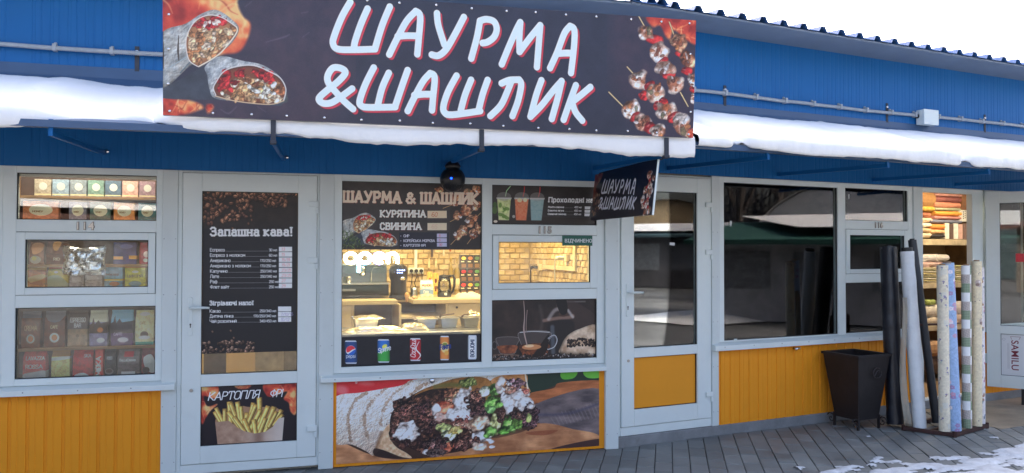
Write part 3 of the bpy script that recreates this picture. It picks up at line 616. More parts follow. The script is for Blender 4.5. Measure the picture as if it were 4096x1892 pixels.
# the open leaf of the textile shop, swung out over the pavement
ol = part('open_door_leaf', WB); ol.location = (4.597, -.02, 0); ol.rotation_euler = (0, 0, R(-59.7))
mb = MB(); mb.box(0, .125, -.03, .03, .165, 2.175); mb.box(.79, .90, -.03, .03, .165, 2.175)
for z0, z1 in ((.165, .29), (.715, .80), (2.06, 2.175)): mb.box(.125, .79, -.03, .03, z0, z1)
mb.build('leaf_frame', PVC, ol, .004)
pane(ol, .125, .79, .80, 2.06, y=-.006)
MB().box(.125, .79, -.012, .012, .29, .715).build('lower_panel', pmat('white_panel', (.74, .75, .76), .5, var=.03, dirt=.06), ol)
mb = MB(); ring(mb, (.125, .79, .29, .715), (.1295, .7855, .2945, .7105), -.016, -.0125); mb.build('gasket', GASKET, ol)
for zh in (.45, 1.25, 1.85): MB().box(-.02, .02, .0, .045, zh-.05, zh+.05).build('hinge', PVC, ol, .004)
MB().box(.30, .33, -.02, .02, .0, .166).build('door_stop', BLACKP, ol)
# ---------------------------------------------------------------- snow on the canopies and on the ground
def n1(x, s): 
    i = math.floor(x); f = x-i; f = f*f*(3-2*f); h = lambda k: (math.sin(k*127.1+s*311.7)*43758.5453) % 1
    return h(i)*(1-f)+h(i+1)*f
def snow_strip(name, label, frame, xw0, xw1, xl0, xl1, zl, zw, seed, bare=()):
    nx = 320; rings = []; mb = MB()
    for i in range(nx+1):
        t = i/nx; xw = xw0+(xw1-xw0)*t; xl = xl0+(xl1-xl0)*t; X = xl
        th = .05+.04*n1(X*1.3, seed)+.016*n1(X*6, seed+1)
        over = .008+.035*n1(X*1.7, seed+2)+.022*n1(X*7, seed+3)+.012*n1(X*19, seed+7); drop = .004+.075*n1(X*1.9, seed+4)**1.8+.03*n1(X*7, seed+5)+.016*n1(X*23, seed+8)
        if frame is IDM:
            over = min(over*.4, .011); drop = .01+drop*.62
        else: drop = .012+drop*.32
        for c, wd_ in bare:
            k = math.exp(-((X-c)/wd_)**2); over -= .10*k; drop -= .09*k; th *= (1-.45*k)
        yl = -1.15-over; pr = []
        for s_ in (0, .08, .2, .35, .5, .65, .78, .88, .95):
            x = xw+(xl-xw)*s_; y = yl*s_; z = zw+(zl-zw)*min(1, (s_*-yl)/1.15)
            pr.append((x, y-.004, z+th*(.55+.45*min(1, s_*4))+.010*(n1(X*5+s_*9, seed+6)-.5)+.01*(n1(X*16+s_*31, seed+9)-.5)))
        zt = zl+th
        pr += [(xl, yl-.004, zt-.012), (xl, yl-.016, zt-.035-.2*max(drop, 0)), (xl, yl-.012, zl-drop*.6), (xl, yl, zl-drop), (xl, yl+.02, zl-drop+.004), (xl, max(yl+.035, -1.166), zl-max(drop, .0)*.5+.006), (xl, -1.11, zl+.006)]
        rings.append(pr)
    n = len(rings[0])
    mb.add([p for r_ in rings for p in r_], [(i*n+k, i*n+k+1, (i+1)*n+k+1, (i+1)*n+k) for i in range(nx) for k in range(n-1)])
    o = mb.build(name, SNOW, smooth=True); o.matrix_world = frame
    return tag(o, label, 'snow', kind='stuff')
snow_strip('snow', 'thick white snow lying on the canopy over shops 114 and 115', IDM, -3.8, 2.49, -3.8, 2.598, 2.25, 2.655, 3, ((-.78, .16), (-1.05, .2)))
snow_strip('snow', 'thick white snow lying on the canopy of the right wing', FB, 0.012, 6.6, -.095, 6.6, 2.28, 2.70, 8, ((.28, .05), (2.62, .07)))
# trodden patches of snow on the paving
rs = np.random.RandomState(3); nx, ny, x0, y0, st = 260, 120, 3.55, -2.35, .018
f1 = fbm(nx+1, ny+1, 26, 31, 5, 1.5); f2 = fbm(nx+1, ny+1, 5, 32, 3, 2.2)
X = x0+np.arange(nx+1)*st; Y = y0+np.arange(ny+1)*st; XX, YY = np.meshgrid(X, Y)
def bl(cx, cy, rx, ry, rot): 
    c, s_ = math.cos(rot), math.sin(rot); u = (XX-cx)*c+(YY-cy)*s_; v = -(XX-cx)*s_+(YY-cy)*c
    return np.exp(-(u/rx)**2-(v/ry)**2)
bias = 1.1*bl(4.32, -.90, .34, .085, -.75)+.8*bl(4.55, -.86, .16, .05, -.2)+1.15*bl(5.75, -.95, .55, .2, .35)+1.1*bl(4.95, -1.10, .25, .1, .1)+1.05*bl(4.4, -1.5, .9, .28, .0)+1.2*bl(6.4, -.75, .5, .12, .3)+.9*bl(5.4, -1.6, 1.2, .35, 0)
hgt = (bias*.78+(f1-.5)*1.5+(f2-.5)*1.35-.66); ok = hgt > 0; Hz = .002+np.clip(hgt, 0, .5)*.028+.004*f2*ok
V_ = [(float(XX[j, i]), float(YY[j, i]), float(Hz[j, i])) for j in range(ny+1) for i in range(nx+1)]; F_ = []
for j in range(ny):
    for i in range(nx):
        if int(ok[j, i])+int(ok[j, i+1])+int(ok[j+1, i])+int(ok[j+1, i+1]) >= 2: F_.append((j*(nx+1)+i, j*(nx+1)+i+1, (j+1)*(nx+1)+i+1, (j+1)*(nx+1)+i))
me = bpy.data.meshes.new('snow_patch'); me.from_pydata(V_, [], F_); me.materials.append(SNOWG)
bm_ = bmesh.new(); bm_.from_mesh(me); bmesh.ops.delete(bm_, geom=[v for v in bm_.verts if not v.link_faces], context='VERTS'); bm_.to_mesh(me); bm_.free()
me.polygons.foreach_set('use_smooth', [True]*len(me.polygons))
o = bpy.data.objects.new('snow_patch', me); col.objects.link(o); tag(o, 'trodden patches of snow on the grey paving', 'snow', kind='stuff')
# tan sheet painted as warm light on the ground by the textile shop
MB().add([(6.06, -.30, .004), (9.5, .35, .004), (9.5, 1.35, .004), (6.0, .72, .004)], [(0, 1, 2, 3)]).build('warm_light_patch', pmat('warm_light_tan', (.27, .225, .165), .85, var=.25, vscale=3, dirt=.3, bump=.3, bscale=50)); tag(bpy.data.objects['warm_light_patch'], kind='structure')

# ---------------------------------------------------------------- conduit and junction box
CONDM = pmat('conduit_grey', (.36, .39, .42), .6, var=.12, vscale=30, dirt=.2)
def conduit(label, frame, x0, x1, z, seed):
    t = thing('cable_conduit', label, 'conduit', frame=frame, group='corrugated conduit along the blue walls'); pts = []; rs_ = []; n = int((x1-x0)/.006)
    for i in range(n+1):
        x = x0+(x1-x0)*i/n; pts.append((x, -.026-.006*n1(x*2, seed), z+.018*(n1(x*1.1, seed+1)-.5)+.006*(n1(x*4, seed+2)-.5))); rs_.append(.0165 if i % 2 else .0142)
    MB().tube(pts, rs_, 8).build('tube', CONDM, t, smooth=True)
    k = x0+.1
    while k < x1:
        i = int((k-x0)/(x1-x0)*n); px_, py_, pz_ = pts[i]
        MB().box(px_-.012, px_+.012, -.05, .0, pz_-.02, pz_+.028).box(px_-.009, px_+.009, -.016, -.001, pz_+.028, pz_+.042).build('clip', CONDM, t, .003); k += .34
    return t
conduit('grey corrugated conduit on the blue wall left of the big banner', IDM, -3.6, 2.45, 2.888, 1)
conduit('grey corrugated conduit on the blue wall right of the big banner', FB, .02, 3.54, 2.902, 5)
conduit('grey corrugated conduit leaving the right side of the junction box', FB, 3.765, 6.3, 2.906, 7)
t = thing('junction_box', 'white plastic junction box on the conduit of the blue wall', 'junction box', (3.655, 0, 2.885), frame=FB)
MB().box(-.105, .105, -.085, -.012, -.075, .07).build('box_body', PVC, t, .006); MB().box(-.108, .108, -.105, -.0855, -.078, .073).build('lid', PVC, t, .006)
MB().tube([(-.105, -.03, .01), (-.128, -.03, .01)], .022, 12).build('cable_gland', BLACKP, t)
for u, fr, z in ((-.97, IDM, 2.86), (1.15, FB, 2.90), (3.15, FB, 2.91), (4.62, FB, 2.91)):
    t = thing('wall_strap', {-.97: 'dark steel strap bolted to the blue wall left of the banner', 1.15: 'dark steel strap on the blue wall just right of the banner', 3.15: 'dark steel strap on the blue wall left of the junction box', 4.62: 'dark steel strap on the blue wall right of the junction box'}[u], 'strap', (u, 0, z), frame=fr, group='steel straps on the blue wall')
    MB().box(-.014, .014, -.007, -.0005, -.13, .085).build('strap_plate', DARKST, t); MB().sphere((0, -.008, .05), .014, .008, .014, 12, 6).build('bolt', CHROME, t, smooth=True)

# ---------------------------------------------------------------- printed signs
def cropf(ox, oy, k): return lambda pts: [(ox+x*k, oy+y*k) for x, y in pts]
c1 = cropf(1200, 0, .43683); c2 = cropf(1800, 20, .43683); cb = cropf(650, 0, .40348); ck = cropf(2380, 40, .43704)
BRUSH = [(c1, q) for q in (
 [(375,80),(300,210),(235,370),(222,440),(262,487),(400,492),(597,485)], [(530,135),(470,270),(418,420),(410,475)], [(730,115),(660,280),(600,470)],
 [(725,530),(790,400),(880,240),(965,150)], [(965,150),(1005,195),(990,400),(978,525)], [(800,372),(880,365),(980,365)],
 [(1158,165),(1170,270),(1225,440)], [(1405,195),(1320,350),(1240,480),(1170,535),(1110,528)],
 [(400,1003),(320,935),(250,860),(185,785),(175,720),(220,652),(290,652),(332,690),(270,765),(180,835),(100,910),(130,952),(205,950),(290,900),(392,828)],
 [(585,645),(510,790),(460,930),(475,975),(540,988),(778,985)], [(720,690),(660,820),(622,965)], [(890,665),(840,800),(780,970)],
 [(890,1018),(950,900),(1030,760),(1095,690)], [(1095,690),(1135,725),(1120,900),(1110,1012)], [(950,882),(1030,873),(1120,873)])]
BRUSH += [(c2, q) for q in (
 [(-38,664),(-115,800),(-158,925),(-148,985),(-80,1005),(178,972)], [(95,700),(40,830),(0,965)], [(248,700),(200,830),(165,960)],
 [(180,180),(150,330),(98,512)], [(180,180),(240,165),(310,185),(335,250),(310,320),(250,365),(203,375)],
 [(380,560),(450,400),(520,250),(555,188)], [(555,188),(545,330),(547,448)], [(547,448),(640,330),(742,212)], [(742,212),(725,400),(708,582)],
 [(832,590),(900,450),(970,280),(1025,215)], [(1025,215),(1065,250),(1060,400),(1030,632)], [(915,460),(980,456),(1050,456)],
 [(378,728),(450,700),(540,695)], [(470,705),(430,800),(370,920),(272,1015)], [(540,695),(560,740),(530,880),(477,1015)],
 [(750,700),(700,830),(645,1020)], [(645,1020),(750,920),(860,790),(940,705)], [(940,705),(900,860),(845,1040)],
 [(1075,742),(1020,880),(957,1047)], [(1213,757),(1120,830),(1040,888)], [(1040,898),(1070,980),(1133,1055)])]
BAN = ((652, -60), (2781, 84), (2772, 551), (652, 461))
def meat(a, cf, cx, cy, rx, ry, seed, dark=False):
    (x, y), = cf([(cx, cy)]); k = (cf([(10, 0)])[0][0]-cf([(0, 0)])[0][0])/10; kk = a.sc(x, y); q = max(4, rx*k*kk*.45)
    if dark: a.organic(x, y, rx*k, ry*k, (112, 60, 40), (214, 160, 122), seed, q, .55)
    else: a.organic(x, y, rx*k, ry*k, (150, 92, 66), (238, 222, 210), seed, q, .55)
    rg = np.random.RandomState(seed)
    for _ in range(5):
        t, r = rg.rand()*6.28, rg.rand()**.6*.7; c = ((190, 104, 62), (120, 62, 44), (236, 230, 228), (205, 130, 76), (104, 100, 70))[rg.randint(5)]
        a.organic(x+rx*k*r*math.cos(t), y+ry*k*r*math.sin(t), rx*k*.28*(.5+rg.rand()), ry*k*.22*(.5+rg.rand()), np.array(c)*.7, c, seed+_, max(3, q*.5), 1., al=.75, rot=t)
def pepper(a, cf, cx, cy, rx, ry, seed, rot=0.):
    (x, y), = cf([(cx, cy)]); k = (cf([(10, 0)])[0][0]-cf([(0, 0)])[0][0])/10; a.organic(x, y, rx*k, ry*k, (140, 20, 26), (214, 52, 50), seed, max(4, rx*k*a.sc(x, y)*.5), .45, rot=rot); a.ell(x-rx*k*.3, y-ry*k*.3, rx*k*.25, ry*k*.12, (240, 160, 150), rot, .5, 2)
def fill(a, pts, n, pals, size, seed, cell=6):
    p = np.array(pts, float); rg = np.random.RandomState(seed); x0, y0 = p.min(0); x1, y1 = p.max(0); q = np.roll(p, -1, 0); k = 0; tr = 0
    while k < n and tr < n*20:
        tr += 1; x, y = x0+(x1-x0)*rg.rand(), y0+(y1-y0)*rg.rand(); ins = False
        for (ax, ay), (bx, by) in zip(p, q):
            if (ay > y) != (by > y) and x < (bx-ax)*(y-ay)/(by-ay)+ax: ins = not ins
        if not ins: continue
        c = np.array(pals[rg.randint(len(pals))], float); z = size*(.6+.8*rg.rand()); a.organic(x, y, z, z*(.5+.4*rg.rand()), c*.62, np.minimum(255, c*1.12), seed+k, cell, .7, rot=rg.rand()*3); k += 1
def kebabs(a, cf):
    W_ = (214, 190, 140)
    for s_ in ([(350,60),(420,175)], [(655,120),(700,240)], [(240,528),(310,600)], [(62,755),(200,885)], [(755,755),(828,880)], [(775,1110),(840,1180)]): a.line(cf(s_), 6.5, (90, 66, 44)); a.line(cf(s_), 4.4, W_)
    for f, *p in ((pepper,505,278,78,45,3), (meat,430,212,84,72,11), (meat,540,385,98,92,12), (pepper,590,478,62,36,4,-.7), (pepper,640,590,70,40,5), (meat,625,540,108,66,13), (meat,700,672,96,82,14),
        (pepper,765,405,60,28,6), (meat,752,305,84,90,15,True), (meat,830,450,88,92,16,True), (pepper,815,560,64,38,7), (meat,882,650,55,70,17), (pepper,880,735,36,32,8), (meat,888,800,36,56,18),
        (meat,350,642,100,82,19), (pepper,455,690,60,34,9,-.6), (pepper,395,785,46,46,10), (meat,505,765,104,92,20), (pepper,585,830,48,40,11), (pepper,520,880,34,46,12), (meat,615,930,104,92,21), (pepper,690,985,82,42,13,-.5), (meat,760,1060,100,100,22),
        (meat,265,900,88,94,23), (pepper,315,980,70,34,14,-.6), (meat,378,1025,92,84,24), (pepper,460,1070,66,62,15,-.7), (meat,535,1115,80,70,25)): f(a, cf, *p)
def wraps(a, cf):
    k_ = (cf([(100, 0)])[0][0]-cf([(0, 0)])[0][0])/100
    w1 = [(-20,430),(220,310),(350,225),(470,180),(560,205),(650,270),(708,330),(700,400),(640,490),(560,560),(460,640),(350,708),(270,690),(-20,910)]
    bm = a.m_poly(cf(w1)); a.tex(bm, (118, 130, 138), (206, 206, 200), 26, 4); a.shade(bm, -3, 8, 9, .9); a.tex(bm, (140, 120, 95), (190, 190, 185), 14, 7, .35); a.emboss(bm, 26, 2, 2.2)
    for s_ in ([(155,420),(150,560),(160,660)], [(15,480),(14,600),(18,720)]): a.line(cf(s_), [2, 7, 2], (62, 52, 44))
    a.line(cf([(280,640),(170,760)]), 3, (80, 100, 110)); a.line(cf([(250,600),(60,720)]), 3, (150, 165, 170))
    o1 = [(250,370),(330,270),(450,232),(560,260),(675,330),(688,380),(600,500),(500,600),(335,695),(255,630),(222,490)]
    bm = a.m_poly(cf(o1)); a.put(bm, (166, 112, 74)); a.rim(bm, (90, 50, 36), 5, .8)
    fill(a, cf([(270,400),(340,330),(520,350),(660,350),(600,480),(500,580),(340,680),(265,610),(240,500)]), 80, ((208,166,122),(216,184,146),(190,140,98),(222,196,168),(176,118,76)), 42*k_, 3)
    fill(a, cf([(280,340),(350,270),(460,240),(560,280),(540,330),(420,320),(330,330)]), 12, ((196,44,46),(214,70,62),(180,36,40)), 42*k_, 5); fill(a, cf([(300,320),(540,320),(520,280),(360,270)]), 5, ((226,200,186),), 23*k_, 6)
    a.line(cf([(330,700),(250,640),(222,490),(250,370),(330,268),(450,228),(565,255),(690,335)]), 4, (214, 206, 196)); a.line(cf([(690,335),(692,385),(605,505),(505,605),(340,702)]), 5, (222, 208, 186))
    w2 = [(-20,925),(150,830),(400,690),(540,605),(750,645),(930,680),(1080,770),(1150,880),(1168,950),(1130,1035),(1060,1058),(700,1015),(480,1005),(200,1000),(-20,985)]
    bm = a.m_poly(cf(w2)); a.tex(bm, (46, 50, 60), (66, 72, 84), 30, 9)
    bm = a.m_poly(cf([(400,700),(540,605),(750,645),(930,680),(1080,770),(1150,880),(1168,950),(1130,1035),(700,1015),(490,990),(440,900),(420,780)])); a.tex(bm, (120, 128, 134), (200, 200, 196), 20, 5); a.shade(bm, 8, 8, 8, .5); a.emboss(bm, 22, 3, 2.)
    o2 = [(500,850),(580,745),(720,700),(860,695),(1000,750),(1095,805),(1148,900),(1130,1000),(1000,1042),(700,1012),(505,965),(480,900)]
    bm = a.m_poly(cf(o2)); a.put(bm, (120, 66, 46)); a.rim(bm, (60, 34, 28), 5, .8)
    fill(a, cf([(520,960),(560,880),(740,800),(900,830),(1090,880),(1120,990),(990,1030),(700,1005)]), 80, ((206,160,112),(186,132,86),(224,204,178),(150,92,60),(214,182,146)), 42*k_, 13)
    fill(a, cf([(520,880),(590,760),(720,710),(760,760),(640,880),(530,920)]), 14, ((200,44,46),(176,34,38),(216,80,60)), 46*k_, 15); fill(a, cf([(850,720),(1000,770),(1060,840),(960,820),(850,780)]), 9, ((206,50,50),(186,40,44)), 49*k_, 16); fill(a, cf([(540,870),(1100,860),(1110,960),(640,900)]), 10, ((232,222,206),), 32*k_, 17)
    a.line(cf([(500,960),(478,900),(500,845),(580,740),(720,692),(860,688),(1000,742),(1100,798),(1155,900),(1135,1010)]), 4.5, (206, 202, 196)); a.line(cf([(1135,1010),(1000,1045),(700,1018),(500,970)]), 4, (206, 176, 140))
def brush_text(a, off=(8, 8), wd=26.5, white=(214, 231, 246), red=(206, 58, 74)):
    for cf, q in BRUSH: a.line([(x+off[0], y+off[1]) for x, y in cf(q)], wd+1, (60, 20, 34))
    for cf, q in BRUSH: a.line([(x+off[0], y+off[1]) for x, y in cf(q)], wd-2, red)
    for cf, q in BRUSH: a.line(cf(q), wd+2.2, (30, 28, 34))
    for cf, q in BRUSH: a.line(cf(q), wd, (240, 236, 222))
    for cf, q in BRUSH: a.line(cf(q), wd-4.5, white)
a = Art(1640, 378, (56, 57, 76)); a.corners(*BAN)
full = a.m_poly([(652,-60),(2781,84),(2772,551),(652,461)], False); a.tex(full, (42, 42, 57), (50, 50, 67), 60, 2)
for pts, al in (([(1000,0),(1350,0),(1300,470),(700,470),(900,250)], .55), ([(2450,50),(2790,70),(2790,560),(2550,540),(2420,300)], .5)):
    bm = a.m_poly(pts); bm = (bm[0], blur(bm[1], 30)); a.tex(bm, (56, 44, 60), (84, 58, 70), 30, 8, al)
for s_ in ([(960,60),(985,40)], [(1175,80),(1200,74)], [(1180,170),(1205,152)], [(1040,190),(1110,170),(1130,160)], [(870,440),(900,455),(930,430)], [(1010,430),(1040,450)]): a.line(s_, [1, 6, 1], (120, 105, 118), .5, soft=5)
a.flame(cb([(-20,-150),(930,-150),(900,10),(830,55),(700,85),(745,230),(822,300),(800,430),(720,560),(580,585),(480,600),(300,500),(-20,450)]), 3, 48)
a.flame(cb([(-20,985),(120,1000),(270,1012),(395,1070),(330,1105),(200,1140),(-20,1150)]), 5, 30); a.flame(cb([(415,1050),(485,1060),(430,1135)]), 6, 20)
wraps(a, cb)
a.flame(ck([(455,60),(930,95),(925,310),(820,280),(700,190),(660,275),(615,245),(565,150),(490,165)]), 12, 40); a.flame(ck([(790,1105),(895,1085),(900,1170),(820,1170)]), 14, 20)
kebabs(a, ck); brush_text(a)
MBAN = a.finish('banner_print', 1.15, .33, .12)
bn = thing('banner_sign', 'large black banner with white brush lettering over the canopy, wrap and kebab pictures', 'sign', (0, -1.2, 2.30))
BC = {'bl': (-.641, 0, .0), 'br': (2.567, 0, .004), 'tr': (2.585, -.012, .773), 'tl': (-.647, -.012, .725)}
def slab(name, c, th, mat, parent):
    f_ = [Vector(c[k]) for k in ('bl', 'br', 'tr', 'tl')]; bk = [v+Vector((0, th, 0)) for v in f_]
    return MB().add(f_+bk, [(0,1,2,3), (7,6,5,4), (0,4,5,1), (1,5,6,2), (2,6,7,3), (3,7,4,0)]).build(name, mat, parent)
slab('printed_panel', BC, .006, MBAN, bn)
slab('backing_frame', {k: (v[0], v[1]+.008, v[2]) for k, v in BC.items()}, .02, STEEL, bn)
scr = MB().sphere((0, 0, 0), .0085, .006, .0085, 10, 6); s0 = None
def screw_at(x, z, y):
    global s0
    if s0 is None: s0 = scr.build('screw', CHROME, bn, smooth=True); o = s0
    else: o = s0.copy(); col.objects.link(o)
    o.location = (x, y, z)
for k in range(16): screw_at(-.60+k*.2085+random.uniform(-.02, .02), .025+random.uniform(-.004, .004), -.002); 
for k in range(16): screw_at(-.60+k*.2085+random.uniform(-.02, .02), .70+.048*k/15+random.uniform(-.004, .004), -.014)
for k in range(3):
    for xx in (-.615, 2.545): screw_at(xx, .17+k*.19, -.008)
for xx in (-.065, 1.148, 2.383):
    MB().box(xx-.014, xx+.014, .0075, .0185, -.115, -.001).build('mounting_strap', DARKST, bn); MB().box(xx-.018, xx+.018, .002, .05, -.135, -.1155).build('strap_hook', DARKST, bn, .003)

# projecting sign across the pavement
a = Art(760, 250, (26, 24, 33)); m = lambda cf: (lambda pts: [((x-1215)/1360*590+85, (y-5)/530*205+28) for x, y in cf(pts)])
full = a.m_poly([(0,0),(760,0),(760,250),(0,250)], False); a.tex(full, (24, 24, 36), (34, 28, 38), 50, 3)
a.flame([(0,0),(110,0),(85,40),(40,70),(30,120),(0,130)], 5, 25, .5); wq = lambda pts: [(x/1170*150-12, 88+y/1100*150) for x, y in pts]
for cf, q in BRUSH: a.line(m(cf)(q), 12, (206, 206, 214))
kq = lambda pts: [(620+x/960*150, y/1190*255-2) for x, y in pts]
a.scatter([(10,110),(95,100),(110,230),(20,240)], 26, ((140,100,76),(110,60,50),(160,130,110),(84,56,46)), 13, 4)
for c in ((690,60,26),(705,105,28),(660,130,24),(700,150,26),(640,175,24),(690,195,27),(725,140,20),(735,80,18),(650,205,22),(720,225,24),(680,235,22)): meat(a, lambda p: p, c[0], c[1], c[2], c[2]*.9, int(c[0]))
for c in ((675,118,14,9),(700,172,14,9),(665,190,14,8),(700,85,14,8),(705,212,12,8)): pepper(a, lambda p: p, *c, 3, -.5)
MSS = a.finish('projecting_print', 1.2, .3, .1)
ps = thing('projecting_sign', 'small black hanging sign with white brush lettering sticking out over the pavement', 'sign', (2.345, 0, 1.80))
o = MB().box(0, 1.10, -.004, .004, 0, .365).build('printed_panel', MSS, ps); o.location = (-.025, -.01, 0); o.rotation_euler = (R(-6.5), 0, R(-90))
o = MB().box(1.1002, 1.108, -.006, .006, -.002, .367).build('edge_strip', PVC, ps); o.location = (-.025, -.01, 0); o.rotation_euler = (R(-6.5), 0, R(-90))
MB().bar((.05, -.02, .372), (.045, -1.1, .372), .02, .012).build('hanger_bar', DARKST, ps)
# ball-shaped camera under the canopy
dm = thing('dome_camera', 'black ball-shaped camera with a small blue light above the shop window', 'camera', (1.172, -.2, 2.08))
MB().sphere((0, 0, 0), .092, .092, .092, 28, 18).build('ball', BLACKP, dm, smooth=True)
MB().lathe([(.05, .075), (.06, .095), (.045, .12), (.012, .14)], 20).build('mount', BLACKP, dm, smooth=True)
MB().bar((0, .0, .125), (0, .2, .125), .025, .03).build('mount_arm', BLACKP, dm)
MB().sphere((-.028, -.0875, .0), .0075, .005, .0075, 12, 8).build('indicator_light', pmat('blue_led', (.1, .2, 1), .3, emit=(.0, .04, 1), estr=2.2), dm, smooth=True)
mb = MB()
for k in range(9): an = R(200+k*17.5); mb.tube([(.083*math.cos(an), .083*math.sin(an), -.03), (.07*math.cos(an), .07*math.sin(an), -.075), (.083*math.cos(an+.2), .083*math.sin(an+.2), -.04)], .0025, 6)
mb.build('guard_wire', BLACKP, dm)
# ---------------------------------------------------------------- posters
def poster(name, label, mat, x0, x1, z0, z1, y, frame=IDM, th=.002, cat='poster'):
    t = thing(name, label, cat, ((x0+x1)/2, y, z0), frame=frame)
    MB().box(-(x1-x0)/2, (x1-x0)/2, 0, th, 0, z1-z0).build('printed_sheet', mat, t); return t
WHT = (226, 226, 230)
def price(a, x0, y0, x1, y1, txt='', c=(196, 130, 130), bg=(214, 208, 210)):
    a.poly([(x0,y0),(x1,y0),(x1,y1),(x0,y1)], (60, 58, 62), 1, False); a.poly([(x0+1,y0+1),(x1-1,y0+1),(x1-1,y1-1),(x0+1,y1-1)], bg, 1, False)
    if txt: a.text(txt, x0+(x1-x0)*.22, y1-(y1-y0)*.22, (y1-y0)*.55, c, .12, False, .15, rag=.03)
# coffee menu on the door of 115
a = Art(520, 912, (24, 23, 27)); a.corners((52,38),(632,48),(628,1023),(38,1035))
bm = a.m_poly([(40,30),(640,30),(640,260),(40,260)], False); bm = (bm[0], blur(bm[1], 40)); a.tex(bm, (28, 22, 20), (44, 34, 30), 30, 3)
rb = np.random.RandomState(8); BE = ((92, 60, 44), (112, 76, 56), (78, 50, 38), (126, 88, 66), (62, 40, 32))
for k in range(300):
    x = 45+rb.rand()*600; lim = 235-(x-50)*.16 if x < 360 else 120-(x-360)*.02-60*(x > 560); y = 35+rb.rand()*max(20, lim-30)
    if x > 350 and x < 420 and y > 90: continue
    a.bean(x, y, 15+rb.rand()*6, rb.rand()*6.28, np.array(BE[rb.randint(5)])*1.25)
for x, y in ((345,185),(350,210),(330,232),(115,308),(232,262)): a.bean(x, y, 12, 1.2, BE[0])
for k in range(95):
    x = 40+rb.rand()*320; y = 955+rb.rand()*85+abs(x-190)*.08; a.bean(x, y, 13+rb.rand()*4, rb.rand()*6.28, ((120, 92, 76), (90, 66, 54), (146, 116, 98), (70, 50, 42))[rb.randint(4)])
for x, y in ((105,898),(218,893),(237,938),(325,965)): a.bean(x, y, 11, .9, (96, 72, 60))
a.text('Запашна кава!', 96, 304, 48, WHT, .25, True, track=.27, cond=1.08)
for k, (n_, v_, p_) in enumerate((('Еспресо', '30 мл', '13'), ('Еспресо з молоком', '60 мл', '15'), ('Американо', '170/250 мл', '15/19'), ('Американо з молоком', '170/250 мл', '19/21'), ('Капучино', '250/340 мл', '23/25'), ('Лате', '250/340 мл', '23/25'), ('Раф', '250 мл', '27'), ('Флет вайт', '250 мл', '29'))):
    y = 401+k*32.6; L = a.text(n_, 92, y, 19, WHT, .17, False, track=.19); wv = 44 if len(v_) < 7 else 98
    x = 96+L
    while x < 496-wv: a.ell(x, y-1, 1.3, 1.3, (190, 190, 194)); x += 5.5
    a.text(v_, 500-wv, y, 15, WHT, .18, False, track=.17); price(a, 516, 373+k*32.4, 600, 373+k*32.4+31, p_)
a.text('Зігріваючі напої', 88, 732, 25, WHT, .24, True, track=.25, cond=.98)
for k, (n_, v_, p_) in enumerate((('Какао', '250/340 мл', ''), ('Дитяча пінка', '170/250/340 мл', '7/10/15'), ('Чай розсипний', '340/450 мл', '10/12'))):
    y = 778+k*31.5; L = a.text(n_, 88, y, 19, WHT, .17, False, track=.19); wv = 98 if len(v_) < 12 else 136; x = 92+L
    while x < 492-wv: a.ell(x, y-1, 1.3, 1.3, (190, 190, 194)); x += 5.5
    a.text(v_, 496-wv, y, 15, WHT, .18, False, track=.17); price(a, 511, 743+k*33, 595, 743+k*33+32, p_, (150, 140, 170))
poster('menu_poster', 'black coffee menu with coffee beans and price list on the white door', a.finish('coffee_menu_print', 1.5, .45), -.543, .087, .847, 1.967, .0085)
# fries picture in the lower field of the same door
a = Art(560, 360, (28, 20, 26)); a.corners((62,195),(1172,142),(1163,812),(55,880))
a.flame([(60,190),(250,180),(230,330),(90,300),(130,420),(250,390),(160,480),(110,560),(60,620)], 4, 50, .9); a.flame([(450,160),(640,150),(600,210),(480,210)], 5, 40, .7)
a.flame([(800,150),(1180,140),(1165,500),(1100,480),(1080,380),(1020,330),(1060,240),(900,300),(820,290)], 6, 50, .9)
a.poly([(218,605),(500,430),(620,428),(940,440),(960,560),(700,760)], (150, 112, 84)); rf = np.random.RandomState(12)
fr_ = [(225,500,300,640,62),(235,455,330,640,50),(330,470,330,640,55),(385,390,400,620,64),(405,400,520,700,60),(480,390,520,660,60),(520,440,540,660,52),(590,520,560,700,70),(380,500,520,690,56),(660,400,610,640,60),(690,420,560,720,58),(735,340,740,640,66),(740,480,620,720,60),(830,440,720,700,66),(900,450,800,700,70),(985,480,840,690,56),(1000,530,900,640,44),(560,590,620,740,66),(670,600,690,740,62),(800,580,740,730,60),(870,600,800,720,56),(450,560,560,720,60),(930,500,850,660,52)]
for x0_, y0_, x1_, y1_, w_ in fr_:
    c = np.array((240, 190, 96))*(.86+.18*rf.rand()); a.put(a.m_stroke([(x0_,y0_),(x1_,y1_)], w_*.95, False, sq=True), (150, 104, 44)); bm = a.m_stroke([(x0_,y0_),(x1_,y1_)], w_*.86, False, sq=True); a.tex(bm, c*.84, np.minimum(255, c*1.08), 14, int(x0_)); a.shade(bm, 5, 3, 6, .8)
    a.line([(x0_-w_*.18,y0_+8),(x1_-w_*.18,y1_)], w_*.22, (246, 224, 150), .7, False, soft=3)
box = [(218,608),(380,592),(450,655),(550,712),(680,742),(800,722),(890,662),(962,560),(1025,550),(1000,830),(245,875)]
bm = a.m_poly(box, False); a.tex(bm, (142, 108, 88), (170, 138, 116), 40, 6); n_ = bm[0]; gx = np.linspace(0, 1, n_[1]-n_[0])[None, :]; a.put((bm[0], bm[1]*np.clip(gx*1.6-.5, 0, 1)), (190, 178, 168), .85); a.put((bm[0], bm[1]*np.exp(-((gx-.62)/.08)**2)), (110, 80, 66), .7)
a.text('КАРТОПЛЯ', 138, 352, 92, (216, 216, 222), .135, False, .3, (1, -.055), .15, cond=.95); a.text('ФРІ', 862, 307, 86, (216, 216, 222), .135, False, .25, (1, -.03), .13, cond=.85)
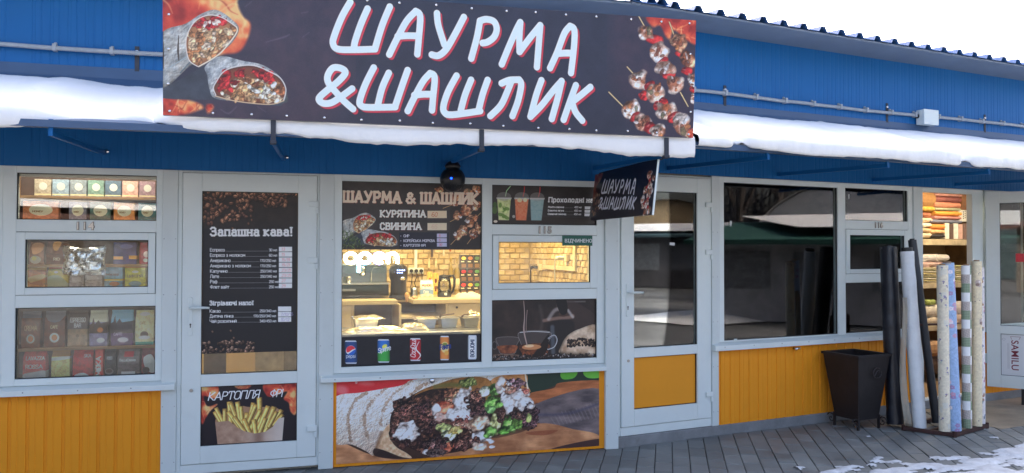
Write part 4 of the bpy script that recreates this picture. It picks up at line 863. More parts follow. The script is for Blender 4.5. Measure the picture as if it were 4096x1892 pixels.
poster('fries_poster', 'poster of french fries in a paper box low on the white door', a.finish('fries_print', 1.45, .45), -.5435, .0875, .2195, .6185, .0095)
# price board of shop 115
a = Art(1040, 496, (58, 52, 50)); a.corners((108,82),(2192,150),(2188,1108),(103,1105))
full = a.m_poly([(100,80),(2200,80),(2200,1110),(100,1110)], False); a.tex(full, (50, 45, 44), (64, 57, 54), 60, 4)
bm = a.m_poly([(970,850),(1530,845),(1720,850),(1720,1090),(970,1090)], False); a.put(bm, (36, 36, 48))
bm = a.m_poly([(1740,180),(2190,160),(2190,1105),(1740,1105)], False); a.put((bm[0], blur(bm[1], 25)), (40, 34, 33), .8)
wm = lambda pts: [(95+(x+20)/1190*850, 445+y/1060*620) for x, y in pts]
wraps(a, wm)
for k in range(240):
    x, y = 100+rb.rand()*330, 830+rb.rand()*270
    if (x-100)/330+(1105-y)/300 < 1.25: a.line([(x, y), (x+rb.randn()*22, y-14-rb.rand()*26)], 5+4*rb.rand(), ((52, 70, 34), (76, 96, 46), (38, 54, 28), (120, 134, 80))[rb.randint(4)], .85, False)
def kcol(lst):
    for (x, y, rx, ry, dk) in lst: meat(a, lambda p: p, x, y, rx, ry, int(x+y), dk)
for s_ in ([(1630,490),(1960,370)], [(1735,690),(2190,470)], [(1745,1030),(2190,560)], [(1990,1020),(2190,760)]): a.line(s_, 9, (190, 150, 100), .9, False)
kcol(((2140,210,70,60,True),(2030,260,80,60,True),(1830,330,90,60,True),(1810,430,60,40,True),(1840,600,80,70,True),(1960,530,90,80,True),(2080,450,90,70,True),(2150,440,60,60,True),(2090,640,76,62,True),(2030,710,90,80,True),(1930,820,90,76,True),(1840,900,74,66,True),(2090,890,72,80,True),(2150,790,50,80,True),(1570,210,60,46,True)))
for k in range(60): a.ell(150+rb.rand()*2000, 820-rb.rand()*760, 3, 3, (150, 136, 120), 0, .35)
for dx_, c in ((6, (150, 70, 50)), (0, (222, 194, 172))):
    a.text('ШАУРМА', 122+dx_, 378+dx_*.8, 150, c, .27, True, track=.24, dx=(1, .026), cond=.86); a.text('&', 1085+dx_, 404+dx_*.8, 140, c, .25, True, dx=(1, .02)); a.text('ШАШЛИК', 1305+dx_, 408+dx_*.8, 148, c, .27, True, track=.22, dx=(1, .02), cond=.84)
    a.text('КУРЯТИНА', 690+dx_*.6, 612+dx_*.5, 92, (232, 222, 206) if not dx_ else c, .26, True, track=.235, dx=(1, .008), cond=.93); a.text('СВИНИНА', 688+dx_*.6, 800+dx_*.5, 92, (232, 222, 206) if not dx_ else c, .26, True, track=.25, dx=(1, .006), cond=.95)
for k, (n_, yb) in enumerate((('СИР', 918), ('КОРЕЙСЬКА МОРКВА', 990), ('КАРТОПЛЯ ФРІ', 1060))):
    a.text('+', 990, yb, 32, (170, 170, 186), .2, False); a.text(n_, 1038, yb, 36, (200, 200, 212), .19, False, track=.19, cond=.95)
    y0_ = 866+k*68; price(a, 1536, y0_, 1686, y0_+60, ('5', '5', '30')[k], (196, 90, 110), (176, 174, 198))
price(a, 1395, 526, 1686, 638, '60', (190, 110, 70), (214, 190, 160)); price(a, 1395, 708, 1686, 818, '65', (206, 176, 150), (218, 196, 168))
poster('menu_poster', 'price board with wraps and kebabs in the top of the main shop window', a.finish('price_board_print', 1.35, .4), .404, 1.437, 1.569, 2.062, .0255)
# strip of drink cans below
a = Art(1040, 214, (20, 22, 30)); a.corners((65,888),(1388,852),(1390,1118),(58,1165))
full = a.m_poly([(0,800),(1500,800),(1500,1200),(0,1200)], False); a.tex(full, (18, 20, 28), (26, 28, 36), 50, 2)
def can(x0, y0, x1, y1, c, c2=None):
    w_ = x1-x0; p_ = [(x0+w_*.1,y0),(x1-w_*.1,y0),(x1,y0+20),(x1,y1-16),(x1-w_*.1,y1),(x0+w_*.1,y1),(x0,y1-16),(x0,y0+20)]
    bm = a.m_poly(p_, False); a.put(bm, c)
    if c2 is not None: a.poly([(x0,(y0+y1)/2+20),(x1,(y0+y1)/2-40),(x1,y1-16),(x1-w_*.1,y1-4),(x0+w_*.1,y1-4),(x0,y1-16)], c2, 1, False)
    (bx0, bx1, by0, by1), m_ = bm; gx = np.linspace(-1, 1, bx1-bx0)[None, :]; a.a[by0:by1, bx0:bx1] *= (1-(m_*np.abs(gx)**3*.5))[..., None]
    a.poly([(x0+w_*.1,y0),(x1-w_*.1,y0),(x1-w_*.02,y0+12),(x0+w_*.02,y0+12)], (190, 194, 200), 1, False); a.poly([(x0+w_*.03,y1-12),(x1-w_*.03,y1-12),(x1-w_*.1,y1),(x0+w_*.1,y1)], (170, 176, 186), 1, False)
can(90,920,207,1142,(34, 66, 118)); a.ell(147,1013,46,46,(226, 230, 236)); a.poly([(105,1000),(125,975),(165,972),(188,995),(160,1008),(130,1030),(110,1030)], (204, 48, 60)); a.poly([(122,1050),(150,1030),(190,1005),(190,1030),(165,1056),(140,1058)], (40, 90, 170)); a.text('pepsi', 104, 1084, 30, (220, 228, 240), .13, False)
can(402,908,517,1132,(44, 104, 178),(58, 150, 66)); a.ell(470,975,26,18,(206, 196, 80),-.5); a.text('Sprite', 412, 1040, 42, (236, 244, 240), .17, False, .25, (1, -.28), .12, .85)
can(710,898,817,1116,(170, 28, 42)); a.line([(800,930),(770,1000),(812,1060),(780,1105)], [4, 12, 4], (230, 216, 216)); a.text('Coca', 762, 1082, 46, (240, 228, 228), .12, False, .2, (.05, -1), .08, .8); a.text('Cola', 764, 1000, 46, (240, 228, 228), .12, False, .2, (.05, -1), .08, .8)
can(1000,876,1088,1110,(220, 126, 62)); a.ell(1046,985,38,52,(232, 180, 120)); a.ell(1046,958,24,16,(110, 120, 50)); a.text('Fanta', 1002, 1010, 46, (30, 48, 110), .22, False, .15, (1, -.18), .1, .72); a.ell(1062,1040,20,22,(236, 150, 70))
can(1268,870,1354,1102,(206, 212, 218)); a.text('BORJOMI', 1328, 1078, 34, (30, 46, 76), .2, False, 0., (0, -1), .2, .85)
poster('drinks_sticker', 'black window strip with five soft drink cans under the shop window', a.finish('can_print', 1.6, .35), .404, 1.437, .7245, .934, .0255)
# cold drinks menu
a = Art(760, 268, (48, 44, 44)); a.corners((46,64),(662,72),(683,303),(46,301))
full = a.m_poly([(40,60),(700,60),(700,310),(40,310)], False); a.tex(full, (42, 38, 37), (54, 49, 47), 50, 6)
a.poly([(40,250),(700,262),(700,310),(40,310)], (40, 32, 28), .8, False)
for cx, c0, c1_, st_ in ((118, (150, 160, 96), (196, 200, 150), (150, 190, 140)), (224, (206, 150, 112), (190, 92, 58), (190, 50, 46)), (317, (150, 170, 168), (118, 148, 150), (190, 60, 60))):
    a.line([(cx+8, 128), (cx+14, 96), (cx+(38 if cx < 150 else 14), 66)], 5, st_, 1, False); bm = a.m_poly([(cx-42,142),(cx+42,142),(cx+32,278),(cx-32,278)], False); a.tex(bm, c0, c1_, 14, int(cx)); a.put((bm[0], bm[1]*np.linspace(0, 1, bm[1].shape[0])[:, None]), c1_, .6); a.rim(bm, (60, 60, 54), 3, .5)
    a.ell(cx, 130, 42, 26, (150, 150, 146), 0, .45); a.poly([(cx-46,136),(cx+46,136),(cx+44,146),(cx-44,146)], (190, 190, 186), .8, False)
for k in range(9): a.ell(95+rb.rand()*50, 165+rb.rand()*100, 15, 10, (86, 120, 46), rb.rand()*3, .8); a.ell(95+rb.rand()*50, 165+rb.rand()*100, 10, 7, (196, 206, 140), rb.rand()*3, .6)
a.ell(212, 152, 14, 12, (230, 190, 150)); a.ell(245, 150, 12, 12, (236, 206, 170)); a.ell(62, 215, 16, 22, (70, 92, 44)); a.ell(64, 180, 12, 16, (60, 84, 40)); a.ell(68, 286, 12, 8, (190, 180, 166)); a.ell(178, 254, 9, 9, (150, 146, 140))
a.text('Прохолодні напої', 388, 160, 27, WHT, .25, True, track=.26, cond=.98)
for k, n_ in enumerate(('Мохіто класичне', 'Блакитна лагуна', 'Освіжаючий лимонад')):
    y = 197+k*22; L = a.text(n_, 386, y, 11, WHT, .2, False, track=.16, cond=.9); x = 390+L
    while x < 540: a.ell(x, y-1, 1., 1., (190, 190, 190)); x += 5
    a.text('450 мл', 546, y, 11, WHT, .2, False, track=.16); a.poly([(608+k*.8,186+k*22),(644,186+k*22),(642,204+k*22),(610+k*.8,204+k*22)], (220, 214, 210), 1, False)
poster('menu_poster', 'cold drinks menu with three plastic cups above number 115', a.finish('cold_drinks_print', 1.5, .4), 1.5255, 2.3715, 1.7685, 2.0615, .0255)
# coffee picture
a = Art(680, 370, (34, 26, 24)); a.corners((43,765),(683,760),(685,1115),(43,1133))
full = a.m_poly([(30,750),(700,750),(700,1140),(30,1140)], False); a.tex(full, (22, 18, 18), (52, 38, 34), 90, 6)
a.line([(470,775),(620,775)], 8, (120, 116, 116), .6, soft=8); a.poly([(440,800),(520,760),(700,870),(700,960),(560,960)], (58, 44, 42), .5)
bm = a.m_poly([(395,905),(550,900),(520,1100),(400,1105)]); a.put((bm[0], blur(bm[1], 6)), (26, 22, 24)); a.line([(418,930),(424,1085)], 26, (84, 90, 98), .7, soft=12); a.line([(365,890),(450,876),(520,872),(545,862)], 20, (128, 100, 86), .8, soft=10); a.line([(395,880),(430,830),(470,815)], 22, (150, 140, 134), .7, soft=12); a.line([(545,870),(515,828)], 16, (170, 166, 162), .7, soft=10); a.ell(485, 852, 28, 14, (60, 40, 34)); a.poly([(440,760),(500,760),(510,840),(470,850)], (14, 12, 14))
a.line([(345,960),(355,880),(340,800)], 20, (90, 78, 76), .35, soft=18)
def cup(x0, x1, y0, y1, cf_, al):
    bm = a.m_poly([(x0,y0),(x1,y0),(x1-10,(y0+y1)/2),(x1-(x1-x0)*.18,y1),(x0+(x1-x0)*.18,y1),(x0+8,(y0+y1)/2)]); a.put(bm, (70, 62, 60), .75*al); a.rim(bm, (190, 186, 182), 3, .7*al)
    bm = a.m_poly([(x0+6,y0+(y1-y0)*.52),(x1-8,y0+(y1-y0)*.5),(x1-18,y1-14),(x1-(x1-x0)*.22,y1-3),(x0+(x1-x0)*.22,y1-3),(x0+16,y1-20)]); a.tex(bm, cf_[0], cf_[1], 22, 3)
cup(75, 208, 992, 1092, ((60, 26, 18), (150, 84, 50)), .9); a.ell(60, 1040, 18, 26, (110, 106, 106), 0, .5); a.ell(60, 1040, 12, 20, (30, 24, 24))
cup(216, 402, 958, 1112, ((24, 12, 10), (140, 72, 40)), 1.); a.poly([(330,1060),(395,975),(390,1050),(360,1108),(300,1112)], (20, 14, 14), .9); a.line([(395,1000),(430,982),(446,1010),(430,1050),(392,1066)], 9, (170, 172, 176)); a.line([(395,1000),(430,984),(444,1010),(428,1048),(392,1064)], 4, (70, 64, 64)); a.line([(218,962),(300,956),(400,962)], 3, (214, 210, 206))
a.ell(290, 1052, 60, 16, (176, 116, 74)); a.ell(275, 1045, 30, 9, (206, 170, 130)); a.line([(240,765),(246,860),(242,950),(262,1040)], [3, 5, 9, 6], (150, 130, 122)); a.line([(262,825),(256,900),(256,960)], 5, (120, 100, 94))
bm = a.m_poly([(468,1095),(475,1040),(510,985),(580,945),(700,925),(700,1100),(600,1105)]); a.tex(bm, (150, 118, 92), (206, 186, 162), 40, 3); a.shade(bm, -6, 8, 10, .8)
for k in range(90): x, y = 512+rb.rand()*185, 1000+rb.rand()*44; a.bean(x, y+.12*abs(x-600), 8, rb.rand()*6, ((52, 34, 30), (36, 24, 22), (76, 54, 46))[rb.randint(3)])
a.poly([(43,1100),(160,1095),(260,1108),(250,1140),(43,1140)], (120, 92, 76), .7)
for k in range(230): a.bean(44+rb.rand()*640, 1104+rb.rand()*30-8*(rb.rand() < .2), 8, rb.rand()*6, ((60, 46, 42), (34, 26, 26), (104, 92, 88), (150, 142, 140), (46, 34, 32))[rb.randint(5)])
poster('coffee_poster', 'dark poster of glass coffee cups and a sack of beans under the service hatch', a.finish('coffee_picture_print', 1.5, .4), 1.5255, 2.3715, .7245, 1.1805, .0255)
# big wrap picture on the yellow base
a = Art(1500, 438, (60, 40, 32)); a.corners((60,155),(2495,45),(2495,775),(57,938))
a.poly([(40,140),(780,100),(650,190),(300,255),(40,310)], (190, 40, 46)); a.ell(110, 230, 60, 40, (226, 150, 150), .3, .5, 20); a.ell(330, 170, 70, 20, (216, 120, 120), .1, .5, 14); a.ell(240, 160, 12, 12, (240, 200, 196), 0, .7, 5)
a.poly([(1780,60),(2510,20),(2510,190),(2130,175),(1840,280)], (26, 44, 34)); a.poly([(2140,60),(2285,50),(2255,115),(2150,125)], (86, 160, 50), .95); a.poly([(2350,50),(2510,45),(2510,108),(2385,112)], (96, 170, 56), .95)
bm = a.m_poly([(1830,270),(2060,215),(2130,160),(2510,140),(2510,235),(2000,352),(1870,380)]); a.tex(bm, (120, 66, 36), (176, 104, 62), 26, 4, ax=4)
bm = a.m_poly([(1880,375),(2510,222),(2510,690),(2250,620),(1920,545)]); a.tex(bm, (66, 58, 60), (124, 108, 106), 40, 7, ax=3); 
for k in range(14): a.line([(2040+k*34, 500-k*12+rb.randn()*10), (2090+k*34, 575-k*7)], [4, 14, 3], (150, 140, 140), .5, soft=8)
a.line([(1900,470),(2200,460),(2510,360)], 26, (64, 60, 76), .7, soft=14)
bm = a.m_poly([(30,710),(380,850),(740,890),(1050,850),(1500,690),(1930,555),(2250,612),(2510,690),(2510,960),(30,960)]); a.tex(bm, (158, 102, 66), (206, 150, 106), 26, 5, ax=5); a.put((bm[0], bm[1]*fbm(a.w, a.h, 70, 21, 3)[bm[0][2]:bm[0][3], bm[0][0]:bm[0][1]]), (110, 64, 40), .55); a.poly([(1820,640),(2100,620),(2000,668),(1850,665)], (120, 56, 36), .6); a.poly([(2050,800),(2510,705),(2510,800),(2200,830)], (52, 34, 34), .9)
tort = [(30,320),(300,252),(650,187),(770,130),(1200,88),(1590,82),(1480,140),(1330,110),(1150,120),(1010,165),(850,225),(700,315),(610,395),(562,455),(550,560),(500,600),(440,720),(400,855),(330,815),(200,752),(30,715)]
bm = a.m_poly(tort); a.tex(bm, (204, 188, 174), (246, 240, 234), 22, 6); a.tex(bm, (176, 146, 122), (244, 238, 230), 8, 16, .25); 
(bx0, bx1, by0, by1), m_ = bm; gy = np.linspace(0, 1, by1-by0)[:, None]; a.put((bm[0], m_*np.clip(gy*1.5-.55, 0, 1)), (140, 110, 88), .7)
a.emboss(bm, 20, 3, 1.6); a.emboss(bm, 7, 5, .9)
for s_ in ([(340,255),(240,320),(185,420),(165,520),(180,640)], [(505,215),(380,340),(320,450),(315,560),(340,680)], [(745,145),(570,280),(490,420),(460,560)], [(890,165),(800,215),(730,275)], [(180,640),(185,720)], [(660,330),(600,400)]):
    sp_ = spline(s_, 8, False)
    for x, y in sp_: a.organic(x, y, 17, 15, (128, 96, 74), (176, 146, 120), 2, 6, 1.3, .0, al=.5, hard=3, dome=0)
bm = a.m_poly([(500,600),(552,560),(556,700),(610,780),(700,835),(745,885),(600,868),(470,800),(400,855),(440,720)]); a.tex(bm, (170, 128, 92), (214, 184, 150), 16, 8); a.line([(470,640),(430,760),(410,860)], 30, (96, 62, 40), .6, soft=14); a.poly([(405,790),(500,810),(640,868),(730,888),(560,890),(410,860)], (44, 30, 28), .9)
bm = a.m_poly([(1010,165),(1150,120),(1330,105),(1440,120),(1490,190),(1440,330),(1200,260),(900,300),(720,330),(850,228)]); a.tex(bm, (110, 72, 34), (164, 110, 58), 24, 9)
bm = a.m_poly([(1480,150),(1580,90),(1800,75),(1820,180),(1835,260),(1600,260)]); a.tex(bm, (150, 96, 50), (196, 140, 90), 24, 5); a.line([(1800,80),(1815,170),(1832,262)], 14, (216, 190, 170))
dark = a.m_poly([(562,455),(700,330),(850,250),(1000,215),(1240,235),(1440,340),(1500,420),(1530,600),(1440,700),(1300,790),(1060,845),(860,840),(700,770),(562,690)]); a.tex(dark, (24, 16, 16), (64, 40, 32), 16, 3); fill(a, [(580,470),(700,350),(850,270),(1000,235),(1240,250),(1430,350),(1490,430),(1500,600),(1420,690),(1290,780),(1060,830),(860,820),(710,755),(585,670)], 110, ((84,54,42),(60,38,32),(110,72,56),(48,30,28),(134,84,62)), 44, 5, 10)
a.organic(1255, 165, 90, 52, (66, 76, 34), (140, 146, 84), 3, 14, .5, 1.2); a.line([(960,200),(1100,180),(1200,190)], 40, (92, 92, 44), .7, soft=18)
MT = ((52, 32, 28), (70, 44, 36), (38, 24, 24), (88, 58, 48)); RD = ((188, 84, 62), (206, 120, 92)); 
def meatz(cx, cy, rx, ry, n_, seed, pal=MT):
    rg = np.random.RandomState(seed); a.organic(cx, cy, rx*1.1, ry*1.1, np.array(pal[2 % len(pal)])*.8, np.array(pal[1])*1.25, seed, 12, .7, 1.6)
    for k in range(max(5, n_//2)):
        t_, r_ = rg.rand()*6.28, rg.rand()**.5*.8; c = np.array(pal[rg.randint(len(pal))])*(.9+.6*rg.rand()); a.organic(cx+rx*r_*math.cos(t_), cy+ry*r_*math.sin(t_), rx*.38, ry*.34, c*.5, np.minimum(255, c*1.8), seed+k, 7, .9, 1.6, rot=t_)
    for k in range(n_*2): t_, r_ = rg.rand()*6.28, rg.rand()**.5; a.ell(cx+rx*r_*math.cos(t_), cy+ry*r_*math.sin(t_), 3+4*rg.rand(), 2.5, (176, 156, 148), rg.rand()*3, .5, 2)
def sauce(cx, cy, rx, ry, seed, c=(220, 212, 208)):
    c = np.array(c); a.organic(cx, cy, rx, ry, c*.70*np.array((1, .93, .88)), np.minimum(255, c*1.08), seed, 16, .85, .7); a.organic(cx-rx*.1, cy-ry*.2, rx*.5, ry*.4, c*.92, (244, 242, 240), seed+2, 12, .8, .4, al=.7)
def leaf(cx, cy, rx, ry, seed, c=(112, 160, 74)):
    c = np.array(c); a.organic(cx, cy, rx, ry, c*.45, np.minimum(255, c*1.3), seed, 18, .55, 1.3); a.line([(cx-rx*.5, cy+ry*.5), (cx-rx*.1, cy), (cx+rx*.5, cy-ry*.5)], [2, 6, 2], np.minimum(255, c*1.6), .4, soft=3)
meatz(690,200+200,110,90,10,1); meatz(850,430,120,90,14,2); a.organic(1030, 385, 100, 66, (150, 62, 44), (214, 124, 92), 4, 16, .5, .8); meatz(930,540,130,70,14,4); meatz(640,560,90,66,12,5); sauce(965,420,50,70,6); sauce(1000,500,60,40,7,(206,170,156))
meatz(1120,300,80,60,6,8,((150,100,70),(120,76,56),(100,64,50))); sauce(1220,330,90,110,9); meatz(1345,330,90,80,16,10); meatz(1380,440,110,70,14,11,((36,24,24),(50,32,30),(28,18,20),(80,60,56))); sauce(1180,470,120,60,12); meatz(1240,560,110,50,12,13,((120,64,50),(96,54,46),(140,90,74)))
a.organic(1360, 540, 110, 72, (170, 128, 100), (226, 198, 172), 2, 18, .6, .8); meatz(600,650,56,60,8,31); sauce(720,650,110,100,14); sauce(640,620,60,40,15); meatz(690,740,60,40,6,16); a.organic(1040, 770, 150, 70, (140, 62, 44), (200, 112, 82), 5, 18, .5, .8, rot=-.4); leaf(1050,600,80,46,17,(176,180,110)); leaf(1080,680,70,60,18,(196,200,150)); a.organic(1150, 620, 64, 42, (150, 124, 60), (214, 190, 120), 1, 12, .5, .8); meatz(960,740,120,56,18,19,((30,20,20),(46,28,26),(24,16,18),(70,50,46))); sauce(880,830,30,26,20); meatz(970,835,80,36,10,21,((30,22,22),(60,44,40),(150,130,120)))
meatz(1200,740,80,70,10,51); sauce(1400,690,90,80,22); meatz(1330,730,50,46,8,23); sauce(1380,770,60,36,24,(206,176,156)); sauce(1490,780,26,12,25)
leaf(1500,235,66,66,26); leaf(1420,240,50,50,27,(196,206,170)); leaf(1510,350,90,62,28); leaf(1480,420,60,40,29,(140,196,110)); leaf(1520,560,50,120,30,(190,186,120)); leaf(1470,640,60,50,31); leaf(1640,540,46,90,32); leaf(1600,620,70,40,33,(96,150,60)); leaf(1740,560,80,56,34,(84,112,50)); leaf(1660,610,56,36,35)
meatz(1690,190,90,56,12,36,((70,50,50),(90,66,70),(50,34,36),(160,140,136))); meatz(1630,230,70,36,8,37,((150,110,90),(120,80,66))); sauce(1560,180,50,60,38,(226,206,196)); sauce(1640,370,80,110,39); sauce(1760,280,90,46,40); sauce(1800,370,70,60,41); a.organic(1800, 240, 36, 32, (140, 70, 60), (196, 120, 104), 3, 9, .6); meatz(1740,470,90,40,10,42); meatz(1850,490,80,100,20,43,((32,20,22),(44,28,30),(60,40,40),(26,18,22))); sauce(1860,390,40,30,44); leaf(1830,500,30,40,45,(150,160,90)); meatz(1575,480,34,60,8,46)
a.poly([(1430,700),(1600,660),(1720,610),(1890,575),(1760,640),(1560,690)], (70, 46, 34), .7); pass
MWR = a.finish('wrap_print', 1.55, .38, .05, grain=.02)
poster('wrap_poster', 'wide photo poster of a filled meat wrap on the yellow base panel', MWR, .366, 2.392, .028, .616, -.0045)
# OPEN plate in Ukrainian
t = thing('open_plate', 'small green plate with white letters on the service hatch', 'sign', (2.2055, -.0165, 1.602)); MB().box(-.1255, .1255, 0, .003, 0, .079).build('plate', pmat('green_plate', (.012, .11, .075), .4, var=.04), t, .001)
text_mesh('lettering', 'ВІДЧИНЕНО', .0375, pmat('white_print', (.8, .8, .8), .5), t, .0004, .0008, (-.107, -.0006, .026), spacing=1.0)
# sign on the open door leaf
SMR = pmat('dark_red_print', (.22, .02, .035), .5)
o = text_mesh('lettering', 'SAMILU', .089, SMR, ol, .0004, .001, (.218, -.0132, .655), (R(90), R(90), 0), spacing=1.05)
MB().bar((.222, -.0131, .66), (.21, -.0131, .69), .001, .003).bar((.282, -.0131, .66), (.297, -.0131, .69), .001, .003).bar((.21, -.0131, .69), (.297, -.0131, .69), .001, .003).build('logo_outline', SMR, ol)
mb = MB(); mb.tube([(.152+.012*math.cos(k*.524), -.0131, .66+.012*math.sin(k*.524)) for k in range(12)], .0012, 6, closed=True); mb.build('print_mark', pmat('grey_print', (.3, .3, .32), .5), ol)
for k in range(2): MB().box(.185+k*.01, .187+k*.01, -.0134, -.0126, .36, .62).build('print_line', pmat('grey_print', (.3, .3, .32), .5), ol)
st = MB().box(.262, .42, -.0075, -.0065, 1.455, 1.54).build('red_sticker', pmat('red_sticker', (.62, .02, .03), .4), ol)
# ---------------------------------------------------------------- rooms behind the windows
def room(name, frame, x0, x1, y0, y1, z1, mat, floor_mat=None, open_front=True):
    mb = MB(); mb.box(x0-.05, x0, y0, y1, 0, z1); mb.box(x1, x1+.05, y0, y1, 0, z1); mb.box(x0-.05, x1+.05, y1, y1+.05, 0, z1); mb.box(x0-.05, x1+.05, y0, y1+.05, z1, z1+.05); mb.box(x0, x1, y0, y1, -.02, .012)
    o = mb.build(name, mat); o.matrix_world = frame; return tag(o, kind='structure')
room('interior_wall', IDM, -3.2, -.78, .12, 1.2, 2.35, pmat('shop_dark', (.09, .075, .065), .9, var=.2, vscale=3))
room('interior_wall', IDM, -.72, 2.452, .12, 2.06, 2.42, pmat('cafe_wall', (.55, .44, .27), .85, var=.1, vscale=3))
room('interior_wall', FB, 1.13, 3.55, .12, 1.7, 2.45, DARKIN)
mb = MB()
for z0_, z1_, q_ in ((0, 2.45, [(.045, .12), (.065, .12), (.375, 1.9), (.355, 1.9)]), (0, 2.45, [(1.05, .12), (1.08, .12), (1.08, 1.9), (1.05, 1.9)]), (0, 2.45, [(.355, 1.9), (1.08, 1.9), (1.08, 1.95), (.355, 1.95)]), (2.45, 2.5, [(.045, .12), (1.08, .12), (1.08, 1.95), (.37, 1.95)]), (-.02, .012, [(.045, .12), (1.08, .12), (1.08, 1.95), (.37, 1.95)])): mb.loft([[(x, y, z0_) for x, y in q_], [(x, y, z1_) for x, y in q_]])
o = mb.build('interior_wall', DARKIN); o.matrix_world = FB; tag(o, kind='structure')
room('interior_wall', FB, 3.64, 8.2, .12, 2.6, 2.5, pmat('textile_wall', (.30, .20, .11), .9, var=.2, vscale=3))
# stone-look bricks on the back wall of the cafe
bwm = []; BRK = []
for k, c in enumerate(((.60, .47, .27), (.52, .39, .21), (.66, .54, .34), (.56, .42, .24))): BRK.append(pmat('brick_%d' % k, c, .85, var=.2, vscale=14, bump=.5, bscale=30))
for k in range(8):
    rg = random.Random(k); a_, b_ = .049, .0245; q = [(-a_, -b_), (a_, -b_), (a_, b_), (-a_, b_)]; q = [(x+rg.uniform(-.003, .003), z+rg.uniform(-.003, .003)) for x, z in q]
    me = bpy.data.meshes.new('brick'); me.from_pydata([(x, 0, z) for x, z in q]+[(x*.93, -.008-rg.uniform(0, .004), z*.88) for x, z in q], [], [(4,5,6,7),(0,1,5,4),(1,2,6,5),(2,3,7,6),(3,0,4,7)]); me.materials.append(BRK[k % 4]); bwm.append(me)
bw = MB().box(-.70, 2.452, 2.046, 2.056, 1.0, 2.4).box(2.442, 2.452, .13, 2.046, 1.0, 2.4).build('interior_wall', pmat('mortar', (.40, .31, .18), .95, var=.2, vscale=9)); tag(bw, kind='structure')
rgb = random.Random(5); nb = 0
for j in range(12):
    for i in range(46):
        x = .38+i*.106+(.053 if j % 2 else 0); z = 1.17+j*.056
        side = x > 2.40
        if z > 1.70 or x > 4.2: continue
        vis = (.5 < x < 1.95 and z < 1.66) or (2.05 < x < 2.40 and 1.19 < z < 1.68) or (side and 1.19 < z < 1.68)
        if not vis or nb >= 296: continue
        o = bpy.data.objects.new('brick', bwm[rgb.randrange(8)]); col.objects.link(o); o.parent = bw; o.location = (2.4415, 1.99-(x-2.40), z) if side else (x, 2.0455, z)
        if side: o.rotation_euler = (0, 0, R(-90))
        o.scale = (rgb.uniform(.93, 1.), 1, rgb.uniform(.93, 1.02)); nb += 1
# ceiling lamps (lit)
def lamp(label, frame, x, y, z, w_, l_, power, colr, cat='lamp'):
    t = thing('ceiling_lamp', label, cat, (x, y, z), frame=frame); MB().box(-l_/2-.02, l_/2+.02, -w_/2-.02, w_/2+.02, .0, .03).build('housing', PVC, t, .004)
    MB().box(-l_/2, l_/2, -w_/2, w_/2, -.012, -.001).build('diffuser', pmat('lamp_diffuser_%d' % int(power), (.9, .88, .8), .5, emit=colr, estr=3.), t)
    ld = bpy.data.lights.new('lamp_light', 'AREA'); ld.shape = 'RECTANGLE'; ld.size = l_; ld.size_y = w_; ld.energy = power; ld.color = colr
    lo = bpy.data.objects.new('lamp_light', ld); col.objects.link(lo); lo.parent = t; lo.location = (0, 0, -.02); return t
lamp('warm ceiling lamp above the cafe counter', IDM, 1.1, 1.0, 2.36, .35, 1.2, 7, (1, .75, .38))
lamp('warm ceiling lamp deeper in the cafe, right side', IDM, 2.05, .9, 2.36, .3, .5, 3.4, (1, .75, .38))
lamp('warm ceiling lamp in the textile shop', FB, 4.9, .42, 2.44, .25, 1.2, 4.6, (1, .82, .58))
lamp('ceiling lamp in the dim coffee shop 114', IDM, -1.3, .22, 2.30, .06, .8, 1.1, (1, .86, .66))

# ---- cafe: neon sign, counter, machines
nm = lambda c, e, s_: pmat('neon_%d' % int(s_*10+c[0]*99+c[1]*9), c, .3, emit=e, estr=s_)
ne = thing('neon_sign', 'glowing white and coloured neon sign reading open in the shop window', 'sign', (.422, .11, 1.435))
def arc(cx, cz, r, a0, a1, n=18, sx=1.): return [(cx+r*sx*math.cos(R(a0+(a1-a0)*k/n)), 0, cz+r*math.sin(R(a0+(a1-a0)*k/n))) for k in range(n+1)]
r_ = .036; LET = (('neon_letter', arc(.05, .07, r_, 90, 450, 24, 1.1), (1, .82, .45)), ('neon_letter', [(.11, 0, -.035), (.11, 0, .06)]+arc(.155, .07, r_, 180, -170, 22, 1.1), (.25, .75, 1.)), ('neon_letter', [(.222, 0, .068), (.298, 0, .075)]+arc(.26, .07, r_, 12, 310, 20, 1.05), (.62, .35, 1.)), ('neon_letter', [(.325, 0, .03), (.325, 0, .105), (.325, 0, .08)]+arc(.36, .072, .035, 170, 0, 10)+[(.395, 0, .03)], (1, .85, .55)))
for k, (n_, pts, e) in enumerate(LET):
    MB().tube(pts, .0075, 8).build(n_, nm((.95, .95, .95), tuple(.3*x+.7 for x in e), 13+k), ne, smooth=True); MB().tube([(x, .012, z) for x, y, z in pts], .0135, 8).build('glow_rim', nm(e, e, 3.0+.1*k), ne, smooth=True)  # wider dim tubes behind the letters stand in for their coloured glow
hal = (((.05, .07), (1, .7, .2)), ((.155, .07), (.1, .6, 1)), ((.26, .07), (.5, .2, 1)), ((.36, .07), (1, .75, .3)))
MB().box(-.005, .41, .014, .018, -.04, .115).build('clear_backing', GLASS, ne)
for k, ((x, z), e) in enumerate(hal): MB().tube([(x+.06*math.cos(q*.5236), .024, z+.052*math.sin(q*.5236)) for q in range(12)], .004, 6, closed=True).build('back_tube', nm(e, e, 5+k), ne) if False else None
ct = thing('back_counter', 'cream kitchen counter with drawers along the cafe back wall', 'counter', (0, 1.2, 0))
TOPM = pmat('counter_top', (.62, .50, .30), .4, var=.08, vscale=6)
for x0, x1 in ((.40, .965), (1.10, 1.95)): MB().box(x0, x1, -.02, .80, 1.085, 1.125).build('counter_top', TOPM, ct, .004)
MB().box(.965, 1.10, .3, .80, 1.085, 1.115).build('counter_top', TOPM, ct, .003)
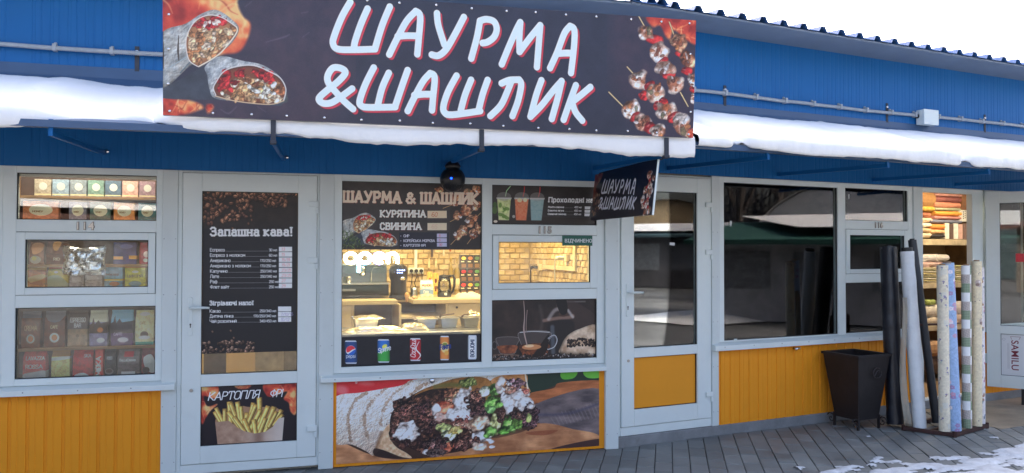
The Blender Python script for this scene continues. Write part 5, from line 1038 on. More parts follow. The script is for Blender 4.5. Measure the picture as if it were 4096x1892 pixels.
CAB = pmat('cabinet_cream', (.70, .58, .36), .5, var=.03); 
MB().box(.40, .565, .0, .02, .7, 1.084).build('cabinet_front', CAB, ct, .002); MB().box(.568, .59, .0, .5, .5, 1.084).build('cabinet_side', CAB, ct); MB().box(.98, 1.0, .0, .5, .5, 1.084).build('cabinet_side', CAB, ct); MB().box(1.40, 1.42, .0, .5, .5, 1.084).build('cabinet_side', CAB, ct)
MB().box(1.0, 1.40, .0, .5, .955, .975).build('shelf_board', CAB, ct); MB().box(.59, 1.4, .50, .52, .4, 1.084).build('cabinet_back', pmat('cab_brown', (.13, .075, .04), .8, var=.3), ct); dr = MB().box(1.423, 1.95, .0, .02, .966, 1.082).build('drawer', CAB, ct, .002); MB().box(1.423, 1.95, .0, .02, .55, .962).build('drawer', CAB, ct, .002)
MB().sphere((1.50, -.012, 1.05), .011, .011, .011, 12, 8).build('knob', BLACKP, dr, smooth=True)
BLK = pmat('machine_black', (.02, .02, .024), .3, var=.2); STL = pmat('brushed_steel', (.55, .56, .58), .3, 1., var=.1, vscale=8)
em = thing('espresso_machine', 'wide steel and black espresso machine on the cafe counter under the neon sign', 'coffee machine', (.66, 1.45, 1.125))
MB().box(-.27, .26, .0, .42, .02, .13).build('drip_base', BLK, em, .01); MB().box(-.27, .26, .14, .42, .13, .30).build('body', pmat('machine_grey', (.26, .28, .31), .35, .6, var=.1), em, .012); MB().box(-.275, .265, -.01, .42, .128, .142).build('steel_edge', STL, em, .003); MB().box(-.27, .26, .05, .42, .30, .315).build('cup_rail', STL, em, .004)
for x in (-.17, -.10): MB().lathe([(.022, .143), (.024, .195), (.02, .2)], 14, (x, .03, 0)).build('cup', STL, em, smooth=True)
MB().tube([(.11, .1, .145), (.11, .08, .25), (.13, .08, .28), (.21, .08, .28)], .006, 8).build('steam_wand', STL, em, smooth=True); MB().box(-.2, -.04, -.013, -.0105, .07, .09).build('name_plate', STEEL, em); MB().lathe([(.03, .21), (.03, .27), (.02, .3)], 14, (-.21, .06, 0)).build('group_head', CHROME, em, smooth=True); MB().lathe([(.03, .21), (.03, .27), (.02, .3)], 14, (.03, .08, 0)).build('group_head', CHROME, em, smooth=True)
cm = thing('coffee_grinder', 'tall black coffee machine with blue lit display on the cafe counter', 'coffee machine', (1.015, 1.45, 1.112))
q = lambda w_, d_: [(w_*math.cos(k*math.pi/8)*(1.0), d_*math.sin(k*math.pi/8)+.05, 0) for k in range(16)]
MB().loft([[(x*.088/.088, y, z) for x, y, _ in q(w_, .12)] for w_, z in ((.088, 0), (.088, .03), (.075, .05), (.072, .17), (.085, .2), (.088, .27), (.07, .31), (.03, .325))]).build('body', BLK, cm, smooth=True)
DSP = pmat('blue_display', (.1, .15, .6), .3, emit=(.25, .35, 1), estr=6)
for k in range(7): MB().box(-.03+.02*(k % 4), -.022+.02*(k % 4), -.085, -.08, .268-.022*(k//4), .274-.022*(k//4)).build('display_mark', DSP, cm)
MB().sphere((.02, -.075, .195), .026, .02, .018, 14, 8).build('spout', CHROME, cm, smooth=True)
mh = thing('portafilter', 'portafilter with upright wooden handle at the counter gap', 'portafilter', (1.055, 1.25, 1.10)); MB().lathe([(.009, 0), (.012, .03), (.019, .06), (.017, .08), (.006, .088)], 14).build('wooden_handle', pmat('beech', (.62, .36, .16), .45, var=.12), mh, smooth=True)
mh = thing('tamper', 'short wooden handled tamper lying on the counter', 'tamper', (1.125, 1.26, 1.14)); MB().sphere((0, 0, 0), .022, .018, .016, 14, 8).tube([(0, 0, 0), (.03, .01, -.006)], .009, 8).build('wooden_handle', pmat('beech', (.62, .36, .16), .45), mh, smooth=True)
os_ = thing('socket_strip', 'white wall socket strip with three black plugs in the cafe', 'socket', (1.258, 2.03, 1.36)); MB().box(-.078, .078, -.02, 0, -.03, .03).build('plate', PVC, os_, .004); MB().box(-.014, .014, -.012, 0, .03, .34).build('trunking', PVC, os_)
for k, x in enumerate((-.048, 0, .05)):
    pl = MB().tube([(x, -.02, 0), (x, -.05, 0)], .018, 14).build('plug', BLACKP, os_, .003); MB().tube([(x, -.05, 0), (x+.005, -.06, -.05), (x+(.0, -.02, .006)[k], -.05, -.12), (x+(-.01, .0, .01)[k], -.04, -.17)], .0045, 6).build('cable', BLACKP, pl)
jg = thing('steel_jug', 'small steel milk jug beside the black coffee machine', 'jug', (1.165, 1.55, 1.115)); MB().lathe([(.034, 0), (.036, .02), (.031, .07), (.033, .10)], 18).build('jug_body', STL, jg, smooth=True)
def pack(name, label, cat, x, y, z, w_, h_, d_, mat, frame=IDM, style='bag', group=None, rz=0., tilt=0.):
    t = thing(name, label, cat, (x, y, z), rz, group, frame=frame); mb = MB()
    if style == 'box': mb.box(-w_/2, w_/2, 0, d_, 0, h_)
    else:
        def rg_(hw, f, zz, b): return [(-hw, f, zz), (-hw*.5, f-b, zz), (0, f-b*1.2, zz), (hw*.5, f-b, zz), (hw, f, zz), (hw, d_-f, zz), (0, d_-f+b*.3, zz), (-hw, d_-f, zz)]
        k = d_/2
        mb.loft([rg_(w_*.485, .004, 0, .0), rg_(w_*.5, .002, h_*.06, .004), rg_(w_*.5, 0, h_*.45, .008), rg_(w_*.495, k*.25, h_*.75, .006), rg_(w_*.48, k*.8, h_*.90, .002), rg_(w_*.485, k*.95, h_*.93, 0), rg_(w_*.49, k*.95, h_, 0)])
    o = mb.build('package', mat, t, .002 if style == 'box' else 0, smooth=False); o.rotation_euler = (tilt, 0, 0); return t
def lab(name, c, items, w_=72, h_=110, gain=1., rough=.4, tex_=10):
    a = Art(w_, h_, c); full_ = a.m_poly([(0,0),(w_,0),(w_,h_),(0,h_)], False); a.tex(full_, np.array(c)*.8, np.minimum(255, np.array(c)*1.12), tex_, 3)
    for it in items:
        k = it[0]
        if k == 't': a.text(it[1], it[2], it[3], it[4], it[5], .2, False, track=.16, cond=it[6] if len(it) > 6 else .9)
        elif k == 'e': a.ell(it[1], it[2], it[3], it[4], it[5])
        elif k == 'r': a.poly([(it[1], it[2]), (it[3], it[2]), (it[3], it[4]), (it[1], it[4])], it[5], 1, False)
        elif k == 'p': a.poly(it[1], it[2], 1, it[3] if len(it) > 3 else True)
        elif k == 'v': a.text(it[1], it[2], it[3], it[4], it[5], .22, False, dx=(0, -1), track=.16)
    return a.finish(name, gain*1.4, rough)
Wh = (226, 224, 220)
pack('milk_pouch', 'white milk pouch with red lettering on the cafe counter', 'pouch', 1.28, 1.5, 1.125, .12, .165, .05, lab('milk_print', (214, 206, 190), (('t', 'МОЛОКІ', 9, 42, 13, (170, 50, 40), .8), ('r', 0, 0, 72, 14, (150, 170, 190)), ('p', [(0,62),(40,56),(72,66),(72,90),(30,84),(0,92)], (110, 140, 180)), ('t', 'Грін', 18, 80, 13, (236, 236, 236)))))
ket = thing('kettle', 'glass electric kettle with black handle and base on the cafe counter', 'kettle', (1.455, 1.55, 1.125))
MB().lathe([(.062, 0), (.066, .01), (.066, .05)], 24).build('base', BLACKP, ket, smooth=True); MB().lathe([(.064, .0501), (.068, .08), (.06, .14), (.052, .178)], 24).build('glass_jug', GLASS, ket, smooth=True); MB().lathe([(.053, .1785), (.05, .198), (.03, .208), (.008, .212)], 24).build('lid', BLACKP, ket, smooth=True)
MB().tube([(.045, 0, .195), (.085, 0, .20), (.098, 0, .17), (.095, 0, .10), (.082, 0, .05), (.06, 0, .03)], [.012, .013, .013, .012, .011, .012], 10).build('handle', BLACKP, ket, smooth=True); MB().box(-.012, .012, -.0675, -.064, .018, .04).build('switch', PVC, ket)
for k, (x, c1_, c2_) in enumerate(((1.383, (210, 170, 90), (160, 60, 40)), (1.443, (206, 166, 84), (90, 40, 30)))):
    pack('tea_box', ('tall cream packet with an orange picture behind the milk pouch', 'tall cream packet with a brown picture left of the kettle')[k], 'box', x, 1.93, 1.125, .055, .225-.01*k, .03, lab('packet_%d' % k, c1_, (('e', 36, 40, 16, 12, c2_), ('r', 16, 66, 56, 80, (110, 70, 30)), ('e', 36, 84, 12, 10, c2_))), style='box')
BOTM = pmat('bottle_glass', (.30, .22, .07), .12, var=.1)
for k, x in enumerate((1.588, 1.652)):
    b = thing('syrup_bottle', ('left of two tall amber syrup bottles behind the kettle', 'right of two tall amber syrup bottles behind the kettle')[k], 'bottle', (x, 1.9, 1.125), group='syrup bottles behind the kettle'); MB().lathe([(.03, 0), (.031, .01), (.031, .21), (.026, .245), (.012, .275), (.011, .335)], 18).build('bottle_glass', BOTM, b, smooth=True); MB().lathe([(.0135, .33), (.0135, .365), (.012, .368)], 14).build('cap', pmat('gold_cap', (.6, .42, .12), .3, .8), b); MB().lathe([(.0316, .05), (.0316, .16)], 18).build('bottle_label', pmat('bottle_label', (.66, .56, .36), .6, var=.3, vscale=30), b, smooth=True)
for k in range(9):
    i, j = k % 3, k//3; c = ((176, 40, 36), (214, 140, 40), (70, 120, 40), (150, 30, 40), (90, 36, 40), (60, 110, 50), (196, 160, 60), (150, 90, 50), (60, 90, 50))[k]
    pack('tea_box', ('black tea box with %s picture, %s row of the %s stack' % (('red', 'yellow', 'green', 'crimson', 'plum', 'leafy green', 'gold', 'tan', 'olive')[k], ('bottom', 'middle', 'top')[j], ('left', 'middle', 'right')[i])), 'box', 1.71+i*.068, 1.86, 1.125+j*.132, .065, .13, .06, lab('tea_%d' % k, (34, 30, 28), (('e', 36, 28, 26, 14, c), ('t', 'Greenfield'[:9], 6, 60, 10, (206, 190, 150), .6), ('r', 10, 74, 62, 106, (96, 70, 46))), gain=1.3), style='box', group='tea boxes on the cafe counter')
def crumple(name, label, cat, x, y, z, sx, sy, sz, mat, seed, nu=26, nv=18):
    f = fbm(nu+1, nv+1, 8, seed, 4); mb = MB(); P_ = []
    for j in range(nv+1):
        for i in range(nu+1):
            u, v = i/nu*2-1, j/nv*2-1; e = max(0, 1-abs(u)**4)*max(0, 1-abs(v)**4); P_.append((sx/2*u*(1+.1*(f[j, i]-.5)), sy/2*v, sz*e*(.25+.75*f[j, i])))
    mb.add(P_, [(j*(nu+1)+i, j*(nu+1)+i+1, (j+1)*(nu+1)+i+1, (j+1)*(nu+1)+i) for j in range(nv) for i in range(nu)])
    o = mb.build(name, mat); o.location = (x, y, z); return tag(o, label, cat)
NAP = pmat('tissue', (.72, .66, .52), .7, var=.1); FOIL = pmat('cling_film', (.75, .68, .5), .12, .55, var=.3, vscale=14, bump=.8, bscale=30)
crumple('napkin_pack', 'crumpled pack of pale napkins at the right end of the counter', 'napkins', 1.66, 1.42, 1.126, .24, .22, .085, NAP, 3)
# steel work ledge with food pans just inside the window
lg = thing('prep_ledge', 'stainless steel work ledge just inside the main shop window', 'counter', (0, .3, 0)); MB().box(.42, 1.53, .0, .52, .90, .93).build('ledge_top', STL, lg, .004); MB().box(.42, 1.53, -.012, .0, .80, .925).build('front_rail', STL, lg, .003); MB().box(.42, 1.53, .40, .44, .3, .9).build('ledge_back', STEEL, lg)
def pan(label, x, y, w_, d_, h_, group='steel food pans on the work ledge'):
    t = thing('food_pan', label, 'pan', (x, y, .93), group=group); mb = MB(); iw, id_ = w_/2-.012, d_/2-.012
    mb.loft([[(-iw*.85, -id_*.85, 0), (iw*.85, -id_*.85, 0), (iw*.85, id_*.85, 0), (-iw*.85, id_*.85, 0)], [(-iw, -id_, h_), (iw, -id_, h_), (iw, id_, h_), (-iw, id_, h_)]], cap=True); mb.build('pan_body', STL, t, .004)
    ring(MB(), (-w_/2, w_/2, -d_/2, d_/2), (-iw, iw, -id_, id_), 0, 1) if False else None
    MB().box(-w_/2, w_/2, -d_/2, -id_, h_-.006, h_+.004).box(-w_/2, w_/2, id_, d_/2, h_-.006, h_+.004).box(-w_/2, -iw, -id_, id_, h_-.006, h_+.004).box(iw, w_/2, -id_, id_, h_-.006, h_+.004).build('rim', STL, t, .002); return t
pan('steel pan farthest left, under crumpled film', .64, .72, .22, .20, .085); pan('steel pan wrapped in film, left of the two open pans', 1.115, .62, .18, .2, .075); pan('middle open steel pan with a brown spoon', 1.30, .62, .165, .2, .08); pan('open steel pan nearest the window mullion', 1.485, .62, .15, .2, .078)
for k, (x, y, z, sx, sy, sz, s_) in enumerate(((.70, .45, .931, .52, .16, .05, 5), (1.0, .5, .931, .24, .2, .075, 6), (.66, .7, 1.012, .26, .22, .03, 7), (1.11, .62, 1.004, .2, .2, .025, 8), (1.60, .9, .96, .16, .2, .11, 9))): crumple('food_wrap', ('long crumpled film heap at the front of the work ledge', 'film heap between the pans on the work ledge', 'film over the left steel pan', 'film over the wrapped middle pan', 'foil heap below the drawer on the right')[k], 'film', x, y, z, sx, sy, sz, FOIL, s_)
for k, x in enumerate((1.225, 1.41)): sp = MB().tube([(0, 0, 0), (.02, .02, .012), (.13, .05, .02)], [.008, .006, .005], 8).build('spoon', pmat('spoon_brown', (.10, .05, .03), .5), smooth=True); sp.location = (x, .56, 1.02); tag(sp, ('brown spoon handle resting on the middle open pan', 'brown spoon handle resting on the right open pan')[k], 'spoon')
for k, (x, z0, z1, c) in enumerate(((1.415, 1.50, 1.60, (.05, .03, .02)), (1.535, 1.515, 1.60, (.6, .55, .45)), (1.60, 1.56, 1.61, (.4, .1, .03)))):
    kn = MB().box(x-.011, x+.011, 1.99, 2.0, z0, z1).box(x-.004, x+.004, 1.992, 1.998, z0-.012, z0).build('kitchen_knife', pmat('knife_%d' % k, c, .4)); tag(kn, ('dark handled knife hanging on the brick wall', 'pale handled knife hanging on the brick wall', 'red-brown utensil hanging on the brick wall at right')[k], 'knife')
for k, x in enumerate((1.385, 1.455)): 
    br = MB().box(x-.011, x+.011, 1.985, 2.0, 1.39, 1.455).tube([(x, 1.99, 1.455), (x, 1.99, 1.49)], .006, 8).build('bottle_brush', pmat('pale_utensil', (.66, .56, .36), .5)); tag(br, ('left of two pale utensils hanging above the packets', 'right of two pale utensils hanging above the packets')[k], 'utensil')
# right side of the cafe: sockets and trunking seen through the hatch
wt = thing('wall_trunking', 'pale cable trunking bent across the brick wall behind the hatch', 'trunking', (2.43, 1.05, 1.405), R(-90)); MB().box(-.45, .40, -.018, 0, -.02, .02).box(.40, .45, -.018, 0, -.02, .32).build('trunking', pmat('cream_plastic', (.72, .62, .40), .5), wt, .003)
for k, (x, z) in enumerate(((1.588, 1.40), (.823, 1.50))):
    sk = thing('wall_socket', ('socket with a black plug on the brick wall behind the hatch', 'socket with a white plug on the brick wall behind the hatch')[k], 'socket', (2.428, x, z), R(-90)); MB().box(-.042, .042, -.03, 0, -.032, .032).build('plate', pmat('cream_plastic', (.72, .62, .40), .5), sk, .004)
    mm = (BLACKP, PVC)[k]; MB().tube([(-.02, -.03, 0), (-.03, -.075, .002), (-.055, -.085, -.005)], .016, 10).build('plug', mm, sk); MB().tube([(-.05, -.085, 0), (-.09, -.08, -.03), (-.12, -.07, -.11), (-.14, -.06, -.26)] if k == 0 else [(-.05, -.085, 0), (-.10, -.085, -.02), (-.125, -.08, -.10), (-.125, -.07, -.30)], .006, 8).build('cable', mm, sk, smooth=True)

# ---- shop 114: shelves with coffee packs
SH = thing('display_shelf', 'wooden display shelves filled with coffee packs behind window 114', 'shelf', (-1.3, .28, 0))
for z in (.655, .868, 1.285, 1.442, 1.755, 1.918): MB().box(-.52, .44, .0, .30, z, z+.02).build('shelf_board', WOOD, SH, .002)
MB().box(-.52, .44, .30, .31, .6, 2.3).build('back_board', pmat('shelf_back', (.10, .055, .035), .7, var=.3), SH)
for x in (-.53, .445): MB().box(x-.008, x+.008, .0, .30, .6, 2.3).build('side_board', WOOD, SH)
def prow(z, items, y=.31, style='bag'):
    for (label, x0, x1, h_, mat, stl) in items: pack('coffee_pack', label, 'coffee pack', (x0+x1)/2, y, z, (x1-x0)*.97, h_, .07, mat, style=stl, rz=random.uniform(-.05, .05), group='packs behind window 114')
prow(.888, (('dark brown coffee bag with white cup, leftmost on the upper row of the bottom pane', -1.735, -1.616, .25, lab('c_brown1', (112, 66, 40), (('r', 0, 0, 72, 20, (92, 92, 104)), ('t', 'CREMA', 12, 56, 13, (206, 170, 130), .85), ('e', 36, 82, 16, 14, (216, 200, 180)), ('e', 36, 82, 10, 9, (170, 110, 60))), gain=1.3), 'bag'), ('dark brown coffee bag with orange trim and cup picture, second from left', -1.594, -1.463, .25, lab('c_brown2', (104, 56, 34), (('p', [(0,0),(72,0),(60,26),(36,34),(10,26)], (120, 116, 124)), ('t', 'CAFE', 22, 52, 9, (216, 190, 150)), ('e', 36, 80, 17, 15, (222, 204, 184)), ('e', 36, 80, 10, 9, (176, 116, 66))), gain=1.3), 'bag'), ('kraft brown espresso bar bag with grey top', -1.448, -1.322, .25, lab('c_kraft', (150, 122, 92), (('r', 0, 0, 72, 56, (92, 76, 70)), ('t', 'ESPRESSO', 8, 34, 12, (216, 206, 196), .72), ('t', 'BAR', 24, 50, 11, (216, 206, 196)), ('e', 36, 76, 6, 5, (110, 84, 60))), gain=1.3), 'bag'), ('pale lilac coffee bag with a city skyline', -1.312, -1.196, .25, lab('c_lilac', (120, 110, 140), (('r', 0, 0, 72, 36, (190, 186, 166)), ('p', [(0,44),(10,40),(16,22),(22,42),(36,30),(46,40),(72,36),(72,70),(0,70)], (74, 52, 40), False), ('e', 44, 60, 12, 8, (190, 110, 50)), ('e', 46, 92, 16, 8, (200, 196, 206))), gain=1.3), 'bag'), ('purple coffee bag with blue sky and dark skyline', -1.176, -1.03, .25, lab('c_purple', (78, 42, 92), (('r', 0, 0, 72, 40, (110, 160, 206)), ('p', [(0,40),(8,36),(12,16),(18,40),(28,26),(36,38),(72,34),(72,72),(0,72)], (46, 30, 36), False), ('t', 'CAFFE', 10, 78, 8, (190, 180, 200)), ('e', 40, 92, 18, 8, (186, 180, 196))), gain=1.3), 'bag'), ('cream coffee bag with green base and cup drawing, rightmost of the upper row', -1.018, -.895, .245, lab('c_cream', (206, 196, 150), (('r', 0, 100, 72, 110, (40, 130, 120)), ('e', 36, 78, 16, 12, (70, 50, 36)), ('e', 36, 86, 22, 6, (240, 236, 220)), ('e', 36, 12, 20, 6, (240, 236, 200)), ('t', 'CAFE', 18, 44, 8, (150, 130, 80))), gain=1.3), 'bag')))
prow(.675, (('red coffee bag with white lettering, leftmost of the bottom row', -1.725, -1.58, .2, lab('c_red1', (188, 46, 40), (('t', 'LAVAZZA', 10, 38, 12, Wh, .8), ('t', 'ROSSA', 10, 70, 14, Wh, .95), ('p', [(0,92),(30,84),(72,80),(72,110),(0,110)], (200, 190, 190))), gain=1.25), 'bag'), ('crinkled gold foil coffee bag in the bottom row', -1.549, -1.432, .19, lab('c_gold', (206, 190, 110), (('r', 0, 0, 72, 24, (150, 110, 50)), ('p', [(0,28),(72,24),(72,34),(0,40)], (240, 232, 170))), gain=1.3, rough=.25, tex_=6), 'bag'), ('plain red coffee bag with pale corner, right of the gold bag', -1.415, -1.285, .19, lab('c_red2', (176, 40, 42), (('t', 'SKA', 40, 30, 11, Wh), ('p', [(10,98),(40,92),(60,110),(10,110)], (200, 190, 190))), gain=1.25), 'bag'), ('narrow red box lettered vertically, middle of the bottom row', -1.272, -1.22, .2, lab('c_moka', (204, 52, 36), (('v', 'MOKA', 24, 106, 20, Wh), ('e', 16, 84, 10, 9, (240, 236, 230))), 36, 110, 1.25), 'box'), ('small black coffee bag with a white script and cup', -1.213, -1.14, .185, lab('c_black', (38, 34, 38), (('t', 'ROSSO', 14, 40, 11, Wh, .8), ('e', 30, 90, 28, 14, (110, 100, 100)), ('e', 30, 88, 20, 8, (60, 36, 28))), gain=1.3), 'bag'), ('grey-brown coffee pack with red badge and white price tag', -1.13, -.985, .18, lab('c_bella', (112, 98, 96), (('r', 20, 8, 52, 30, (176, 40, 50)), ('t', 'BellaCrema', 6, 48, 10, Wh, .75), ('r', 12, 92, 58, 110, (226, 226, 226))), gain=1.3), 'bag'), ('red and white coffee pack at the right end of the bottom row', -.975, -.888, .185, lab('c_mix', (120, 50, 54), (('p', [(10,40),(50,24),(72,50),(72,100),(30,90)], (206, 196, 186)), ('e', 26, 90, 20, 14, (60, 42, 40))), gain=1.3), 'bag')))
prow(1.305, (('orange bag, leftmost of the lower row behind the hatch pane', -1.705, -1.588, .145, lab('h0', (190, 110, 50), (('r', 0, 0, 72, 20, (206, 150, 50)), ('p', [(4,60),(60,40),(70,60),(20,84)], (226, 160, 100)), ('p', [(10,90),(50,76),(60,100)], (150, 70, 30))), gain=1.2), 'bag'), ('yellow-green bag with red top, second behind the hatch pane', -1.58, -1.448, .15, lab('h1', (170, 160, 60), (('r', 0, 0, 72, 16, (180, 50, 50)), ('p', [(0,60),(40,50),(72,90),(72,110),(0,110)], (150, 160, 130)), ('e', 30, 34, 8, 6, (236, 230, 200))), gain=1.2), 'bag'), ('grey coffee packet, left of two under the silver bag', -1.442, -1.352, .105, lab('h2', (150, 148, 156), (('r', 14, 40, 60, 70, (176, 174, 180)),), gain=1.2), 'bag'), ('grey coffee packet, right of two under the silver bag', -1.345, -1.232, .105, lab('h3', (156, 152, 160), (('r', 8, 30, 50, 60, (184, 180, 186)),), gain=1.2), 'bag'), ('blue box with black script lettering behind the hatch pane', -1.222, -1.10, .15, lab('h4', (70, 130, 160), (('t', 'Амбасадор', 4, 52, 12, (24, 30, 40), .6), ('e', 40, 96, 20, 12, (130, 70, 40)), ('r', 0, 70, 72, 80, (176, 160, 70))), gain=1.2), 'box'), ('lime green chicory box, rightmost behind the hatch pane', -1.09, -.95, .15, lab('h5', (176, 176, 64), (('r', 0, 0, 72, 12, (180, 50, 56)), ('t', 'ЦИКОРІЙ', 10, 62, 12, (90, 90, 60), .75), ('e', 36, 96, 22, 14, (90, 130, 140)), ('e', 36, 34, 12, 7, (226, 226, 190))), gain=1.2), 'box')))
prow(1.462, (('brown and tan bag in the upper row at far left behind the hatch pane', -1.69, -1.60, .155, lab('u0', (120, 80, 56), (('p', [(10,10),(60,6),(66,40),(20,60)], (176, 130, 90)), ('e', 30, 86, 28, 20, (170, 172, 160)), ('e', 24, 80, 12, 10, (206, 206, 120))), gain=1.2), 'bag'), ('dark chocolate bag in the upper row behind the hatch pane', -1.59, -1.45, .16, lab('u1', (92, 58, 44), (('p', [(20,4),(46,4),(40,40),(26,40)], (190, 140, 70)), ('t', 'RIO', 26, 90, 12, (206, 190, 170))), gain=1.2), 'bag'), ('deep blue box in the upper row right of the silver bag', -1.165, -1.01, .155, lab('u2', (48, 56, 120), (('r', 0, 70, 30, 86, (200, 140, 50)), ('r', 48, 66, 72, 84, (200, 140, 50)), ('e', 40, 20, 20, 12, (80, 90, 160))), gain=1.2), 'box'), ('red bag at the right end of the upper row behind the hatch pane', -.995, -.91, .155, lab('u3', (150, 40, 56), (('e', 40, 60, 16, 16, (206, 170, 170)), ('e', 36, 90, 14, 10, (220, 210, 200))), gain=1.2), 'bag')))
names = ('terracotta', 'grey-blue', 'dark green', 'orange', 'teal')
for k, (x0, x1, c) in enumerate(((-1.735, -1.51, (176, 110, 76)), (-1.45, -1.335, (110, 112, 130)), (-1.318, -1.18, (62, 92, 88)), (-1.165, -1.025, (196, 130, 70)), (-1.005, -.885, (60, 110, 120)))): prow(1.775, (('%s tea box with a round pale badge on the second shelf' % names[k], x0, x1, .125, lab('s2_%d' % k, c, (('e', 48, 46, 32, 30, (206, 196, 176)), ('t', 'HONEY', 26, 58, 8, (110, 90, 60), .8)), 96, 96, 1.2), 'box'),))
n2 = ('sand', 'pale blue', 'grey', 'sage green', 'dark blue', 'pink', 'mauve')
for k in range(7): prow(1.938, (('%s box on the top shelf of window 114' % n2[k], -1.665+.111*k, -1.56+.111*k, .115, lab('s1_%d' % k, ((150, 140, 124), (120, 140, 160), (110, 120, 130), (96, 124, 116), (70, 90, 110), (176, 140, 130), (130, 104, 116))[k], (('e', 50, 40, 24, 22, (176, 176, 170)), ('r', 0, 84, 96, 90, (206, 186, 140))), 96, 96, 1.2), 'box'),))
# silver foil bag stuck to the hatch pane
SLV = pmat('silver_foil', (.80, .81, .83), .16, 1., bump=1., bscale=16, var=.05)
sb = thing('foil_bag', 'crinkled silver foil coffee bag leaning on the hatch pane of 114', 'coffee pack', (-1.305, .12, 1.395))
nu, nv = 22, 20; f = fbm(nu+1, nv+1, 6, 44, 3); P_ = []
for j in range(nv+1):
    for i in range(nu+1):
        u, v = i/nu*2-1, j/nv; bul = (1-abs(u)**3)*math.sin(math.pi*min(1, .1+v*.9))**.6; dip = .03*math.cos(u*4.2)*(v > .85); P_.append((u*.128*(1+.05*math.sin(v*9)), -.03*bul+.028*(f[j, i]-.5), v*.2-(.018*(1-abs(u))*(v > .9))+.012*(f[j, i]-.5)))
MB().add(P_, [(j*(nu+1)+i, j*(nu+1)+i+1, (j+1)*(nu+1)+i+1, (j+1)*(nu+1)+i) for j in range(nv) for i in range(nu)]).build('foil', SLV, sb)
text_mesh('lettering', 'Crema', .042, pmat('dark_ink', (.03, .03, .04), .5), sb, .0003, 0, (-.055, -.052, .095)); text_mesh('lettering', 'Ambassador', .03, pmat('dark_ink', (.03, .03, .04), .5), sb, .0003, 0, (-.075, -.05, .15))
# goods in the sliver of window at the far left edge
for k in range(4): pack('coffee_pack', ('pale blue box high in the window at the left edge', 'orange box in the middle of the window at the left edge', 'green pack in the window at the left edge', 'red and blue pack low in the window at the left edge')[k], 'coffee pack', -1.86, .2, (1.86, 1.5, 1.2, .85)[k], .16, .22, .08, pmat('edge_pack_%d' % k, ((.3, .4, .5), (.5, .25, .1), (.2, .3, .12), (.4, .1, .12))[k], .5, var=.3, vscale=20), style='box')
# coffee shop door: things seen in the gap under the menu
for k, (x0, x1, c, lb) in enumerate(((-.55, -.40, (.13, .09, .06), 'brown board leaning inside the door gap, left'), (-.20, .0, (.42, .32, .18), 'tan cloth hanging inside the door gap'), (.0, .12, (.22, .17, .10), 'dark beige cloth inside the door gap, right'))):
    o = MB().box(x0, x1, .22+.02*k, .24+.02*k, .5, .9).build('hanging_cloth', pmat('cloth_%d' % k, c, .8, var=.3, vscale=12)); tag(o, lb, 'cloth')
# ---------------------------------------------------------------- textile shop seen through the doorway
SHB = thing('goods_shelf', 'wooden shelving loaded with folded textiles inside the open doorway', 'shelf', (5.45, .98, 0), frame=FB)
for z0, z1 in ((1.635, 1.705), (1.125, 1.185), (.62, .68)): MB().box(-.75, .60, .0, .5, z0, z1).build('shelf_board', pmat('pale_shelf', (.45, .36, .22), .6, var=.3, vscale=9), SHB, .003)
MB().box(-.75, .60, .50, .52, .1, 2.4).build('back_board', pmat('shelf_brown', (.24, .14, .06), .7, var=.3), SHB)
for x in (-.76, .61): MB().box(x-.02, x+.02, .0, .5, .1, 2.4).build('side_board', pmat('shelf_brown', (.24, .14, .06), .7, var=.3), SHB)
gi = 0
def folded(label, u0, u1, z0, z1, c, cat='folded cloth', y=1.0, d_=.3, rough=.85, group='textiles on the shop shelves', wav=.008):
    global gi; gi += 1; rg = random.Random(gi); n = 8; w_, h_ = u1-u0, z1-z0; rings = []
    for k in range(n+1):
        x = u0+w_*k/n; e = wav*rg.uniform(-1, 1); r_ = h_*.42; pr = [(x, y+.02-e, z0), (x, y-.004+e, z0+h_*.25), (x, y-.01+e, z0+h_*.5+e*.3), (x, y-.004+e, z0+h_*.78), (x, y+.02, z1+e*.2), (x, y+d_, z1), (x, y+d_, z0)]
        rings.append(pr)
    o = MB().loft(rings).build('folded_textile', pmat('textile_%d' % gi, c, rough, var=.18, vscale=14, bump=.4, bscale=40), smooth=False); o.matrix_world = FB; return tag(o, label, cat, group)
Zs = 1.896
for lb, z0, z1, c in (('blue-grey folded cloth at the foot of the tall pile', 1.896, 1.94, (.16, .17, .22)), ('rose folded cloth in the tall pile', 1.942, 1.985, (.48, .20, .16)), ('bright orange folded cloth in the tall pile', 1.987, 2.045, (.70, .30, .05)), ('sage green folded cloth in the tall pile', 2.047, 2.085, (.34, .36, .22)), ('salmon folded cloth in the tall pile', 2.087, 2.15, (.55, .22, .13)), ('maroon folded cloth on top of the tall pile', 2.152, 2.215, (.22, .07, .06)), ('dusty pink folded cloth at the very top of the tall pile', 2.217, 2.255, (.45, .22, .18))): folded(lb, 5.19-(.09 if z0 < 1.9 else 0), 5.665, z0, z1, c)
folded('brown carton at the top left of the textile shelves', 4.95, 5.20, 2.10, 2.26, (.30, .15, .05), 'box', wav=0); folded('mustard folded cloth above the left pile', 4.95, 5.18, 2.035, 2.095, (.50, .30, .05)); folded('brown carton at the top right of the textile shelves', 5.68, 5.90, 2.07, 2.27, (.22, .10, .045), 'box', wav=0)
pf = thing('perforated_box', 'white box with a grid of dark holes on the textile shelves', 'box', (5.75, 1.0, 1.925), frame=FB); MB().box(-.11, .11, 0, .3, 0, .14).build('box_body', pmat('ivory', (.66, .62, .52), .5), pf, .003)
for i in range(5):
    for j in range(4): MB().box(-.045+i*.032, -.033+i*.032, -.002, .002, .03+j*.026+(i % 2)*.01, .045+j*.026+(i % 2)*.01).build('hole', GASKET, pf)
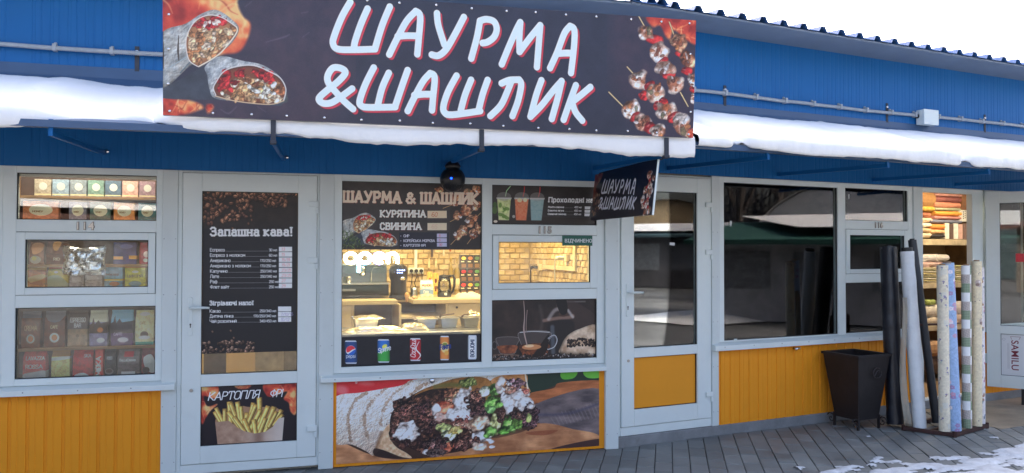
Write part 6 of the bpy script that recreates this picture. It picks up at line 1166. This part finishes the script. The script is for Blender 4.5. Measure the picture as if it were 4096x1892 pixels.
for k in range(5): folded(('cream wrapped blanket, %s of the left pile' % ('bottom', 'second', 'middle', 'fourth', 'top')[k]), 4.94, 5.13, 1.722+k*.06, 1.778+k*.06, ((.62, .5, .34), (.5, .36, .2), (.66, .58, .44), (.58, .42, .26), (.34, .12, .06))[k], wav=.012)
folded('black folded cloth under the orange roll', 5.11, 5.35, 1.722, 1.765, (.03, .028, .03)); folded('apricot folded cloth above the black one', 5.11, 5.35, 1.767, 1.822, (.64, .36, .16)); folded('strong orange folded cloth above the apricot one', 5.10, 5.36, 1.824, 1.886, (.68, .24, .05))
for k, (u, w_, c, lb) in enumerate(((5.41, .08, (.70, .64, .52), 'white upright packet'), (5.495, .06, (.12, .07, .05), 'dark brown upright packet'), (5.575, .08, (.72, .66, .56), 'ivory upright packet'), (5.66, .07, (.60, .36, .28), 'pink upright packet'), (5.77, .12, (.20, .12, .09), 'brown plush upright packet'))): pack('textile_packet', lb+' on the middle textile shelf', 'packet', u, 1.0, 1.71, w_, .19-.01*(k % 2), .18, pmat('upk_%d' % k, c, .6, var=.2, vscale=20), FB, 'box', 'upright packets in the textile shop')
folded('clear wrapped pillow on the second textile shelf', 4.95, 5.42, 1.44, 1.525, (.55, .50, .44), 'pillow', rough=.3, wav=.02); folded('pink wrapped pillow under the clear one', 4.95, 5.33, 1.375, 1.438, (.52, .34, .28), 'pillow', rough=.4, wav=.02)
for k in range(9): folded('thin folded sheet %s of the left lower pile' % ('at the bottom', 'second', 'third', 'fourth', 'fifth', 'sixth', 'seventh', 'eighth', 'at the top')[k], 4.95+.01*(k % 2), 5.27-.015*(k % 3), 1.188+k*.0204, 1.205+k*.0204, ((.6, .52, .34), (.5, .42, .2), (.66, .6, .48), (.4, .36, .2))[k % 4], wav=.006)
for k in range(8): folded('thin folded sheet %s of the right lower pile' % ('at the bottom', 'second', 'third', 'fourth', 'fifth', 'sixth', 'seventh', 'at the top')[k], 5.55+.01*(k % 2), 5.80, 1.188+k*.026, 1.21+k*.026, ((.58, .5, .3), (.42, .4, .2), (.66, .6, .46))[k % 3], wav=.006)
for k, (u0, u1, z0, z1, c) in enumerate(((4.98, 5.28, .69, .78, (.62, .52, .38)), (5.0, 5.30, .785, .92, (.70, .62, .48)), (5.02, 5.2, .925, .985, (.34, .40, .12)), (5.40, 5.80, .69, .80, (.6, .44, .34)), (5.42, 5.78, .805, .95, (.66, .58, .5)), (4.95, 5.35, .12, .3, (.10, .06, .04)), (5.0, 5.25, .31, .5, (.5, .3, .16)), (5.45, 5.8, .12, .4, (.16, .08, .05)))): folded(('peach folded blanket on the low shelf, left', 'ivory folded blanket on the low shelf, left', 'lime green cloth on the low shelf', 'pink folded blanket on the low shelf, right', 'pale folded blanket on the low shelf, right', 'dark bundle on the floor inside the doorway, left', 'tan bundle on the floor inside the doorway', 'dark bundle on the floor inside the doorway, right')[k], u0, u1, z0, z1, c, wav=.02)
for k in range(6): folded(('beige parcel seen through the open door glass, %s' % ('lowest left', 'lowest right', 'middle left', 'middle right', 'upper left', 'upper right')[k]), 6.15+.45*(k % 2), 6.55+.45*(k % 2), .8+.5*(k//2), 1.2+.5*(k//2), ((.5, .42, .3), (.4, .36, .3), (.56, .5, .4))[k % 3], 'parcel', wav=.02)

# ---------------------------------------------------------------- rolls standing in a low rack, and the bin
rk = thing('roll_rack', 'low dark red steel rack holding the upright rolls on the pavement', 'rack', (0, 0, 0)); RKM = pmat('rack_paint', (.06, .025, .022), .6, .2, var=.3, vscale=9, dirt=.3)
rp = [(5.20, -.10), (5.42, -.43), (5.98, -.22), (5.80, .16)]
for k in range(4): MB().bar((*rp[k], .022), (*rp[(k+1) % 4], .022), .025, .03).build('base_bar', RKM, rk)
MB().bar((5.31, -.265, .022), (5.89, -.03, .022), .02, .02).build('base_bar', RKM, rk)
for k in range(4): MB().box(rp[k][0]-.012, rp[k][0]+.012, rp[k][1]-.012, rp[k][1]+.012, .0, .05).build('foot', RKM, rk)
for x, y in ((5.50, .05), (5.86, .02)): MB().box(x-.01, x+.01, y-.01, y+.01, .03, .9).build('upright', RKM, rk)
MB().bar((5.50, .05, .9), (5.86, .02, .9), .018, .018).build('top_bar', RKM, rk)
def uvtube(base, top, r, n=28, m=24, wob=.0, seed=0, flat=1.):
    b, t = Vector(base), Vector(top); d = (t-b).normalized(); x = d.cross(Vector((0, 1, 0))).normalized(); y = x.cross(d); V_, F_, UV = [], [], []; rg = random.Random(seed)
    for j in range(m+1):
        c = b.lerp(t, j/m); rr = r*(1+wob*(n1(j*.45, seed)-.5)+wob*.5*(n1(j*1.7, seed+1)-.5))
        for i in range(n+1):
            a_ = 2*math.pi*i/n; w2 = 1+wob*.6*(n1(i*.6+j*.3, seed+5)-.5); V_.append(c+x*rr*w2*math.cos(a_)+y*rr*w2*math.sin(a_)*flat); UV.append((i/n, j/m))
    for j in range(m):
        for i in range(n): F_.append((j*(n+1)+i, j*(n+1)+i+1, (j+1)*(n+1)+i+1, (j+1)*(n+1)+i))
    return V_, F_, UV
def roll(label, base, top, r, mat, wob=.0, seed=0, core=.55, corem=None, flat=1., coreh=.012, group='rolls standing outside the textile shop'):
    t = thing('fabric_roll', label, 'roll', (base[0], base[1], 0), group=group); b0 = Vector((0, 0, base[2])); t0 = Vector((top[0]-base[0], top[1]-base[1], top[2]))
    V_, F_, UV = uvtube(b0, t0, r, wob=wob, seed=seed, flat=flat); me = bpy.data.meshes.new('roll_body'); me.from_pydata(V_, [], F_); me.materials.append(mat); ul = me.uv_layers.new()
    for p in me.polygons:
        for li in p.loop_indices: ul.data[li].uv = UV[me.loops[li].vertex_index]
    me.polygons.foreach_set('use_smooth', [True]*len(me.polygons)); o = bpy.data.objects.new('roll_body', me); col.objects.link(o); o.parent = t
    d = (t0-b0).normalized()
    for e, s_, nm_ in ((t0, 1, 'top_edge'), (b0, -1, 'bottom_edge')): MB().tube([e-d*s_*.012, e-d*s_*.002], r*.985, 22).build(nm_, pmat('roll_end', (.45, .42, .38), .9, var=.2, vscale=40) if nm_ == 'top_edge' else mat, t)
    MB().tube([t0-d*.03, t0+d*coreh], r*core, 18).build('core_tube', corem or pmat('cardboard', (.36, .22, .12), .85), t); return t
FILM = pmat('black_film', (.012, .014, .022), .28, bump=.9, bscale=12, var=.2)
DRKR = pmat('dark_vinyl', (.03, .034, .042), .45, bump=.3, bscale=10)
def film_mat(name, c, alpha, rough=.22):
    m_ = pmat(name, c, rough, bump=1., bscale=16, var=.06, vscale=10); m_.node_tree.nodes['Principled BSDF'].inputs['Alpha'].default_value = alpha; return m_
roll('thick roll of black plastic film next to the bin', (5.225, .03, .03), (5.28, .16, 1.60), .070, FILM, .10, 1, .5, BLACKP)
roll('milky clear plastic film roll, tallest pale roll beside the black one', (5.322, -.155, .03), (5.295, -.05, 1.56), .057, film_mat('clear_film', (.74, .77, .79), 1.), .10, 2, .8, BLACKP, coreh=.035)
roll('thin dark vinyl roll leaning to the left behind the clear film', (5.62, -.03, .03), (5.525, .14, 1.665), .036, DRKR, .02, 3, .6, BLACKP)
# loose translucent sheet hanging beside the clear roll
V_ = []; 
for j in range(15):
    for i in range(6): s_ = j/14; V_.append((5.20+.075*i/5*(.6+.4*(1-s_))-.05*s_-.02*math.sin(s_*5), -.12+.02*math.sin(i*1.3+s_*4), .04+1.12*s_))
o = MB().add(V_, [(j*6+i, j*6+i+1, (j+1)*6+i+1, (j+1)*6+i) for j in range(14) for i in range(5)]).build('plastic_sheet', film_mat('yellowed_film', (.52, .47, .38), .62), smooth=True); so = o.modifiers.new('solid', 'SOLIDIFY'); so.thickness = .003; tag(o, 'loose yellowed translucent sheet hanging left of the clear film roll', 'sheet')
def fabric(name, bg, draw, gain=1.):
    a = Art(160, 900, bg); full_ = a.m_poly([(0,0),(160,0),(160,900),(0,900)], False); a.tex(full_, np.array(bg)*.93, np.minimum(255, np.array(bg)*1.05), 8, 3); draw(a, np.random.RandomState(len(name))); return a.finish(name, gain, .65, gen=False)
def dr_cream(a, rg):
    for k in range(26): x, y = rg.rand()*160, rg.rand()*900; a.poly([(x,y),(x+26,y+4),(x+22,y+34),(x-4,y+30)], (190, 190, 184), .5, False); 
    for k in range(70): x, y = rg.rand()*160, rg.rand()*900; a.line([(x,y),(x+6+rg.randn()*6,y+12)], 4, ((88, 82, 110), (120, 110, 130), (150, 170, 160), (130, 100, 90))[rg.randint(4)], .8); a.ell(x+4, y, 5, 4, (110, 100, 140), 0, .7)
def dr_blue(a, rg):
    for k in range(60): x, y = rg.rand()*160, rg.rand()*900; a.line([(x,y),(x+rg.randn()*14,y+26)], 2.5, (110, 130, 170), .6)
    for k in range(60):
        x, y = rg.rand()*160, rg.rand()*900; c = ((190, 130, 150), (214, 180, 190), (150, 110, 150), (226, 206, 206))[rg.randint(4)]
        for q in range(5): a.ell(x+7*math.cos(q*1.257), y+7*math.sin(q*1.257), 5, 5, c, 0, .75)
def dr_check(a, rg):
    for j in range(18):
        for i in range(4):
            x, y = i*40, j*50; k = (i+j) % 3; a.poly([(x,y),(x+40,y),(x+40,y+50),(x,y+50)], ((214, 212, 208), (170, 158, 148), (120, 134, 108))[k], 1, False)
            if k: 
                for q in range(6): a.line([(x, y+q*9), (x+40, y+q*9+(18 if k == 1 else 0))], 1.6, (110, 100, 96) if k == 1 else (160, 170, 150), .8, False)
                for q in range(5): a.line([(x+q*9, y), (x+q*9-(10 if k == 1 else 0), y+50)], 1.6, (196, 190, 184) if k == 1 else (90, 104, 80), .7, False)
def dr_cream2(a, rg):
    for k in range(26): x, y = rg.rand()*160, rg.rand()*900; a.ell(x, y, 3, 3, (110, 96, 100), 0, .7)
    for x, y in ((40,110),(110,330),(30,520),(90,700),(130,120),(60,820)): a.ell(x, y, 16, 20, (160, 140, 140), .4, .7); a.ell(x+6, y+8, 10, 8, (120, 96, 86), .2, .8); a.ell(x-5, y-8, 6, 6, (206, 196, 190))
def dr_flor(a, rg):
    for k in range(120): x, y = rg.rand()*160, rg.rand()*900; a.ell(x, y, 9, 7, ((176, 120, 140), (120, 130, 160), (150, 110, 90), (96, 110, 120), (226, 216, 216))[rg.randint(5)], rg.rand()*3, .8)
roll('cream fabric roll printed with small grey-violet flowers, front left', (5.402, -.345, .04), (5.386, -.35, 1.445), .045, fabric('cream_fabric', (206, 196, 174), dr_cream, 1.35), .03, 4)
roll('light blue fabric roll with pink flowers, widest of the fabric rolls', (5.50, -.355, .04), (5.452, -.34, 1.465), .050, fabric('blue_fabric', (140, 164, 196), dr_blue, 1.35), .04, 5)
roll('checkered white, green and grey fabric roll between blue and plain cream', (5.683, -.30, .04), (5.688, -.30, 1.44), .039, fabric('check_fabric', (206, 204, 200), dr_check, 1.35), .03, 6)
roll('plain cream fabric roll with sparse brown motifs, tallest at right', (5.831, -.26, .04), (5.852, -.25, 1.475), .042, fabric('cream2_fabric', (206, 192, 162), dr_cream2, 1.35), .02, 7)
roll('thin fabric roll with dense mixed flowers at the far right of the rack', (5.945, -.195, .04), (5.952, -.19, 1.42), .034, fabric('floral_fabric', (206, 200, 200), dr_flor, 1.3), .03, 8)
# the tapered square litter bin
BINM = pmat('bin_paint', (.013, .010, .011), .6, 0., var=.4, vscale=5, dirt=.04, bump=.15, bscale=20)
bi = thing('litter_bin', 'dark brown tapered square metal litter bin with scroll feet against the yellow wall', 'bin', (4.918, .15, 0), R(9.9))
T_, B_ = .195, .128
for k in range(4):
    a0 = k*math.pi/2; rt = lambda x, y: (x*math.cos(a0)-y*math.sin(a0), x*math.sin(a0)+y*math.cos(a0))
    q = [(*rt(-B_, -B_), .10), (*rt(B_, -B_), .10), (*rt(T_, -T_), .645), (*rt(-T_, -T_), .645)]; qi = [(*rt(-B_+.006, -B_+.006), .10), (*rt(B_-.006, -B_+.006), .10), (*rt(T_-.006, -T_+.006), .645), (*rt(-T_+.006, -T_+.006), .645)]
    MB().add(q+qi, [(0,1,2,3), (7,6,5,4), (0,4,5,1), (2,6,7,3), (1,5,6,2), (3,7,4,0)]).build('side_panel', BINM, bi)
    c = [(*rt(-T_-.012, -T_-.012), .66), (*rt(T_+.012, -T_-.012), .66), (*rt(T_-.02, -T_+.02), .66), (*rt(-T_+.02, -T_+.02), .66)]; MB().add(c+[(x, y, z-.022) for x, y, z in c], [(0,1,2,3), (7,6,5,4), (0,4,5,1), (2,6,7,3), (1,5,6,2), (3,7,4,0)]).build('rim', BINM, bi)
    e0 = rt(-B_, -B_); MB().bar((*e0, 0), (*e0, .12), .018, .018).build('leg', BINM, bi)
    sc_ = [(*rt(-B_-.0+.05*t_*math.cos(t_*9)-.035, -B_-.004), .06+.05*t_*math.sin(t_*9)) for t_ in [k2/14 for k2 in range(15)]]; MB().tube(sc_, .005, 6).build('scroll_foot', BINM, bi)
MB().box(-B_, B_, -B_, B_, .085, .10).build('base_plate', BINM, bi)
mid = (B_+T_)/2+.028; em_ = MB(); em_.tube([(.03+.05*math.cos(k*.3927), -mid-.008, .50+.045*math.sin(k*.3927)) for k in range(16)], .004, 6, closed=True); em_.tube([(.03+.03*math.cos(k*.6), -mid-.008, .50+.025*math.sin(k*.6*1.5)) for k in range(8)], .004, 6)
em_.build('emblem', pmat('emblem_paint', (.05, .04, .042), .35, .5), bi)
# small white stickers on the panes of 116
STK = pmat('paper_sticker', (.72, .72, .72), .6, var=.05)
for lb, u, z, w_, h_, y in (('small white paper sticker on the glass of door 116', .601, 1.62, .05, .022, .0095), ('narrow white paper sticker at the left edge of the big window of 116', 1.238, 1.80, .016, .045, .0275), ('narrow white paper sticker in the small top pane of 116', 2.664, 2.079, .014, .045, .0275)):
    t = thing('paper_sticker', lb, 'sticker', (u, y, z), frame=FB); o = MB().box(-w_/2, w_/2, 0, .001, -h_/2, h_/2).build('paper', STK, t); o.rotation_euler = (0, R(4), 0)
# ---------------------------------------------------------------- across the yard (seen in the panes)
def gable(label, x, y, rz, w_, d_, h_, c, roofc, group=None):
    t = thing('market_stall', label, 'stall', (x, y, 0), R(rz), group); MB().box(-w_/2, w_/2, -d_/2, d_/2, 0, h_).build('wall', pmat('stall_wall_%d' % int(x*10), c, .8, var=.3, vscale=2), t)
    rf = MB().add([(-w_/2-.4, -d_/2-.9, h_-.1), (w_/2+.4, -d_/2-.9, h_-.1), (w_/2+.4, d_/2, h_+.40), (-w_/2-.4, d_/2, h_+.40)], [(0, 1, 2, 3)]).build('roof', pmat('stall_roof_%d' % int(x*10), roofc, .6), t); so = rf.modifiers.new('s', 'SOLIDIFY'); so.thickness = .1
    MB().add([(-w_/2-.3, -d_/2-.5, h_+.16), (w_/2*.5, -d_/2-.5, h_+.16), (w_/2+.3, d_/2, h_+.57), (-w_/2-.4, d_/2, h_+.57)], [(0, 1, 2, 3)]).build('roof_snow', SNOW, t)
    for k in range(int(w_/1.6)): MB().box(-w_/2+.3+k*1.6, -w_/2+1.4+k*1.6, -d_/2-.03, -d_/2, .7, h_-.35).build('shutter', pmat('stall_shutter', (.17, .175, .185), .5, var=.5), t)
    return t
gable('green roofed market stall across the yard, snow on its roof', 15.6, -4.4, -111, 8, 3, 1.9, (.34, .34, .36), (.02, .09, .07)); gable('grey market stall row far across the yard', 4, -26, 178, 16, 3, 2.4, (.12, .12, .13), (.05, .09, .12)); gable('dark market stall row across the yard at right', 23, -21, -134, 16, 3, 2.2, (.08, .075, .08), (.04, .08, .1)); gable('low market stall row across the yard at left', -9, -20, 155, 12, 3, 2.6, (.14, .12, .1), (.1, .05, .04))
wh = thing('horizon_blocker', 'long dark building added unseen behind the viewer to block horizon light', 'building', (-11, -23, 0)); MB().box(-20, 17, -6, 0, 0, 5.2).build('wall', pmat('horizon_blocker_wall', (.07, .075, .085), .8, var=.3, vscale=.6), wh)  # unseen block added behind the viewer to darken the wall under the canopy
MB().add([(-20.4, .6, 5.0), (17.4, .6, 5.0), (17.4, -6.4, 6.6), (-20.4, -6.4, 6.6)], [(0, 1, 2, 3)]).build('snow_roof', SNOW, wh)
for k in range(8): MB().box(-18+k*4.3, -15.6+k*4.3, .0, .05, .1, 2.6).build('gate', pmat('horizon_blocker_gate', (.05, .08, .09), .6, var=.3), wh)
def hangar(label, x, y, rz, r, l_, endc=(.30, .22, .13)):
    t = thing('arched_hangar', label, 'hangar', (x, y, 0), R(rz)); n = 20; mb = MB()
    for k in range(n):
        a0, a1 = math.pi*k/n, math.pi*(k+1)/n; mb.quad((r*math.cos(a0), -l_/2, r*math.sin(a0)), (r*math.cos(a1), -l_/2, r*math.sin(a1)), (r*math.cos(a1), l_/2, r*math.sin(a1)), (r*math.cos(a0), l_/2, r*math.sin(a0)))
    mb.build('arched_roof', SNOW, t, smooth=True); MB().add([(r*.99*math.cos(math.pi*k/n), -l_/2+.3, r*.99*math.sin(math.pi*k/n)) for k in range(n+1)], [tuple(range(n+1))]).build('end_wall', pmat('hangar_end_%d' % int(x), endc, .8, var=.2), t); return t
hangar('snow covered arched hangar beyond the stalls, reflected in the door of 116', 34, -29.5, -134, 4.3, 14); hangar('snow covered arched hangar reflected in the window of 116', 26.7, -12.4, -121, 3.7, 16, (.5, .52, .55))
def bare_tree(label, x, y, h_, seed):
    t = thing('bare_tree', label, 'tree', (x, y, 0), group='bare trees across the yard'); rg = random.Random(seed); mb = MB(); tr = MB()
    def grow(p, d, l_, r_, lev):
        n = 4; pts = [p]; rs_ = [r_]
        for k in range(n):
            d = (d+Vector((rg.uniform(-.2, .2), rg.uniform(-.2, .2), rg.uniform(-.05, .15)))).normalized(); pts.append(pts[-1]+d*l_/n); rs_.append(r_*(1-.5*(k+1)/n))
        (tr if lev == 0 else mb).tube(pts, rs_, 5 if lev else 8, cap=False)
        if lev < 4:
            for k in range(4 if lev else 7):
                i = rg.randint(1 if lev else 2, n); dd = (d+Vector((rg.uniform(-1, 1), rg.uniform(-1, 1), rg.uniform(-.1, .6)))).normalized(); grow(pts[i], dd, l_*rg.uniform(.45, .7), rs_[i]*.55, lev+1)
    grow(Vector((0, 0, 0)), Vector((0, 0, 1)), h_*.5, h_*.022, 0); bk = pmat('bark', (.06, .05, .045), .9, var=.3); tr.build('trunk', bk, t); mb.build('crown', bk, t); return t
for k, (x, y, h_) in enumerate(((22, -13, 9), (25.5, -17, 11), (24, -11, 10), (29, -16, 12), (33, -19, 11))): bare_tree('bare winter tree %s across the yard' % ('nearest', 'second nearest', 'third', 'tall', 'farthest')[k], x, y, h_, k)
o = MB().add([(x, y, z) for x, y, z in [(11+.5*i, -6.5-.5*j, .22*math.sin(math.pi*min(1, (i+.001)/10))*math.sin(math.pi*j/6)*(0.6+.5*n1(i*.7+j, 3))) for j in range(7) for i in range(11)]], [(j*11+i, j*11+i+1, (j+1)*11+i+1, (j+1)*11+i) for j in range(6) for i in range(10)]).build('snow_bank', SNOW, smooth=True); tag(o, 'heap of cleared snow across the yard', 'snow', kind='stuff')

# dark belt of winter trees added to block horizon light, open towards the hangar
rt_ = random.Random(9); mb = MB()
for k in range(520):
    an = R(-175+k*170/520); 
    if -49 < math.degrees(an) < -38: continue
    d_ = 62+rt_.uniform(-6, 8); x, y = d_*math.cos(an), d_*math.sin(an); h_ = rt_.uniform(6.5, 11)
    mb.tube([(x, y, 0), (x+rt_.uniform(-.5, .5), y, h_*.5), (x+rt_.uniform(-1, 1), y, h_)], [.22, .14, .02], 4, cap=False)
    for q in range(16):
        z = h_*rt_.uniform(.12, .9); L = rt_.uniform(.8, 2.2); a2 = rt_.uniform(0, 6.28); mb.tube([(x, y, z), (x+L*math.cos(a2), y+L*math.sin(a2), z+L*rt_.uniform(.3, .9))], [.09, .015], 3, cap=False)
tag(mb.build('horizon_tree_belt', pmat('far_bark', (.022, .024, .032), 1., spec=.1)), 'belt of bare winter trees added behind the yard to block horizon light', 'trees', kind='stuff')
